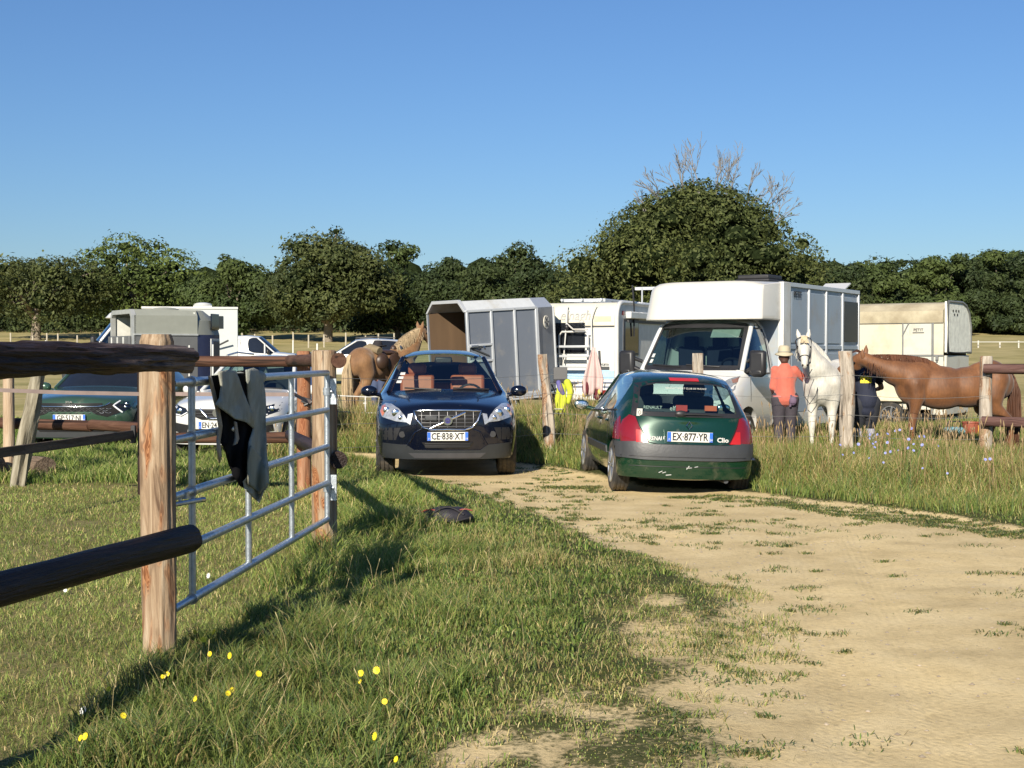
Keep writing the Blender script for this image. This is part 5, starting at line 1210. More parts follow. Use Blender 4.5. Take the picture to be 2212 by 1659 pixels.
def horse_van(root, detail=True, box_len=4.2, box_top=2.96, cap_mat=None, side_mat=None, glass=None, cap_h=None):
    P = M['car_white']; S = master_stations()
    body, bvh = build_body(root, S, master_mat, P, [(0.0, .36, .42, .6, 1.3)], glass or glassmat('van_glass', (.40,.52,.50)), 2)
    pillars(root, S, P, bvh, 4, 5, .040)
    BK = M['black_plastic']
    for x in (-.88, .88):
        wheel(root, x, 0, .34, .22, spokes=6); wheel(root, x, 3.55, .34, .22, spokes=6)
    y0, y1 = 1.28, 1.28 + box_len; W = 1.07; z0, z1 = .52, box_top
    side_mat = side_mat or M['white']
    MB().box((0, (y0 + y1) / 2, (z0 + z1) / 2), (2 * W - .04, y1 - y0, z1 - z0)).build('box_body', side_mat, root, 30, .01)
    # moulded cap over the cab
    nx_, nz_ = 13, 9; mb = MB(); vs = []; zt = cap_h or z1
    for k in range(nz_):
        q = k / (nz_ - 1); z = 2.16 + (zt - 2.16) * q
        yf = .26 + .16 * q + .42 * max(0, q - .75) ** 2 * 4
        for i in range(nx_):
            u = -1 + 2 * i / (nx_ - 1); hw = (W - .03) * (1 - .05 * q)
            yy = yf + .16 * abs(u) ** 9 + .06 * abs(u) ** 2
            vs.append((hw * math.copysign(abs(u) ** .9, u), yy, z - .06 * abs(u) ** 6 * (q > .9)))
    fs = []
    for k in range(nz_ - 1):
        for i in range(nx_ - 1): a = k * nx_ + i; fs.append((a, a + 1, a + nx_ + 1, a + nx_))
    n0 = len(vs)
    for k in range(nz_):                     # back edge
        z = 2.16 + (zt - 2.16) * k / (nz_ - 1)
        vs.append((-(W - .03), y0, z)); vs.append(((W - .03), y0, z))
    for k in range(nz_ - 1):
        fs.append((k * nx_, (k+1) * nx_, n0 + 2*(k+1), n0 + 2*k)); fs.append((k*nx_ + nx_ - 1, n0 + 2*k + 1, n0 + 2*(k+1) + 1, (k+1)*nx_ + nx_ - 1))
    fs.append(tuple([(nz_-1)*nx_ + i for i in range(nx_)] + [n0 + 2*(nz_-1) + 1, n0 + 2*(nz_-1)]))
    fs.append(tuple([i for i in range(nx_)][::-1] + [n0, n0 + 1]))
    mb.add(vs, fs); mb.build('roof_cap', cap_mat or M['cream_gel'], root, 50, .02)
    for s in (1, -1):
        mb = MB(); mb.box((0, 0, 0), (.27, .14, .40)); mb.box((0, -.01, -.15), (.22, .13, .14)); m_ = mb.build('wing_mirror', BK, root, 40, .05, loc=(s*1.15, .02, 1.46))
        MB().tube([(-s*.05, .0, -.05), (-s*.22, .08, -.14)], .04, 8).build('mirror_arm', BK, m_, 50); MB().tube([(-s*.05, .0, .10), (-s*.22, .12, .02)], .03, 8).build('mirror_arm', BK, m_, 50)
        vw = 'right' if s > 0 else 'left'
        line(bvh, 'door_gap', [(.14,1.24),(.10,.75),(.42,.55),(.46,.40)], M['dark'], root, vw, r=.005, n=5); line(bvh, 'door_gap', [(1.10,2.1),(1.10,.40)], M['dark'], root, vw, r=.005, n=8)
        line(bvh, 'window_trim', [(.12,1.28),(1.0,1.29),(1.0,2.02),(.66,2.02)], BK, root, vw, r=.014, off=.004, n=8)
        hl = [(.64,1.02),(.80,1.22),(.90,1.26),(.93,1.05),(.86,.90),(.70,.88)]
        patch(bvh, 'headlight', hl if s > 0 else mir(hl), mat('van_lamp', (.45,.47,.48), .2, .6, var=.3, vscale=20), root, off=.008)
        am = [(.84,1.20),(.90,1.24),(.92,1.16),(.88,1.15)]; patch(bvh, 'indicator', am if s > 0 else mir(am), mat('amber_lens', (.22,.12,.10), .2), root, off=.014)
    # windscreen surround, wipers, dashboard, seats
    for s in (1, -1):
        a = [(.80,1.40),(.86,1.40),(.77,2.06),(.71,2.06)]; patch(bvh, 'screen_surround', a if s > 0 else mir(a), BK, root, off=.006, thick=.01)
    patch(bvh, 'screen_surround', [(-.74,2.10),(.74,2.10),(.74,2.03),(-.74,2.03)], BK, root, off=.006, thick=.01)
    patch(bvh, 'screen_surround', [(-.86,1.42),(.86,1.42),(.80,1.345),(-.80,1.345)], BK, root, off=.010, thick=.01)
    for a, b in (((.55,1.40),(.0,1.43)), ((-.10,1.40),(-.65,1.43))): line(bvh, 'wiper', [a, b], BK, root, r=.014, off=.025, n=6)
    line(bvh, 'bonnet_seam', [(0,1.02),(0,1.32)], M['grey_plastic'], root, r=.004, n=4)
    patch(bvh, 'grille', [(-.50,.98),(.50,.98),(.44,.84),(-.44,.84)], BK, root, off=.008); patch(bvh, 'front_bumper', [(-.85,.66),(.85,.66),(.78,.36),(-.78,.36)], M['grey_plastic'], root, off=.012)
    tr = mat('van_trim', (.045,.05,.055), .8)
    if detail:
        MB().box((0, .35, 1.18), (1.75, .5, .25)).build('dashboard', tr, root, 30, .04)
        for x in (-.50, 0.02, .50):
            m = MB(); m.box((x, .95, 1.0), (.46, .45, .18)); m.box((x, 1.14, 1.40), (.46, .13, .66)); m.box((x, 1.14, 1.80), (.26, .10, .20)); m.build('seat', mat('navy_seat', (.02,.025,.05), .8), root, 30, .04)
        ring = [(.50 + .21 * math.cos(a), .62 - .13 * math.sin(a), 1.38 + .15 * math.sin(a)) for a in [2*math.pi*k/24 for k in range(24)]]
        MB().tube(ring, .018, 6, closed=True).build('steering_wheel', BK, root, 50)
        patch(bvh, 'sun_visor', [(.22,2.0),(.66,2.0),(.66,1.87),(.22,1.87)], mat('pale_visor', (.5,.52,.46), .8), root, off=-.05, thick=.01)
        hat = MB(); hat.ball((0,0,0), (.16,.14,.035)); hat.ball((0,0,.04), (.085,.08,.065)); hat.build('straw_hat', mat('straw', (.42,.38,.22), .9), root, 50, loc=(.02,.30,1.35))
        for k in range(2): patch(bvh, 'tax_sticker', [(-.76,1.46+.09*k),(-.70,1.46+.09*k),(-.69,1.52+.09*k),(-.75,1.52+.09*k)], M['plate'], root, off=.010, thick=.002)
    MB().box((0, 2.8, .42), (1.2, 3.6, .12)).build('chassis', M['dark'], root, 0)
    return bvh, y0, y1, W, z0, z1
M['cream_gel'] = mat('cream_gelcoat', (0.60, 0.58, 0.52), 0.32, var=0.03, vscale=1.5, coat=0.3, dirt=(0.42, 0.38, 0.28), dirt_amt=0.15)
M['panel_blue'] = mat('blue_grey_panel', (0.29, 0.345, 0.405), 0.42, 0.1, var=0.04, vscale=1.2, dirt=(0.35,0.33,0.28), dirt_amt=0.15)
M['frame_alu'] = mat('white_aluminium_frame', (0.50, 0.52, 0.54), 0.35, 0.3, var=0.04)
def petit_logo(parent, loc, rot, s=1.0):
    text('lettering', 'PETIT', .15 * s, M['ink'], parent, loc, rot, ext=.003, off=.001); 
def big_van():
    rz = R(-32); root = empty('horse_van', (2.873, 22.38, 0), rz, 'white horse van with cream roof cap and blue-grey panelled box behind the green hatchback', 'van')
    CARS.append((2.873 + .53*2.2, 22.38 + .848*2.2, rz, 1.05, 3.1))
    bvh, y0, y1, W, z0, z1 = horse_van(root, side_mat=M['panel_blue'], box_len=3.95, box_top=2.79)
    s = 1; x = W - .02; FA = M['frame_alu']
    def bar(yc, zc, dy, dz, nm='frame_bar', mt=None, dx=.05): MB().box((x + dx/2 - .012, yc, zc), (dx, dy, dz)).build(nm, mt or FA, root, 30, .006)
    MB().box((x - .01, y0 + .16, (z0+z1)/2), (.10, .34, z1 - z0 + .01)).build('corner_panel', M['white'], root, 30, .01)
    bar((y0+y1)/2, z1 - .03, y1 - y0, .07); bar(y1 - .03, (z0+z1)/2, .06, z1 - z0 - .15)
    n = 4; ys_ = [y0 + .36 + (y1 - .06 - y0 - .36) * k / n for k in range(n + 1)]
    for yy in ys_[1:-1]: bar(yy, (z0+z1)/2, .07, z1 - z0 - .16)
    bar((y0 + y1)/2 + .16, 1.72, y1 - y0 - .40, .07, mt=M['panel_blue'], dx=.035)
    for a, b in zip(ys_, ys_[1:]):
        for zc, hz_ in ((2.22, .92), (1.12, 1.05)):
            MB().box((x + .006, (a + b)/2, zc), (.02, (b - a) - .14, hz_ - .06)).build('side_panel', M['panel_blue'], root, 30, .004)
    a, b = ys_[-2], ys_[-1]; MB().box((x + .03, (a+b)/2, 2.20), (.02, (b - a) - .12, .74)).build('window', M['black_glass'], root, 30, .004)
    petit_logo(root, (x + .035, ys_[0] + .30, 2.60), (R(90), 0, R(90)))
    v = MB(); v.box((0, 0, 0), (.62, .72, .05)); v.box((0, .0, .06), (.56, .64, .08)); v.build('roof_vent', mat('black_vent', (.02,.02,.022), .6), root, 30, .05, loc=(.45, y0 + .55, z1 + .05))
    f = MB(); f.box((0, 0, 0), (.5, .6, .03), rotm(.35)); f.build('roof_hatch', M['white'], root, 30, .005, loc=(.55, y1 + .05, z1 + .06))
    for q in (.4, .55):
        MB().tube([(x + .06, 2.9 + q, .60), (x + .06, 3.1 + q, .60)], .02, 8).build('ring_tie', BKM, root, 50)
    # lower side skirt and wheel arch of the box
    MB().box((x - .02, (y0+y1)/2, .50), (.06, y1 - y0, .26)).build('side_skirt', M['white'], root, 30, .01)
    return root
BKM = M['black_plastic']
def left_lorry():
    Y = 38.5; g0 = terr(X(350, Y), Y); root = empty('horse_van', (-11.50, Y, g0 + .02), R(-79), 'white horse lorry facing left behind the grey two-tone trailer', 'lorry')
    bvh, y0, y1, W, z0, z1 = horse_van(root, False, 2.55, 2.46, M['white'], M['box_pale'], glassmat('lorry_glass', (.12,.18,.2)), cap_h=2.34)
    # camera side is local +x after the turn
    x = W - .02
    MB().box((x + .01, y0 + 1.95, 2.05), (.03, .42, .34)).build('window', M['glass_dark'], root, 30, .004)
    for zz in (0, .42): MB().tube([(x + .05, y0 + 1.7, 1.25 - zz), (x + .25, y0 + 2.3, 1.55 - zz)], .025, 6).build('stay_bar', BKM, root, 50)
    MB().box((x + .0, (y0+y1)/2, z1 - .02), (.06, y1 - y0 + .02, .06)).build('roof_trim', M['white'], root, 30, .005)
    v = MB(); v.box((0,0,0), (.5,.5,.05)); v.ball((0,0,.05), (.25,.25,.07)); v.build('roof_vent', M['white'], root, 40, loc=(.5, y0 + 1.6, z1 + .03))
M['box_pale'] = mat('pale_grey_box', (0.46, 0.49, 0.49), 0.4, var=0.03)
M['t_grey'] = mat('grey_upper_shell', (0.24, 0.25, 0.215), 0.5, var=0.05)
M['t_dark'] = mat('dark_grey_plank', (0.105, 0.108, 0.11), 0.5, var=0.06)
def two_tone_trailer():
    Y = 28.5; th = R(59); cx_, = (X(290, Y),); root = empty('horse_trailer', (cx_, Y, 0), -th, 'two-tone grey horse trailer with its top rear door open, left of the picture', 'trailer')
    # local: +y runs from the rear opening to the front, +x is the side towards the camera
    w = 1.62; L_ = 1.34; zt = H(658, Y); zm = H(711, Y + .5); z0 = .5
    x1, x0 = 0, -w
    ug, dk = M['t_grey'], M['t_dark']; al = mat('trailer_trim', (.45,.46,.44), .4, .4)
    MB().box((x1 - .02, L_/2, (zt + zm)/2 - .06), (.04, L_, zt - zm - .12)).build('upper_side', ug, root, 30, .004)
    MB().box((x0 + .02, L_/2, (zt + zm)/2), (.04, L_, zt - zm)).build('upper_side', ug, root, 30, .004)
    MB().box((x1 - .02, L_/2, (zm + z0)/2), (.04, L_, zm - z0)).build('lower_side', dk, root, 30, .004)
    MB().box((x0 + .02, L_/2, (zm + z0)/2), (.04, L_, zm - z0)).build('lower_side', dk, root, 30, .004)
    MB().prism([(x1, zt - .14), (x1 - .12, zt), (x0 + .12, zt), (x0, zt - .14), (x0 + .04, zt - .16), (x0 + .14, zt - .04), (x1 - .14, zt - .04), (x1 - .04, zt - .16)], 0, L_, 'y').build('roof', ug, root, 40)
    MB().box(((x0 + x1)/2, L_/2, z0), (w, L_, .08)).build('floor', dk, root)
    MB().box((x1 + .004, L_/2, zm), (.05, L_ + .01, .035)).build('trim_strip', al, root)
    MB().box(((x0+x1)/2, L_ - .05, (zt + z0)/2), (w - .1, .04, zt - z0 - .1)).build('bulkhead', mat('pale_bulkhead', (.62,.63,.58), .5), root)
    for xx in (x0 + .05, x1 - .05): MB().box((xx, L_/2, (zt + z0)/2), (.012, L_ - .1, zt - z0 - .2)).build('lining', mat('pale_lining', (.60,.60,.55), .6), root)
    # rear frame and lowered door
    MB().prism([(x1, z0), (x1, zt - .12), (x1 - .12, zt), (x0 + .12, zt), (x0, zt - .12), (x0, z0), (x0 + .09, z0), (x0 + .09, zt - .16), (x0 + .16, zt - .09), (x1 - .16, zt - .09), (x1 - .09, zt - .16), (x1 - .09, z0)], -.05, .04, 'y').build('rear_frame', al, root, 30)
    d = MB().box(((x0+x1)/2, -.08, (zm + z0)/2 - .03), (w - .02, .05, zm - z0)).build('tailgate', dk, root, 30, .01)
    for k in range(3): MB().box((x0 + .35 + .45*k, -.12, (zm + z0)/2), (.05, .03, zm - z0 - .1)).build('tailgate_rib', al, d, 30, .005)
    # rounded front
    pr = [(L_, 0), (L_ + .30, -.10), (L_ + .62, -.42), (L_ + .72, -w/2), (L_ + .62, -w + .42), (L_ + .30, -w + .10), (L_, -w)]
    def shell(za, zb, nm, mt, topin=0.0):
        vs = [(p[1], p[0], za) for p in pr] + [(-w/2 + (p[1] + w/2) * (1 - topin*.35), L_ + (p[0] - L_) * (1 - topin), zb) for p in pr]; n = len(pr)
        fs = [(i, i+1, n+i+1, n+i) for i in range(n-1)] + [tuple(range(n, 2*n))]
        return MB().add(vs, fs).build(nm, mt, root, 40)
    shell(z0, zm, 'front_panel', mat('navy_panel', (.03,.04,.09), .4)); shell(zm, zt - .22, 'front_shell', ug, .12)
    vs = [(-w/2 + (p[1] + w/2) * .958, L_ + (p[0]-L_)*.88, zt - .22) for p in pr] + [(-w/2 + (p[1] + w/2) * .8, L_ + (p[0]-L_)*.45, zt) for p in pr]; n = len(pr)
    MB().add(vs, [(i, i+1, n+i+1, n+i) for i in range(n-1)] + [tuple(range(n, 2*n))]).build('front_shell', ug, root, 50)
    dr = Vector((pr[0][1], pr[0][0], 0)); e = Vector((pr[1][1], pr[1][0], 0)) - dr; f2 = Vector((pr[2][1], pr[2][0], 0)) - Vector((pr[1][1], pr[1][0], 0)); rz2 = math.atan2(f2.y, f2.x)
    c = (Vector((pr[1][1], pr[1][0], 0)) + Vector((pr[2][1], pr[2][0], 0))) / 2
    MB().box((0, 0, 0), (.36, .03, .34)).build('window', M['glass_dark'], root, 30, .01, loc=(c.x + .01, c.y + .0, (zm+zt)/2 + .02), rot=(0, 0, rz2))
    fr = MB().box((0,0,0), (.40, .03, .80)).build('side_door', al, root, 30, .01, loc=(c.x + .012, c.y, zm - .48), rot=(0,0,rz2)); MB().box((0,-.02,0), (.32,.03,.70)).build('door_panel', mat('navy_door', (.025,.04,.08), .3), fr, 30, .005)
    for yy in (.75,): wheel(root, -.02, yy, .30, .18)
    v = MB(); v.ball((0,0,0), (.22,.3,.05)); v.build('roof_vent', ug, root, 50, loc=(-w/2, .9, zt + .02))
def grey_trailer():
    Y = 29.6; th = R(54); g0 = terr(X(1017, Y), Y)
    root = empty('horse_trailer', (X(1017, Y), Y, g0), 0, 'grey horse trailer framed in white with its rear ramp open, behind the dark blue car', 'trailer')
    root.rotation_mode = 'XYZ'; root.rotation_euler = (R(3.6), 0, -th)
    # local +y: rear to front; +x: side seen from the camera
    w = 1.50; L_ = 1.90; z0 = .50; zs = H(674, Y) ; zt = zs + .22; al = M['frame_alu']; gp_ = mat('slate_grey_panel', (.15,.17,.205), .45, .1, var=.05, vscale=1.0, dirt=(.3,.28,.24), dirt_amt=.12); ply = mat('brown_plywood', (.12,.075,.042), .75, var=.18, vscale=3, stretch=(1,1,.15))
    x1, x0 = 0, -w
    for i, xx in enumerate((x1 - .012, x0 + .012)):
        MB().box((xx, L_/2, (z0 + zs)/2), (.024, L_, zs - z0)).build('side_wall', gp_, root)
        MB().box((xx + (-.016 if i == 0 else .016), L_/2, (z0+zs)/2), (.006, L_ - .06, zs - z0 - .04)).build('plywood_lining', ply, root)
    MB().box(((x0+x1)/2, L_ - .02, (z0+zs)/2), (w - .04, .03, zs - z0)).build('front_bulkhead', ply, root)
    ch = .24
    MB().prism([(x1, zs), (x1 - ch, zt), (x0 + ch, zt), (x0, zs), (x0 + .03, zs - .01), (x0 + ch + .01, zt - .03), (x1 - ch - .01, zt - .03), (x1 - .03, zs - .01)], 0, L_, 'y').build('roof', mat('pale_roof', (.48,.50,.51), .4, var=.05, dirt=(.3,.27,.2), dirt_amt=.25), root, 20)
    MB().box(((x0+x1)/2, L_/2, z0 - .03), (w, L_, .07)).build('floor', mat('floor_wood', (.12,.09,.06), .8), root)
    # white frame
    t = .055
    def bar(nm, c, d): MB().box(c, d).build(nm, al, root, 30, .008)
    for k, yy in enumerate((.03, .66, 1.28, L_ - .03)): bar('frame_post', (x1 + .012, yy, (z0+zs)/2), (t, t, zs - z0 + .02))
    bar('frame_rail', (x1 + .012, L_/2, zs), (t, L_, t)); bar('frame_rail', (x1 + .012, L_/2, z0), (t, L_, t)); bar('frame_post', (x0 - .012, .03, (z0+zs)/2), (t, t, zs - z0 + .02))
    bar('door_rail', (x1 + .014, .35, 1.62), (t, .6, .05)); bar('door_rail', (x1 + .014, .35, 1.28), (t, .6, .05))
    MB().prism([(x1 + .03, zs - .02), (x1 - ch, zt + .03), (x0 + ch, zt + .03), (x0 - .03, zs - .02), (x0 + .04, zs - .02), (x0 + ch + .01, zt - .04), (x1 - ch - .01, zt - .04), (x1 - .04, zs - .02)], -.02, .06, 'y').build('rear_arch', al, root, 20, .005)
    l = MB(); l.box((0,0,0), (.04,.20,.05)); l.tube([(.03,-.1,0),(.03,.1,0)], .015, 6); l.build('latch', M['alu'], root, 30, .005, loc=(x1 + .06, .15, 1.60))
    st = MB().tube([(x1 + .02, .12, 1.56), (x1 + .02, .55, 1.38)], .018, 6).build('stay_bar', M['grey_plastic'], root)
    # wedge nose
    a = R(30); n0 = Vector((x1, L_)); n1 = n0 + Vector((-math.sin(a), math.cos(a))) * .95; m1 = Vector((x0 - (n1.x - x1), n1.y))
    pl_ = [n0, n1, m1, Vector((x0, L_))]
    vs = [(p.x, p.y, z0) for p in pl_] + [(p.x, p.y, zs) for p in pl_]; MB().add(vs, [(i, i+1, 4+i+1, 4+i) for i in range(3)] + [(3,2,1,0)]).build('nose_panel', gp_, root, 20)
    tp_ = [(p.x, p.y, zs) for p in pl_] + [(x1 - ch, L_, zt), (n1.x - ch*.6, n1.y - .12, zt), (m1.x + ch*.6, m1.y - .12, zt), (x0 + ch, L_, zt)]
    MB().add(tp_, [(0,1,5,4),(1,2,6,5),(2,3,7,6),(4,5,6,7)]).build('nose_roof', al, root, 20)
    for p in (n0, n1): MB().tube([(p.x + .01, p.y, z0), (p.x + .01, p.y, zs)], .032, 8).build('frame_post', al, root, 50)
    c = (n0 + n1)/2; nn = Vector((math.cos(a), math.sin(a)))
    dk = MB(); dk.tube([Vector((c.x, c.y, 2.02)) + Vector((nn.x, nn.y, 0)) * .01, Vector((c.x, c.y, 2.02)) + Vector((nn.x, nn.y, 0)) * .03], .15, 20); e = dk.build('round_vent', M['cream_gel'], root, 40)
    for k in range(6):
        an = k * math.pi / 3; tv = Vector((-nn.y, nn.x, 0)); q = Vector((c.x, c.y, 2.02)) + Vector((nn.x, nn.y, 0)) * .035
        MB().tube([q + tv * math.cos(an) * .03 + Vector((0,0,math.sin(an) * .03)), q + tv * math.cos(an) * .12 + Vector((0,0,math.sin(an)*.12))], .014, 4).build('vent_slot', M['grey_plastic'], e, 0)
    # ramp, chassis, wheels, drawbar
    MB().box((-w/2, -.75, .32), (w - .1, 1.5, .06), rotm(R(14))).build('ramp', ply, root, 30, .01)
    fl = MB(); fl.box((x1 + .10, 1.0, z0 - .10), (.22, 1.6, .04)); fl.tube([(x1 + .1, .3, z0 - .05), (x1 + .1, 1.9, z0 - .05)], .03, 8); fl.build('mudguard', al, root, 40, .01)
    wheel(root, .04, .95, .29, .17); wheel(root, -w - .04, .95, .29, .17)
    db = MB(); db.tube([(x1 - .3, L_ + .2, .42), (-w/2, L_ + 1.9, .42)], .04, 8); db.tube([(x0 + .3, L_ + .2, .42), (-w/2, L_ + 1.9, .42)], .04, 8); db.build('drawbar', M['galv'], root)
    CARS.append((X(1017, Y) + .5, Y + 1.0, -th, 1.2, 1.6))
def cream_trailer():
    Y = 28.8; phi = R(34); corner = Vector((X(2038, Y), Y, 0))
    root = empty('horse_trailer', corner, -phi, 'old cream horse trailer with dark hinge strips, behind the chestnut horse', 'trailer')
    # local: side runs along -x from the corner; end face runs along +y
    L_ = 3.2; w = 1.62; zt = H(641, Y); zr = H(686, Y); z2 = H(757, Y); z0 = .34
    cr = mat('old_cream_gelcoat', (.58,.53,.40), .42, var=.06, vscale=1.2, dirt=(.30,.25,.16), dirt_amt=.28, dscale=1.4); pl = mat('off_white_panel', (.52,.51,.44), .45, var=.04, dirt=(.35,.3,.22), dirt_amt=.2); tr = mat('grey_hinge_strip', (.20,.205,.20), .5, .3)
    def panel(nm, xa, xb, za, zb, mt, y=0.0, th_=.03): return MB().box(((xa+xb)/2, y, (za+zb)/2), (abs(xb-xa), th_, abs(zb-za))).build(nm, mt, root, 30, .004)
    panel('side_panel', -L_, -.86, z2, zr, cr); panel('side_panel', -L_, -.86, z0, z2, cr)
    panel('door_panel', -.845, -.235, z2, zr, pl, -.006); panel('door_panel', -.845, -.235, z0 + .1, z2, pl, -.006)
    panel('side_panel', -.20, 0, z2, zr, cr, .0); panel('door_panel', -.20, -.0, z0, z2, pl, -.004)
    # curved upper shell
    n = 9; vs = []; pr = [(-.0, zr), (-.03, zr + .12), (-.0, zr + .27), (.10, zt - .10), (.24, zt - .02), (.45, zt)]
    pr = [(-.045, zr + .0), (-.06, zr + .10), (-.05, zr + .25), (.03, zt - .14), (.16, zt - .05), (.40, zt), (w - .40, zt), (w - .16, zt - .05), (w - .03, zt - .14), (w + .05, zr + .25), (w + .045, zr)]
    MB().prism([(b, c) for b, c in pr], -L_, -.0, 'x').build('roof_shell', mat('weathered_cream_roof', (.52,.465,.325), .5, var=.08, dirt=(.17,.125,.07), dirt_amt=.62, dscale=1.6), root, 35)
    MB().box((-L_/2, w, (z0 + zr)/2), (L_, .03, zr - z0)).build('side_panel', cr, root); MB().box((-L_, w/2, (z0+zr)/2), (.03, w, zr - z0)).build('front_panel', cr, root)
    for (xa, xb, za, zb) in ((-L_, 0, zr - .012, zr + .022), (-L_, 0, z2 - .02, z2 + .02), (-.865, -.835, z0, zr), (-.245, -.195, z0, zr)):
        MB().box(((xa+xb)/2, -.028, (za+zb)/2), (xb - xa, .02, zb - za)).build('hinge_strip', tr, root, 30, .004)
    MB().tube([(-.86, -.03, zr - .27), (-.72, -.03, zr)], .014, 6).build('stay_bar', tr, root)
    MB().prism([(0, zr - .03), (-.14, zr - .03), (0, zr - .27)], -.004, -.025, 'y').build('corner_gusset', pl, root, loc=(-.72, 0, 0))
    text('lettering', 'PETIT', .085, M['ink'], root, (-.52, -.03, zr - .15), ext=.003); MB().box((-.52, -.03, zr - .205), (.24, .006, .014)).build('logo_line', M['ink'], root)
    # end: tall rounded upper door
    e = .035
    MB().box((e, w/2, (z0 + z2)/2), (.05, w, z2 - z0)).build('tailgate', pl, root, 30, .01)
    po = [(0.0, z2 + .06), (0.0, zt + .01), (w*.62, zt + .01), (w*.80, zt - .05), (w*.93, zt - .20), (w + .02, zt - .50), (w + .02, z2 + .06)]
    MB().prism(po, e - .02, e + .05, 'x').build('rear_top_door', mat('textured_white_fibreglass', (.74,.74,.64), .7, var=.16, vscale=9, bump=.4), root, 30, .012)
    po2 = po + [po[0]]
    MB().tube([(e + .055, a, b) for a, b in po], .028, 8, closed=True).build('door_seal', tr, root, 50)
    for i, (a, b) in enumerate(((.35, .18), (.55, .18), (.75, .18), (.45, .26), (.65, .26))): MB().tube([(e + .05, a, zt - b), (e + .062, a, zt - b)], .026, 10).build('vent_hole', M['dark'], root, 40)
    h = MB(); h.box((-.12, -.05, z2 - .045), (.06, .03, .09)); h.tube([(-.14,-.05,z2-.12),(-.10,-.05,z2-.12)], .015, 6); h.build('latch', tr, root)
    wheel(root, -1.4, .03, .30, .18).rotation_euler = (0, 0, R(90)); 
    for c in root.children:
        if c.name.startswith('tyre'): c.location = (-1.1, -.0, .30)
    MB().box((-L_/2, w/2, z0 - .02), (L_, w, .08)).build('floor', M['dark'], root); MB().box((-1.1, -.06, .62), (.85, .16, .03)).build('mudguard', cr, root, 30, .01)
    CARS.append((corner.x - 1.4, corner.y + 1.1, -phi, 1.9, 1.0))
def motorhome():
    Y = 31.5; th = R(24); c = Vector((X(1333, Y), Y, terr(2, Y))); root = empty('motorhome', c, -th, 'cream and white motorhome seen from behind with a bicycle rack on its back', 'motorhome')
    # local: +x = 0 is the right-hand side wall, rear wall spans -w..0 at y = 0, +y forward
    w = 2.22; L_ = 5.6; zt = H(646, Y); zs = H(697, Y); z0 = .45
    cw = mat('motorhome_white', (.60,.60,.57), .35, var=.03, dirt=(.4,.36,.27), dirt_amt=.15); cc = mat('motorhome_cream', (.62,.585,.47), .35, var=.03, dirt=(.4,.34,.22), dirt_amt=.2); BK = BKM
    r = .34
    prf = [(.0, z0), (.0, zt - r)] + [(r - r * math.cos(a), zt - r + r * math.sin(a)) for a in [math.pi/2 * k/6 for k in range(1, 7)]] + [(L_, zt), (L_, z0)]
    MB().prism(prf, -w + .05, -.05, 'x').build('rear_wall', cw, root, 35)
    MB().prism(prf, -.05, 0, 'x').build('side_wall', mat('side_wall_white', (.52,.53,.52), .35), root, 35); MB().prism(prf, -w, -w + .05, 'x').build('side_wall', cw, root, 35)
    edge = prf[1:9]; 
    MB().tube([(-.01, a - .01, b) for a, b in prf[0:9]], .055, 8).build('corner_moulding', M['white'], root, 50)
    up = [(-.006, zs), (-.006, zt - r)] + [(r - (r + .006) * math.cos(a), zt - r + (r + .006) * math.sin(a)) for a in [math.pi/2 * k/6 for k in range(1, 7)]] + [(r, zt - .05), (.05, zt - r), (.05, zs)]
    MB().prism(up, -w + .04, -.06, 'x').build('upper_shell', cc, root, 35)
    MB().box((-w/2, -.015, zs - .01), (w - .12, .02, .03)).build('trim_strip', M['grey_plastic'], root)
    text('lettering', 'elnagh', .33, mat('grey_letters', (.36,.36,.36), .6), root, (-1.02, -.014, zs + .24), ext=.003, shear=.25, w=.9)
    MB().box((-.35, -.014, zs + .16), (.40, .006, .11)).build('faded_patch', mat('tan_patch', (.62,.47,.32), .6), root)
    MB().box((-1.25, -.01, 1.86), (.95, .03, .70)).build('rear_window', M['glass_dark'], root, 30, .02)
    MB().box((-w/2, -.012, 1.02), (w - .14, .012, .20)).build('blue_stripe', mat('pale_blue_stripe', (.33,.52,.72), .5, var=.15, vscale=30), root)
    for zz, hh in ((.84, .035), (.74, .035)): MB().box((-w/2, -.014, zz), (w - .14, .012, hh)).build('grey_stripe', mat('slate_stripe', (.12,.14,.20), .5), root)
    text('lettering', 'Ducato', .10, M['ink'], root, (-.34, -.02, 1.26), ext=.002); MB().box((-.34, -.02, 1.17), (.32, .01, .07)).build('dark_label', M['grey_plastic'], root)
    b = MB(); b.box((-w/2, -.09, .56), (w, .22, .26)); b.build('rear_bumper', cw, root, 30, .04)
    for s in (-.22, -w + .22): MB().box((s, -.21, .60), (.26, .03, .15)).build('tail_light', M['red_lens'], root, 30, .01)
    np_ = number_plate(root, '1010·AF', (-1.45, -.22, .55))
    # side window, awning, hatch, lights
    MB().box((.012, .95, 1.88), (.03, .95, .74)).build('side_window', M['glass_dark'], root, 30, .03); MB().box((.006, .95, 1.88), (.02, 1.06, .85)).build('window_frame', BK, root, 30, .06)
    MB().box((.06, 2.6, zt - .28), (.14, 4.0, .16)).build('awning_case', M['white'], root, 30, .02); MB().box((.02, 2.6, zt - .42), (.06, 3.9, .06)).build('awning_rail', M['grey_plastic'], root)
    MB().box((.01, .40, zt - .24), (.02, .13, .10)).build('side_marker', mat('dark_red_marker', (.2,.02,.02), .3), root, 30, .02)
    f = MB().box((.01, .55, 1.02), (.02, .42, .46)).build('service_hatch', cc, root, 30, .02); MB().box((.014, 0, 0), (.02,.30,.34)).build('hatch_inset', M['grey_plastic'], f, loc=(.01,.55,1.02))
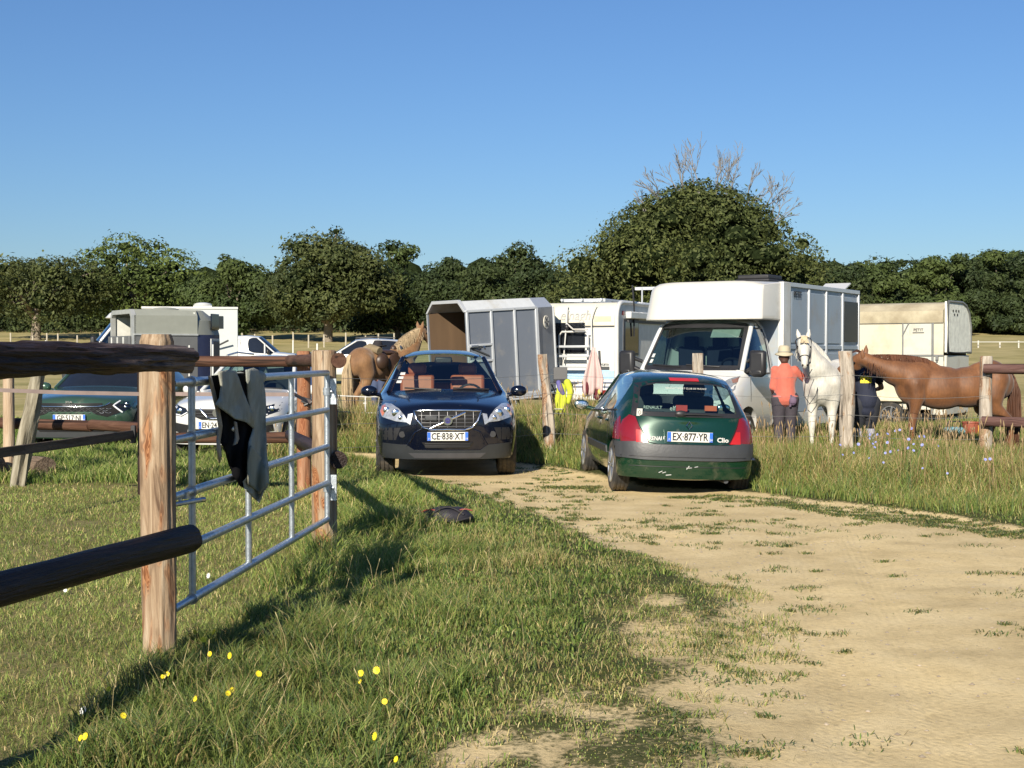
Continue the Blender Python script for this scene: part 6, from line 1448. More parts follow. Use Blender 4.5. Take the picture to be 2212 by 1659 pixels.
    for xx in (-1.6, -1.1, -.62): 
        MB().tube([(xx, .6, zt + .09), (xx + .0, 2.6, zt + .09)], .03, 6).build('roof_rack_bar', M['frame_alu'], root, 50)
    MB().box((-1.1, .75, zt + .08), (1.1, .08, .07)).build('roof_rack_bar', M['frame_alu'], root); an = MB(); an.box((.25, 2.6, zt + .42), (1.4, .12, .07)); an.tube([(-.15, 2.2, zt), (-.15, 2.2, zt + .42)], .02, 6); an.build('roof_aerial', M['frame_alu'], root)
    MB().tube([(.05,.9,zt+.42),(.08,.95,zt-.1),(.06,1.0,1.9)], .02, 6).build('hanging_cable', BK, root)
    # bicycle rack
    bk = MB()
    for z in (1.66, 1.44, 1.20): bk.box((-1.10, -.26, z), (1.05, .09, .055))
    bk.build('rack_channel', M['frame_alu'], root, 30, .01)
    rk = MB(); rk.tube([(-1.35, -.06, .95), (-1.35, -.16, 1.2), (-1.35, -.16, 1.92), (-1.28, -.16, 2.0), (-.72, -.16, 2.0), (-.65, -.16, 1.92), (-.65, -.16, .95), (-.65, -.06, .9)], .024, 8)
    rk.tube([(-1.2, -.03, 2.62), (-1.18, -.12, 2.3), (-1.25, -.2, 1.1)], .016, 6); rk.tube([(-.50, -.03, 2.62), (-.58, -.12, 2.3), (-.56, -.10, 1.1)], .016, 6); rk.tube([(-1.2, -.1, 2.2), (-.95, -.3, 2.05), (-.6, -.3, 2.05)], .018, 6)
    rk.build('rack_frame', M['white'], root, 50)
    MB().ball((-1.15, -.2, 2.1), (.05,.05,.07)).build('rack_clamp', BK, root)
    for x in (-.15, -w + .15):
        wheel(root, x, 1.3, .33, .2); wheel(root, x, 4.6, .33, .2)
    CARS.append((c.x + 1, c.y + 2, -th, 1.3, 3))
for f_ in (blue_suv, green_hatch, grey_green_suv, white_suv, far_suv, small_van, big_van, left_lorry, two_tone_trailer, grey_trailer, cream_trailer, motorhome): f_()
# ------------------------------------------------------------------ horses and people
def organic(name, chains, balls, mt, parent, voxel=0.018, it=4, fac=0.5, seg=14, smooth=180):
    """one continuous skin grown over a skeleton of tapering limbs"""
    mb = MB()
    for pts, rad in chains:
        mb.tube(pts, rad, seg)
        for p, r in zip(pts, rad): mb.ball(p, r, seg, 8)
    for b in balls: mb.ball(b[0], b[1], 16, 10, b[2] if len(b) > 2 else None)
    o = mb.build(name + '_tmp', None)
    m = o.modifiers.new('r', 'REMESH'); m.mode = 'VOXEL'; m.voxel_size = voxel
    s = o.modifiers.new('s', 'SMOOTH'); s.factor = fac; s.iterations = it
    me = evaluated(o); bpy.data.objects.remove(o)
    me.name = name; me.materials.clear()
    return mobj(name, me, mt, parent, smooth)
def coatmat(name, c, c2=None, rough=0.42, var=0.18, sheen=0.2, muzzle=None):
    """short coat: soft two-tone mottling, gloss along the muscles"""
    m, t, p = _nt(name); nz = noise_n(t, 3.2, 4); c = Vector(c); c2 = Vector(c2) if c2 else c * 0.75
    rp = ramp(t, [(0.35, tuple(c2)), (0.65, tuple(c))], nz.outputs[0]); out = rp.outputs[0]
    fz = noise_n(t, 40, 5, stretch=(1, 1, .3)); r2 = ramp(t, [(0.3, (.8,.8,.8)), (0.7, (1.12,1.12,1.12))], fz.outputs[0])
    mx = N(t, 'ShaderNodeMix', data_type='RGBA', blend_type='MULTIPLY'); mx.inputs[0].default_value = 1; t.links.new(out, mx.inputs[6]); t.links.new(r2.outputs[0], mx.inputs[7]); out = mx.outputs[2]
    if muzzle:                                # (point, radius, colour): dark skin round the nose
        tc = N(t, 'ShaderNodeTexCoord'); vm = N(t, 'ShaderNodeVectorMath', operation='DISTANCE'); vm.inputs[1].default_value = muzzle[0]; t.links.new(tc.outputs['Object'], vm.inputs[0])
        mr = ramp(t, [(muzzle[1] * .6, (1,1,1)), (muzzle[1], (0,0,0))], vm.outputs['Value']); m2 = N(t, 'ShaderNodeMix', data_type='RGBA'); t.links.new(mr.outputs[0], m2.inputs[0]); t.links.new(out, m2.inputs[6]); m2.inputs[7].default_value = (*muzzle[2], 1); out = m2.outputs[2]
    t.links.new(out, p.inputs['Base Color']); p.inputs['Roughness'].default_value = rough; p.inputs['Sheen Weight'].default_value = sheen
    lz = noise_n(t, 7.0, 2, dist=1.2); sm = N(t, 'ShaderNodeMath', operation='MULTIPLY_ADD'); t.links.new(lz.outputs[0], sm.inputs[0]); sm.inputs[1].default_value = 0.5; t.links.new(fz.outputs[0], sm.inputs[2])
    b = N(t, 'ShaderNodeBump'); b.inputs['Strength'].default_value = .25; b.inputs['Distance'].default_value = .01; t.links.new(sm.outputs[0], b.inputs['Height']); t.links.new(b.outputs[0], p.inputs['Normal'])
    return m
def strands(name, pts_fn, n, mt, parent, r=0.004, seg=3):
    mb = MB(); rs = random.Random(len(name) + n)
    for i in range(n):
        pts = pts_fn(i / max(1, n - 1), rs); k = len(pts); mb.tube(pts, [r * (1 - .6 * j / (k - 1)) for j in range(k)], seg, False)
    return mb.build(name, mt, parent, 180)
def horse(label, loc, rz, coat, hair, poll=(0, -1.14, 1.86), muzzle=(0, -1.50, 1.46), legs=None, group='horses tied or held at the vehicles', scale=1.0, hoof=None, tail=True, hooves_mt=None, sway=0.0, eye=True, mane_side=1, side0=(1, 0, 0), mane_mt=None):
    root = empty('horse', loc, rz, label, 'horse', group); root.scale = (scale,) * 3
    P, Z = Vector(poll), Vector(muzzle)
    nb = Vector((0, -.62, 1.27)); nm = nb * .5 + P * .5 + Vector((0, -.02, -.03))
    ch = [([nb + Vector((0, .12, -.02)), nb * .7 + P * .3 + Vector((0, 0, -.03)), nm, nm * .4 + P * .6 + Vector((0, .0, -.02)), P + Vector((0, .02, -.04))], [.25, .205, .16, .125, .105])]
    hd = (Z - P); hl = hd.length; u = hd.normalized()
    side = Vector(side0); side = (side - u * side.dot(u)).normalized(); back = u.cross(side)
    if back.y < 0 and abs(u.z) > .3: back = -back
    # skull: forehead, cheek, nasal bone, muzzle
    ch.append(([P + u * .02, P + u * hl * .35, P + u * hl * .7, Z - u * .05], [.095, .092, .062, .058]))
    bl = [(P + u * hl * .30 + back * .045, (.075, .10, .12)), (Z - u * .05 + back * .01, (.062, .058, .060)), (Z - u * .02 + back * .035, (.042, .04, .04))]
    bl += [(P + u * hl * .27 + side * s * .062, (.032, .035, .035)) for s in (1, -1)]
    # trunk
    bl += [((0, -.50, 1.16), (.235, .33, .36)), ((0, -.12, 1.13 - sway * .4), (.275, .46, .335)), ((0, .28, 1.15 - sway * .5), (.275, .40, .315)), ((0, .60, 1.24), (.265, .31, .285)), ((0, .78, 1.16), (.215, .20, .25)), ((0, -.40, 1.40), (.10, .26, .13)), ((0, .55, 1.42 - sway * .3), (.14, .26, .10)), ((0, -.66, 1.14), (.18, .16, .25))]
    ch.append(([(0, -.55, 1.34), (0, -.15, 1.30 - sway), (0, .2, 1.30 - sway), (0, .6, 1.36)], [.15, .14, .15, .16]))
    lg = legs or {}
    for s in (1, -1):
        d = lg.get(('f', s), 0.0); e = lg.get(('h', s), 0.0)
        ch.append(([(s*.13, -.56, 1.16), (s*.15, -.52 - d*.2, .94), (s*.145, -.53 - d*.6, .74), (s*.14, -.55 - d, .52), (s*.14, -.54 - d*1.05, .36), (s*.14, -.55 - d*1.1, .17), (s*.14, -.60 - d*1.15, .07)], [.17, .125, .078, .062, .040, .046, .055]))
        ch.append(([(s*.13, .66, 1.22), (s*.16, .58 - e*.3, .98), (s*.155, .60 - e*.5, .78), (s*.145, .83 - e*.8, .56), (s*.14, .79 - e, .36), (s*.14, .76 - e*1.05, .18), (s*.14, .70 - e*1.05, .07)], [.21, .175, .115, .066, .044, .048, .056]))
    body = organic('body', ch, bl, coat, root, .020, 22)
    for s in (1, -1):
        d = lg.get(('f', s), 0.0); e = lg.get(('h', s), 0.0)
        for y in (-.61 - d*1.15, .69 - e*1.05): MB().tube([(s*.14, y, 0), (s*.14, y + .01, .085)], [.070, .054], 12).build('hoof', hooves_mt or M['hoof'], root, 60)
        eb = P + side * s * .062 - u * .015; et = eb - u * .13 + side * s * .035 - back * .02
        if abs(u.z) > .3: et = eb + Vector((0, 0, .14)) + side * s * .03
        MB().tube([eb, eb * .5 + et * .5 , et], [.034, .036, .004], 8).build('ear', coat, root, 60)
        if eye: MB().ball(P + u * hl * .28 + side * s * .088, .021, 10, 8).build('eye', M['eye'], root, 60)
        MB().ball(Z - u * .02 + side * s * .034 - back * .022, .014, 8, 6).build('nostril', M['eye'], root, 60)
    W_ = Vector((0, -.38, 1.50))
    def mane(t_, rs):
        b = P * (1 - t_) + W_ * t_ + Vector((0, .05 + .055 * math.sin(math.pi * t_), .035 + .03 * math.sin(math.pi * t_))) ; ln = .20 + .14 * rs.random(); sd = mane_side if rs.random() < .75 else -mane_side
        return [b + Vector((rs.uniform(-.02,.02), rs.uniform(-.02,.02), -.01)), b + Vector((sd * .07, rs.uniform(-.02,.03), -.03)), b + Vector((sd * (.12 + .03 * rs.random()), rs.uniform(-.03,.05), -ln))]
    strands('mane', mane, 320, mane_mt or hair, root, .010)
    def fore(t_, rs):
        b = P + Vector((0, 0, .05)); return [b + side * rs.uniform(-.03,.03), b + u * .07 - back * .09 + side * rs.uniform(-.05,.05), b + u * .20 - back * .095 + side * rs.uniform(-.07,.07)]
    strands('forelock', fore, 40, hair, root, .008)
    if tail:
        def tl(t_, rs):
            a = Vector((rs.uniform(-.03,.03), .92, 1.36)); q = rs.uniform(-1, 1); w = rs.uniform(-1, 1); ln = rs.uniform(.75, 1.08)
            return [a, a + Vector((q*.03, .06, -.12)), a + Vector((q*.07, .07 + .07*w, -.42*ln)), a + Vector((q*.09, .06 + .09*w, -.78*ln)), a + Vector((q*.06, .05 + .08*w, -1.15*ln))]
        strands('tail', tl, 260, hair, root, .011, 4)
    return root, P, Z, u, side, back, hl
M['hoof'] = mat('hoof_horn', (.10,.085,.07), .6); M['eye'] = mat('dark_eye', (.008,.006,.005), .08)
M['leather'] = mat('dark_leather', (.05,.028,.018), .45, var=.2); M['strap'] = mat('black_strap', (.02,.02,.024), .7)
def halter(root, P, Z, u, side, back, hl, mt, r=.011):
    for q, w in ((.66, .076), (.06, .118)):
        c = P + u * hl * q + back * .02; n = 18
        MB().tube([c + side * math.cos(2*math.pi*k/n) * w * 1.02 + back * math.sin(2*math.pi*k/n) * w * 1.12 for k in range(n)], r, 6, closed=True).build('halter', mt, root, 60)
    for s in (1, -1): MB().tube([P + u * hl * .66 + side * s * .078, P + u * hl * .36 + side * s * .104 + back * .02, P + u * hl * .06 + side * s * .115], r, 6).build('halter', mt, root, 60)
def white_horse():
    coat = coatmat('white_coat', (.60,.58,.52), (.50,.475,.41), .55, muzzle=((.05, -1.14, 1.38), .17, (.14,.12,.12)))
    hair = mat('cream_mane', (.50,.41,.27), .7, var=.2)
    Y = 21.55; a = horse('white horse with a cream forelock facing the camera beside the person in coral', (X(1764, 21.0) + .33, Y, 0), R(-25), coat, hair, poll=(-.20, -.93, 1.82), muzzle=(-.11, -1.21, 1.41), side0=(.95, .32, 0), mane_mt=mat('white_mane', (.52,.50,.44), .8), legs={('f', 1): -.02, ('f', -1): .06, ('h', 1): .12, ('h', -1): -.06}, mane_side=-1)
    halter(*a, M['strap'], .007); root = a[0]
    MB().tube([(-.02, -1.14, 1.38), (-.12, -1.14, 1.20), (-.16, -1.05, .98), (-.10, -.95, .86), (-.02, -.90, .98), (.0, -.86, 1.10)], .006, 6).build('lead_rope', M['strap'], root, 60)
def brown_horse():
    coat = coatmat('chestnut_coat', (.185,.074,.024), (.105,.040,.013), .62, sheen=.15, muzzle=((0.2, -1.62, 1.24), .14, (.03,.015,.012)))
    hair = mat('chestnut_hair', (.085,.032,.014), .6, var=.25)
    Y = 21.0; cx_ = X(2050, Y)
    a = horse('chestnut brown horse standing side on, its head over the shoulder of the person in navy', (cx_, Y, 0), R(-90), coat, hair, poll=(.02, -1.30, 1.56), muzzle=(-.30, -1.62, 1.34), legs={('f', 1): .05, ('f', -1): -.05, ('h', 1): -.10, ('h', -1): .12}, sway=.10, mane_side=1)
def palomino():
    coat = coatmat('palomino_coat', (.24,.125,.05), (.16,.078,.03), .75)
    hair = mat('flaxen_hair', (.36,.27,.16), .7, var=.2)
    Y = 30.0; x = -2.78; z = terr(x, Y)
    a = horse('golden-brown saddled horse with a flaxen tail beside the grey trailer', (x, Y, z), R(138), coat, hair, poll=(0.0, -1.08, 1.93), muzzle=(0, -1.42, 1.55), scale=1.04, legs={('h', 1): .1, ('h', -1): -.05})
    root = a[0]; sd = MB()
    sd.ball((0, -.05, 1.46), (.24, .33, .075)); sd.ball((0, -.30, 1.55), (.07, .07, .08)); sd.ball((0, .22, 1.53), (.16, .07, .07))
    for s in (1, -1): sd.ball((s * .27, -.08, 1.22), (.03, .20, .24)); sd.tube([(s*.29, -.05, 1.2), (s*.30, -.06, .85)], .018, 6)
    sd.build('tmp'); o = bpy.data.objects['tmp']; o.name = 'saddle'; o.data.materials.append(M['leather']); 
    o.parent = None; o.location = (x, Y, z); o.rotation_euler = (0, 0, R(138)); tag(o, 'dark leather saddle on the back of the golden-brown horse', 'saddle')
    rl = MB()
    rl.tube([(-.28, .36, 1.50), (0, .38, 1.58), (.28, .36, 1.48)], .085, 12); rl.build('tmp'); o = bpy.data.objects['tmp']; o.name = 'blanket_roll'; o.data.materials.append(mat('khaki_canvas', (.22,.17,.10), .9, var=.2, bump=.4)); o.location = (x, Y, z); o.rotation_euler = (0, 0, R(138))
    tag(o, 'rolled khaki blanket tied behind the saddle', 'blanket roll')
    bg_ = MB(); bg_.ball((.30, .30, 1.28), (.10, .17, .18)); bg_.ball((-.30, .30, 1.28), (.10, .17, .18)); bg_.tube([(.25,.3,1.42),(0,.3,1.52),(-.25,.3,1.42)], .04, 8); bg_.build('tmp'); o = bpy.data.objects['tmp']; o.name = 'saddle_bag'; o.data.materials.append(M['leather']); o.location = (x, Y, z); o.rotation_euler = (0, 0, R(138)); tag(o, 'brown saddle bags hanging behind the saddle', 'bag')

skin = mat('skin', (.42,.24,.17), .5, var=.06); hairm = mat('dark_red_hair', (.07,.03,.02), .6)
def person(label, loc, rz, J, top, legs_m, shoes, h=1.65, short_sleeve=False, legs_bare=None, hair=hairm, shorts=False):
    """J: joints (local, facing -Y): hip, chest, neck, head, per side shoulder, elbow, hand, knee, foot"""
    root = empty('person', loc, rz, label, 'person')
    V_ = Vector; k = h / 1.65
    hip, chest, neck, head = [V_(J[n]) * k for n in ('hip', 'chest', 'neck', 'head')]
    ch = [([hip, (hip + chest) / 2, chest, (chest * .35 + neck * .65)], [.145*k, .125*k, .145*k, .10*k]), ([chest * .3 + neck * .7, neck, head - V_((0, 0, .06))], [.07*k, .052*k, .055*k])]
    bl = [(hip, (.175*k, .12*k, .11*k)), (chest, (.185*k, .115*k, .16*k)), (head + V_((0, 0, .01)), (.075*k, .095*k, .115*k)), (head + V_((0, -.035, -.045)) * 1, (.05*k, .05*k, .055*k)), (head + V_((0, -.100*k, -.02*k)), (.014*k, .022*k, .022*k)), (head + V_((.077*k, .01, -.01)), (.012, .022, .032)), (head + V_((-.077*k, .01, -.01)), (.012, .022, .032))]
    arm = {}; leg = {}
    for s, n in ((1, 'r'), (-1, 'l')):
        sh, el, ha, kn, ft = [V_(J[q + n]) * k for q in ('sh_', 'el_', 'ha_', 'kn_', 'ft_')]
        hp_ = hip + V_((s*.09*k, 0, -.03))
        arm[s] = (sh, el, ha); leg[s] = (hp_, kn, ft)
        ch.append(([chest * .25 + sh * .75, sh, (sh + el)/2, el, (el + ha)/2, ha], [.06*k, .052*k, .045*k, .040*k, .036*k, .027*k]))
        ch.append(([hp_, (hp_ + kn)/2, kn, (kn*.6 + ft*.4), ft + V_((0, .01, .06))], [.105*k, .085*k, .062*k, .060*k, .042*k]))
        # hand: palm, four fingers, thumb
        d = (ha - el).normalized(); w = d.cross(V_((0, 0, 1))); w = w.normalized() if w.length > .1 else V_((1, 0, 0)); n_ = d.cross(w)
        pm = ha + d * .05 * k; bl.append((pm, (.03*k, .035*k, .04*k)))
        for f in range(4):
            b = pm + w * (f - 1.5) * .017 * k + d * .03 * k; ln = (.030, .036, .034, .026)[f] * k
            ch.append(([b, b + d * ln + n_ * .01, b + d * ln * 1.5 + n_ * .035], [.0095*k, .009*k, .008*k]))
        ch.append(([ha + w * s * .02, pm + w * s * .045 * k, pm + w * s * .05 * k + d * .03 + n_ * .015], [.012*k, .011*k, .009*k]))
    organic('body', ch, bl, skin, root, .013, 3)
    # top
    c2 = [([hip + V_((0,0,.02)), (hip + chest)/2, chest, chest * .35 + neck * .65], [.17*k, .155*k, .165*k, .105*k])]; b2 = [(hip + V_((0,0,.03)), (.19*k,.14*k,.09*k)), (chest, (.185*k,.13*k,.17*k))]
    if shorts: b2.append((hip + V_((0,0,-.10)), (.165*k,.125*k,.14*k)))
    for s in (1, -1):
        sh, el, ha = arm[s]
        if short_sleeve: c2.append(([chest * .3 + sh * .7, sh, sh * .45 + el * .55], [.085*k, .078*k, .07*k]))
        else: c2.append(([chest * .3 + sh * .7, sh, (sh+el)/2, el, (el+ha)/2, ha - (ha - el).normalized() * .02], [.080*k, .074*k, .058*k, .056*k, .048*k, .038*k]))
    organic('shirt', c2, b2, top, root, .013, 7)
    for s in (1, -1):
        hp_, kn, ft = leg[s]
        if shorts: organic('shorts', [([hp_ + V_((0,0,.02)), (hp_ + kn)/2, kn + (hp_ - kn) * .12], [.125*k, .112*k, .092*k])], [], legs_m, root, .015, 2)
        else: organic('trouser_leg', [([hp_ + V_((0,0,.02)), (hp_ + kn)/2, kn, kn*.5 + ft*.5, ft + V_((0, 0, .05))], [.125*k, .10*k, .078*k, .070*k, .062*k])], [], legs_m, root, .015, 2)
        if legs_bare: organic('gaiter', [([kn + (ft - kn) * .08, kn*.6 + ft*.4, ft + V_((0,0,.05))], [.072*k, .072*k, .055*k])], [], legs_bare, root, .015, 2)
        sh_ = MB(); sh_.ball(ft + V_((0, -.06, .035)), (.045*k, .125*k, .045*k)); sh_.ball(ft + V_((0, 0, .06)), (.045, .05, .06)); sh_.build('shoe', shoes, root, 60)
    organic('seat_of_trousers', [], [(hip + V_((0, .01, -.02)), (.172*k, .13*k, .12*k))], legs_m, root, .015, 2)
    organic('hair', [], [(head + V_((0, .022, .02)), (.086*k, .098*k, .112*k)), (head + V_((0, .06, -.05)), (.06, .05, .06))], hair, root, .012, 1)
    return root, head, arm, hip, chest
def hat(parent, head, mt, crown=.09, brim=.16, hgt=.10, band=None, slump=.02):
    vs = []; fs = []; n = 24; prof = [(brim, -.005 - slump), (brim * .82, 0), (crown * 1.08, .012), (crown * 1.02, .05), (crown * .92, hgt * .85), (crown * .6, hgt), (.001, hgt * .93)]
    for r_, z in prof:
        for k in range(n): a = 2*math.pi*k/n; vs.append((r_ * math.cos(a), r_ * 1.12 * math.sin(a), z + (.012 * math.cos(2*a) if r_ > crown * 1.2 else 0)))
    for i in range(len(prof) - 1):
        for k in range(n): fs.append((i*n+k, i*n+(k+1)%n, (i+1)*n+(k+1)%n, (i+1)*n+k))
    o = MB().add(vs, fs).build('hat', mt, parent, 60, loc=head + Vector((0, .01, .055)))
    m = o.modifiers.new('t', 'SOLIDIFY'); m.thickness = .006
    if band: MB().tube([(crown*1.05*math.cos(a), crown*1.18*math.sin(a), .025) for a in [2*math.pi*k/24 for k in range(24)]], .009, 6, closed=True).build('hat_band', band, o, 60)
    return o
def people():
    Y = 21.25; x = X(1696, Y)
    J = dict(hip=(0, 0, .92), chest=(0, -.02, 1.24), neck=(0, -.02, 1.43), head=(.01, -.06, 1.545), sh_r=(.150, 0, 1.345), el_r=(.185, -.01, 1.09), ha_r=(.16, -.20, 1.02), sh_l=(-.150, -.02, 1.345), el_l=(-.315, -.10, 1.20), ha_l=(-.50, -.20, 1.235), kn_r=(.09, -.02, .49), ft_r=(.11, .03, .03), kn_l=(-.09, -.03, .49), ft_l=(-.10, 0, .03))
    # facing away from the camera: half turn
    cor = mat('coral_jumper', (.50,.115,.075), .8, var=.08, bump=.35, bscale=25, sheen=.3)
    r, hd, arm, hip, ch = person('person in a coral jumper and pale sun hat, holding the white horse by its rope', (x, Y, 0), R(176), J, cor, mat('dark_riding_trousers', (.045,.038,.048), .8, var=.15, bump=.3, bscale=20), M['leather'], 1.66)
    hat(r, hd, mat('sand_sun_hat', (.42,.37,.26), .9, var=.06), .090, .145, .125, mat('grey_hat_band', (.25,.24,.20), .8))
    MB().tube([(.19 * math.cos(a), .145 * math.sin(a), .955) for a in [2*math.pi*k/28 for k in range(28)]], .016, 6, closed=True).build('belt', mat('pink_belt', (.50,.16,.15), .7), r, 60)
    bg_ = MB(); bg_.ball((-.10, .145, .89), (.06,.045,.075)); bg_.tube([(-.07,.15,.98),(-.075,.16,.88),(-.06,.15,.80)], .018, 6); bg_.build('belt_pouch', mat('purple_grey_pouch', (.12,.08,.13), .8), r, 60)
    # person bending at the brown horse
    Y2 = 21.45; x2 = X(1872, Y2)
    J2 = dict(hip=(0, .02, .84), chest=(.02, -.07, 1.20), neck=(.04, -.16, 1.37), head=(.05, -.26, 1.44), sh_r=(.18, -.07, 1.32), el_r=(.27, -.20, 1.08), ha_r=(.22, -.42, 1.10), sh_l=(-.17, -.09, 1.31), el_l=(-.28, -.20, 1.06), ha_l=(-.25, -.42, 1.02), kn_r=(.11, -.08, .46), ft_r=(.14, .06, .03), kn_l=(-.07, -.06, .46), ft_l=(-.10, .02, .03))
    navy = mat('navy_tee_shirt', (.012,.016,.035), .85, var=.15, bump=.35, bscale=16)
    r2, hd2, arm2, hip2, ch2 = person('person in a navy tee shirt with yellow back print, beside the chestnut horse', (x2, Y2, 0), R(180), J2, navy, mat('charcoal_shorts', (.02,.022,.03), .85, var=.2), mat('brown_boots', (.12,.05,.03), .7), 1.68, True, mat('pale_grey_gaiter', (.30,.30,.36), .8, var=.12, bump=.3), mat('brown_hair', (.09,.05,.03), .7), True)
    ye = mat('yellow_print', (.72,.58,.03), .7)
    sh_o = [c for c in r2.children if c.name.startswith('shirt')][0]; sh_o_v = [v.co.copy() for v in sh_o.data.vertices]; bv = BVHTree.FromPolygons(sh_o_v, [tuple(p.vertices) for p in sh_o.data.polygons])
    cx_, cz = .03, 1.225
    cz += .0; pr = [(cx_ - .085, cz - .07), (cx_ + .085, cz - .07), (cx_ + .085, cz + .02), (cx_ + .055, cz + .05), (cx_ + .045, cz + .02), (cx_ + .015, cz + .055), (cx_ - .005, cz + .02), (cx_ - .03, cz + .06), (cx_ - .05, cz + .015), (cx_ - .085, cz + .02)]
    yp = patch(bv, 'printed_emblem', pr, ye, r2, 'rear', off=.003, thick=.003, res=.03)
    line(bv, 'printed_arc', [(cx_ + .105 * math.cos(a), cz - .005 + .105 * math.sin(a)) for a in [math.pi * k / 10 for k in range(11)]], mat('pale_print', (.5,.5,.42), .8), r2, 'rear', r=.004, off=.002, n=2)
    for dx in (-.05, 0, .05): 
        h, _ = proj(bv, 'rear', cx_ + dx, cz - .015)
        if h: MB().ball(h + Vector((0, .004, 0)), (.015, .003, .012), 8, 6).build('printed_dot', navy, yp, 0)
    # person behind the saddled horse: only hat and shoulders show
    Y3 = 31.4; x3 = X(818, Y3)
    J3 = dict(J); J3['ha_l'] = (-.40, -.42, 1.30); J3['ha_r'] = (.30, -.42, 1.28); J3['el_r'] = (.26, -.2, 1.15)
    r3, hd3, *_ = person('person in a broad black hat standing behind the saddled golden horse', (x3, Y3, terr(x3, Y3)), R(-25), J3, mat('pink_shirt', (.48,.20,.16), .8, var=.1), mat('jeans', (.05,.07,.14), .85), M['leather'], 1.66)
    hat(r3, hd3, mat('black_felt_hat', (.02,.017,.02), .9), .095, .20, .12, slump=.0)
for f_ in (white_horse, brown_horse, palomino, people): f_()
# ------------------------------------------------------------------ cloth on the gate, bag, towel, stakes, flowers
def gate_plane(x, y, off=0.0):
    a = ga; n = Vector((gd.y, -gd.x, 0)).normalized()          # towards the track side, i.e. facing the camera's right
    o = Vector((0, 0, CAM_H)); d = ray(x, y); a2 = a + n * off
    t_ = (a2 - o).dot(n) / d.dot(n); return o + d * t_
def hang_cloth():
    root = empty('hanging_cloth', ga + gpt(.3, 1.45), 0, 'grey felt horse blanket with a black underside hung over the top bar of the gate', 'blanket')
    g1 = mat('grey_felt', (.30,.32,.28), .95, var=.3, vscale=5, bump=.4, bscale=30, dirt=(.27,.225,.15), dirt_amt=.4, dscale=3); g2 = mat('black_lining', (.004,.004,.005), 1.0, spec=.1); g3 = mat('beige_binding', (.30,.25,.18), .9)
    nrm = Vector((gd.y, -gd.x, 0)).normalized()
    def sheet(name, poly, off, mt, fold=.012, seed=0, th_=.008):
        bm = bmesh.new(); vs = [bm.verts.new((x, 0, -y)) for x, y in poly]; bm.faces.new(vs)
        for ax in (0, 2):
            lo = min(v.co[ax] for v in bm.verts); hi = max(v.co[ax] for v in bm.verts); n = max(3, int((hi - lo) / 7))
            for k in range(1, n): c = [0,0,0]; c[ax] = lo + (hi - lo) * k / n; nn = [0,0,0]; nn[ax] = 1; bmesh.ops.bisect_plane(bm, geom=bm.verts[:] + bm.edges[:] + bm.faces[:], plane_co=c, plane_no=nn)
        for v in bm.verts:
            px_, py_ = v.co.x, -v.co.z
            drop = max(0, (py_ - 815) / 270)
            w = off + fold * (0.3 + drop) * math.sin(px_ * .16 + seed + py_ * .012) + .02 * noise.noise(Vector((px_ * .03, py_ * .02, seed)))
            v.co = gate_plane(px_, py_, w) - root.location
        me = bpy.data.meshes.new(name); bm.to_mesh(me); bm.free(); o = mobj(name, me, mt, root, 180); s = o.modifiers.new('t', 'SOLIDIFY'); s.thickness = th_; return o
    sheet('lining', [(452,812),(500,806),(545,806),(552,860),(548,930),(541,955),(535,990),(533,1050),(530,1057),(518,1050),(503,1025),(492,1000),(484,968),(474,955),(476,920),(471,890),(462,850)], .035, g2, .02, 1)
    sheet('flap', [(470,803),(490,799),(506,801),(513,815),(525,850),(537,880),(549,905),(546,925),(530,912),(505,905),(490,893),(470,878),(464,874),(473,860),(476,835),(473,818)], .075, g1, .018, 2)
    sheet('long_panel', [(530,799),(545,795),(556,800),(565,815),(571,850),(574,900),(576,960),(578,1010),(579,1045),(571,1060),(566,1074),(561,1087),(552,1080),(527,1056),(524,1040),(533,1030),(534,985),(536,955),(546,925),(541,895),(534,860)], .060, g1, .022, 4)
    sheet('light_corner', [(540,962),(560,985),(576,1012),(579,1045),(561,1068),(535,1045),(534,1000)], .078, mat('pale_felt', (.26,.26,.20), .95, var=.2, vscale=4), .022, 4)
    sheet('back_fold', [(449,812),(454,812),(464,850),(473,890),(478,920),(473,955),(476,985),(472,1000),(468,975),(467,950),(471,922),(466,890),(457,850)], .05, g3, .01, 3)
    sheet('strap', [(505,910),(509,912),(514,948),(510,958),(503,962),(507,945)], .085, g3, .004, 5)
    a, b = [next(t_ for t_ in [k / 400 for k in range(400)] if (ga.x + gd.x * t_) / (ga.y + gd.y * t_) >= (x - CX) / F) for x in (468, 560)]
    pts = [gpt(a + (b - a) * k / 8, 1.455) + ga - root.location for k in range(9)]
    MB().tube(pts, [.036 + .008 * math.sin(k * 1.7) for k in range(9)], 16).build('saddle_fold', g1, root, 180)
    m_ = a + (b - a) * .52; MB().tube([gpt(m_, 1.456) + ga - root.location, gpt(m_ + .03, 1.456) + ga - root.location], .047, 14).build('lining_fold', g2, root, 60)
hang_cloth()
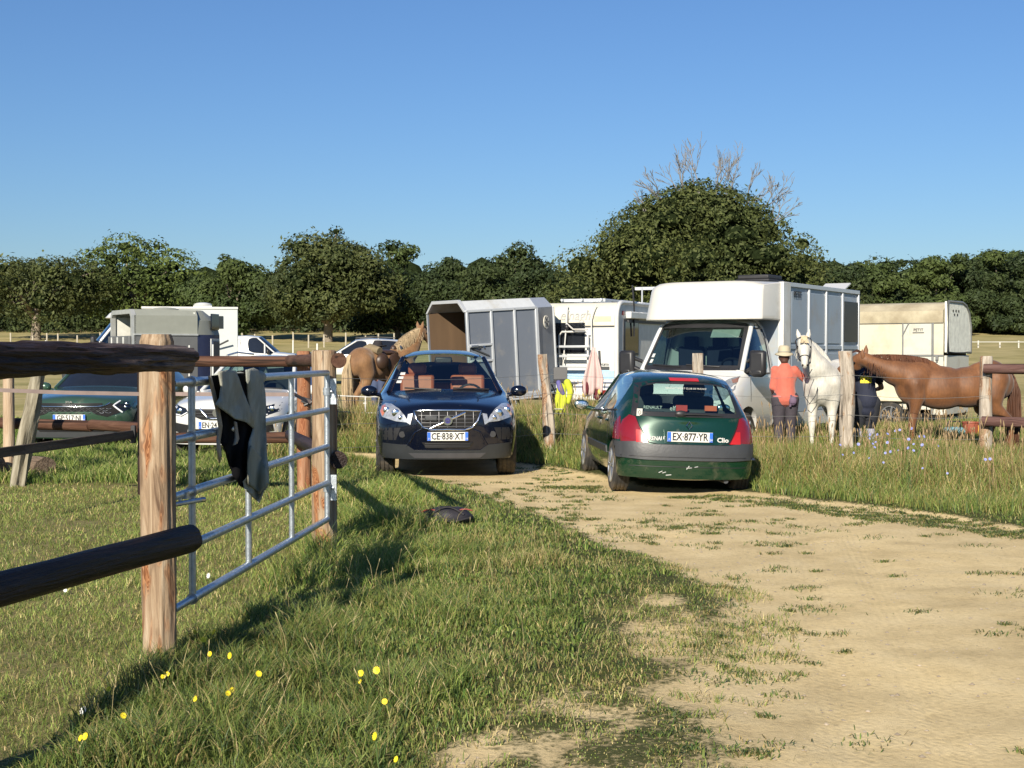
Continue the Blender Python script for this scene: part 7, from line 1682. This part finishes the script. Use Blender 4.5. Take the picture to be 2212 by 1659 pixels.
def bag():
    c = gp(963, 1142, .02); root = empty('bag', c, R(8), 'black bag with thin red piping lying in the grass verge near the gate', 'bag')
    bk = mat('black_nylon', (.022,.02,.026), .65, var=.3, bump=.5, bscale=18); mb = MB(); mb.ball((0,0,.10), (.25,.17,.10), 24, 14)
    vs = []
    for v in mb.v:
        q = Vector(v); n = noise.noise(q * 7) * .035 + noise.noise(q * 16) * .012; d = (q - Vector((0,0,.08))); d.normalize(); q += d * n; q.z = max(q.z, -.02); vs.append(tuple(q))
    mb.v = vs; mb.build('bag_body', bk, root, 60)
    rd = mat('red_piping', (.25,.04,.03), .6)
    MB().tube([(-.23 + .046*k, -.10 + .03*math.sin(k), .165 + .02*math.sin(k*.9)) for k in range(11)], .006, 6).build('piping', rd, root, 60)
    MB().tube([(-.15 + .03*k, -.12, .14 + .07*math.sin(math.pi*k/10)) for k in range(11)], .011, 6).build('handle', bk, root, 60)
    MB().tube([(-.2,-.14,.03),(-.1,-.16,.10),(.05,-.165,.08),(.2,-.13,.11)], .009, 6).build('strap', bk, root, 60)
bag()
def towel():
    Y = 25.0; r0 = empty('drying_pole', (X(1292, Y), Y, 0), 0, 'dark pole leaning in the grass behind the wire fence beside the towel', 'pole')
    MB().tube([(.12, 0, -.1), (0.02, 0, H(757, Y))], .022, 8).build('pole', M['grey_plastic'], r0, 60)
    root = empty('towel', (X(1280, Y), Y - .05, 0), 0, 'pale pink towel with dark red cloth hanging from the pole behind the fence', 'towel'); mb = MB(); n = 14; m_ = 10; vs = []; fs = []
    for j in range(m_):
        q = j / (m_ - 1); z = H(750, Y) * (1 - q) + H(850, Y) * q; w = .03 + .155 * min(1, q * 1.5) - .05 * max(0, q - .7)
        for i in range(n):
            u = -1 + 2 * i / (n - 1); vs.append((u * w + .02 - q * .02, -.05 * math.cos(u * 7) * (.2 + q) - .03, z + .05 * q * math.sin(u * 3)))
    for j in range(m_ - 1):
        for i in range(n - 1): a = j * n + i; fs.append((a, a + 1, a + n + 1, a + n))
    o = mb.add(vs, fs).build('towel_cloth', mat('pale_pink_cloth', (.52,.38,.36), .9, var=.08, bump=.3), root, 180); s = o.modifiers.new('t', 'SOLIDIFY'); s.thickness = .008
    mb = MB(); mb.ball((-.13, .0, H(838, Y)), (.06, .05, .14)); mb.ball((.08, .02, H(852, Y)), (.07, .05, .10)); mb.build('red_cloth', mat('dark_red_cloth', (.10,.012,.02), .9), root, 60)
    yc = mat('yellow_cloth', (.55,.42,.12), .9); MB().ball((-.15, -.03, H(852, Y)), (.04,.03,.045)).build('yellow_trim', yc, root, 60); MB().ball((.12, -.03, H(846, Y)), (.035,.03,.05)).build('yellow_trim', yc, root, 60)
    # case on a stand with bright yellow work clothes
    Y = 25.5; st = empty('camping_stand', (X(1215, Y), Y, 0), 0, 'folding stand with a black open case behind the fence by the grey trailer', 'stand')
    for s in (-1, 1): MB().tube([(s*.25, .1, 0), (-s*.2, .1, 1.05)], .014, 6).build('leg', M['black_plastic'], st, 50)
    MB().box((0, .1, 1.06), (.55, .35, .03)).build('top', M['grey_plastic'], st, 30, .005); MB().box((-.03, .22, 1.24), (.26, .03, .24), rotm(-.2)).build('case_lid', M['black_plastic'], st, 30, .005); MB().box((-.03, .07, 1.11), (.26, .22, .06)).build('case_base', M['black_plastic'], st, 30, .005)
    hv = empty('work_clothes', (X(1218, Y), Y - .12, 0), 0, 'fluorescent yellow work trousers and jacket hanging from the stand', 'work clothes'); nm = mat('fluorescent_yellow', (.45,.50,.03), .8, var=.1, bump=.3)
    organic('trousers', [([(-.06, 0, 1.02), (-.12, -.02, .78), (-.10, 0, .50)], [.06,.055,.045]), ([(-.02, 0, 1.0), (.0, -.02, .75), (-.02, 0, .46)], [.05,.05,.04])], [], nm, hv, .014, 2)
    organic('jacket', [([(.06, 0, 1.08), (.12, -.02, .92), (.08, -.02, .72)], [.07,.065,.04])], [], nm, hv, .014, 2); organic('shirt', [([(-.10, -.02, 1.08), (-.06, -.05, .95), (-.02, -.04, .88)], [.05,.055,.04])], [], mat('violet_shirt', (.10,.09,.25), .8, var=.3), hv, .014, 2)
    for k in range(2): MB().tube([(-.18, -.06, .60 - .08*k), (-.03, -.075, .60 - .08*k)], .008, 5).build('reflective_band', M['plate'], hv, 0)
towel()
def under_horse():
    Y = 24.4
    for nm, lb, xd, yd, r, c, ct in (('bucket', 'reddish brown bucket on the grass seen between the legs of the chestnut horse', 2098, 905, .15, (.26,.07,.04), 'bucket'), ('holdall', 'pale blue holdall on the ground under the chestnut horse', 2062, 893, .16, (.22,.42,.48), 'bag'), ('feed_tub', 'orange feed tub near the wooden post at the right', 2116, 912, .12, (.55,.28,.04), 'tub')):
        root = empty(nm, (X(xd, Y), Y, 0), 0, lb, ct); z = .42; m_ = mat(nm + '_material', c, .5, var=.15)
        if nm == 'holdall': MB().box((0, 0, .16), (.36, .26, .32)).build('bag_body', m_, root, 40, .07); MB().tube([(-.12,0,.30),(-.10,0,.42),(.10,0,.42),(.12,0,.30)], .014, 6).build('handle', M['black_plastic'], root, 60)
        else:
            MB().tube([(0,0,0),(0,0,.02),(0,0,.40 if nm == 'bucket' else .34)], [r*.75, r*.8, r], 18, cap=False).build('tub_wall', m_, root, 60); MB().tube([(r*math.cos(a), r*math.sin(a), .40 if nm == 'bucket' else .34) for a in [2*math.pi*k/20 for k in range(20)]], .012, 6, closed=True).build('rim', m_, root, 60); MB().tube([(0,0,.01),(0,0,.03)], r*.76, 18).build('base', m_, root, 60)
under_horse()
# white plastic stakes
wm = mat('white_stake', (.60,.60,.56), .5, var=.05)
SK = [(61, 736, 70, 'white stake far left, first behind the dark rail'), (99, 735, 70, 'second white stake from the left in the far field'), (128, 741, 70, 'shorter white stake in the far field, third from the left'), (215, 737, 27, 'white stake in front of the lorry windscreen'),
      (408, 746, 25, 'white stake in front of the two-tone trailer side'), (459, 744, 25.5, 'white stake at the right edge of the two-tone trailer'), (571, 742, 26, 'white stake in front of the small white van door'), (633, 735, 72, 'white stake in the field right of the small white van'), (685, 742, 60, 'white stake just behind the gate hinge post'), (788, 852, 26, 'short white stake beside the hind legs of the saddled horse')]
for xd, yt, Y, lb in SK:
    g0 = terr(X(xd, Y), Y); o = empty('fence_stake', (X(xd, Y), Y, g0), 0, lb, 'stake', 'white electric fence stakes'); h = max(.5, CAM_H + (HY - yt) / F * Y - g0)
    MB().tube([(0,0,-.1), (.01, 0, h)], .040 if Y > 50 else .016, 8).build('shaft', wm, o, 50); MB().tube([(-.03,0,h*.8),(.04,0,h*.8)], .014, 6).build('clip', wm, o, 50)
# tape lines of the electric fence behind the blue car
et = empty('electric_tape', (X(740, 26), 26, 0), 0, 'two white electric fence tapes behind the saddled horse', 'fence tape')
for z in (.82, .52): MB().tube([Vector((X(690, 26.5), 26.5, z)) - et.location, Vector((X(790, 26), 26, z - .02)) - et.location, Vector((X(905, 25.6), 25.6, z)) - et.location], .010, 6).build('tape', wm, et, 60)
# fences far across the field
def far_fence(name, label, xs_, Y, h, mt, rail, gapx):
    root = empty(name, (X(xs_[0], Y), Y, terr(X(xs_[0], Y), Y)), 0, label, 'fence'); first = None; z0 = root.location.z
    x = xs_[0]; k = 0
    while x < xs_[1]:
        px_ = X(x, Y) - root.location.x; hh = h * (1 + .12 * math.sin(k * 2.3))
        if first is None: first = MB().tube([(0,0,-.2), (0,0,h)], .055, 6).build('post', mt, root, 50); o = first
        else:
            o = first.copy(); COL.objects.link(o)
        o.location = (px_, .6 * math.sin(k), terr(0, Y) - z0); o.scale = (1, 1, hh / h); x += gapx * (1 + .25 * math.sin(k * 1.7)); k += 1
    for q in rail: MB().tube([(-.3, 0, q), (X(xs_[1], Y) - root.location.x, 0, q)], .022, 5).build('rail', wm if rail[0] < h * 1.2 and len(rail) == 1 else mt, root, 50)
far_fence('field_fence', 'line of thin wooden posts across the far field under the left trees', (-20, 900), 98, .95, mat('old_post', (.40,.36,.28), .9), (), 38)
far_fence('field_fence', 'low white rope fence along the wood on the right', (2080, 2300), 97, .48, mat('pale_post', (.52,.50,.44), .8), (.42,), 38)
# flowers
def flower_proto(name, petal, heart, r, h, n=10, lean=.2, double=False):
    st = MB().tube([(0,0,0), (lean*h*.4, 0, h*.6), (lean*h, 0, h)], [.0022,.002,.0018], 4).add([], []); lf = MB()
    hd_ = MB(); c = Vector((lean*h, 0, h))
    for k in range(n):
        a = 2*math.pi*k/n; wv = Vector((0, .45, .89)); nv = Vector((0, -.89, .45)); d = Vector((1, 0, 0)) * math.cos(a) + wv * math.sin(a) + nv * .3; w = (wv * math.cos(a) - Vector((1, 0, 0)) * math.sin(a)) * r * .30
        hd_.add([c, c + d*r*.6 + w, c + d*r, c + d*r*.6 - w], [(0,1,2,3)])
    hd_.ball(c + Vector((0,0,.002)), (r*.28, r*.28, r*.16), 8, 5)
    return st, hd_
stem_m = mat('flower_stem', (.07,.12,.03), .7)
def plant(name, label, cat, group, spots, petal_m, r, h, n):
    st, hd_ = flower_proto(name, None, None, r, h, n); rs = random.Random(len(spots)); proto = None
    for i, p in enumerate(spots):
        rt = empty(name, p, rs.uniform(0, 6.28), label, cat, group); rt.rotation_euler = (R(rs.uniform(-14, 14)), R(rs.uniform(-12, 12)), R(rs.uniform(-60, 40))); s = rs.uniform(.75, 1.25); rt.scale = (s, s, s)
        if proto is None: a = st.build('stem', stem_m, rt, 0); b = hd_.build('petals', petal_m, rt, 0); proto = (a, b)
        else:
            for q in proto: c = q.copy(); COL.objects.link(c); c.parent = rt
def spot(xs_, ys_, h):
    out = []
    for a, b in zip(xs_, ys_):
        g = gp(a, b, h); out.append(Vector((g.x, g.y, 0.0)))
    return out
yl = [(515,1230),(965,950),(1050,1000),(1040,1053),(1070,1095),(1190,1118),(825,1165),(830,1188),(1225,1225),(965,1300),(1105,1270),(1125,1290),(575,1420),(390,1505),(415,1500),(1780,1187)]
yl = [((x / 2.023) * .864, (1100 + y / 2.023) * .864) for x, y in yl] + [((800 + x / 2.023) * .864, (1100 + y / 2.023) * .864) for x, y in ((160,1187),(215,1190),(255,1305),(320,1540),(345,1570))]
plant('yellow_flower', 'small bright yellow wildflower on a thin stem in the near verge', 'flower', 'yellow wildflowers round the gate post', spot([a for a, b in yl], [b for a, b in yl], .18), mat('yellow_petals', (.80,.62,.02), .6, var=.05), .0145, .19, 12)
cl = [(900,1245),(905,1280),(962,1245),(990,1250),(1035,1272),(865,1300),(720,1300),(715,1320),(865,1370),(915,1365),(975,1358),(1040,1360),(960,1400),(1148,1265),(1160,1310),(1180,1340),(1210,1360),(1205,1385),(1215,1405),(1240,1430),(1325,1380),(1330,1425),(1250,1275),(1545,1415),(1565,1415),(1615,1368),(1585,1510),(1350,1535),(620,1448),(525,1325),(440,1335),(280,1437),(395,1360),(210,1458),(1090,1370),(1130,1335),(890,1330),(1000,1320),(1190,1300)]
_r = random.Random(3); cl += [(x + _r.uniform(-45, 45), y + _r.uniform(-40, 30)) for x, y in cl[:34]]
cl = [((1850 + x / 2.765) * .864, (650 + y / 2.765) * .864) for x, y in cl]
_cs = [gp(a, b, .55) for a, b in cl]; _cd = masks(np.array([[g.x, g.y] for g in _cs])); cl = [c for c, d, q in zip(cl, _cd[0], poly_sdf(np.array([[g.x, g.y] for g in _cs]), DIRT)) if d < .3 and q > .12]
plant('chicory_flower', 'pale violet-blue chicory bloom in the long grass below the wire fence', 'flower', 'chicory flowers along the wire fence', [Vector((X(a, 18.6), 18.6 - (b - 1080) * .012, CAM_H - (b - HY) / F * 18.6 - .30)) if False else (lambda g: Vector((g.x, g.y, 0)))(gp(a, b, .55)) for a, b in cl], mat('chicory_petals', (.24,.26,.52), .6, var=.08), .017, .56, 12)
wl = [(1040,1212),(1120,1222),(1210,1250),(905,1228),(650,1335),(405,1385),(318,758),(1060,700)]
wl = [((x / 2.023) * .864, (1100 + y / 2.023) * .864) for x, y in wl]
plant('white_flower', 'small white clover-like flower low in the near verge', 'flower', 'white flowers low in the verge', spot([a for a, b in wl], [b for a, b in wl], .05), mat('white_petals', (.62,.62,.58), .7), .018, .06, 9)
# pebbles on the track: too many to count
def pebbles():
    P = scatter(5.0, 19, 38, 0.5, 6.0, -1.5, 8.5); d = masks(P)[0]; P = P[(d > .6) & car_clear(P)]; n = len(P); z = height(P); r = np.random.default_rng(5)
    base = np.array([(1,0,0),(0,1,0),(-1,0,0),(0,-1,0),(0,0,.6),(0,0,-.3)]); fc = np.array([(0,1,4),(1,2,4),(2,3,4),(3,0,4)])
    s = (0.005 + 0.011 * r.random(n) ** 2)[:, None, None]; a = r.random(n) * 6.28; c, sn = np.cos(a), np.sin(a)
    V = base[None] * (0.7 + 0.6 * r.random((n, 6, 3))) * s; x = V[:, :, 0] * c[:, None] - V[:, :, 1] * sn[:, None]; y = V[:, :, 0] * sn[:, None] + V[:, :, 1] * c[:, None]
    V[:, :, 0] = x + P[:, 0:1]; V[:, :, 1] = y + P[:, 1:2]; V[:, :, 2] += z[:, None] + .002
    loops = (fc[None] + (np.arange(n) * 6)[:, None, None]).ravel(); me = fast_mesh('pebbles', V.reshape(-1, 3), loops, np.arange(n * 4) * 3, None)
    o = mobj('pebbles', me, mat('pebble', (.42,.34,.24), .85, var=.5, vscale=3), None, 0); tag(o, 'small stones and crumbs of soil scattered over the sandy track', 'pebbles', kind='stuff')
pebbles()
grow_trees()
grow_grass()
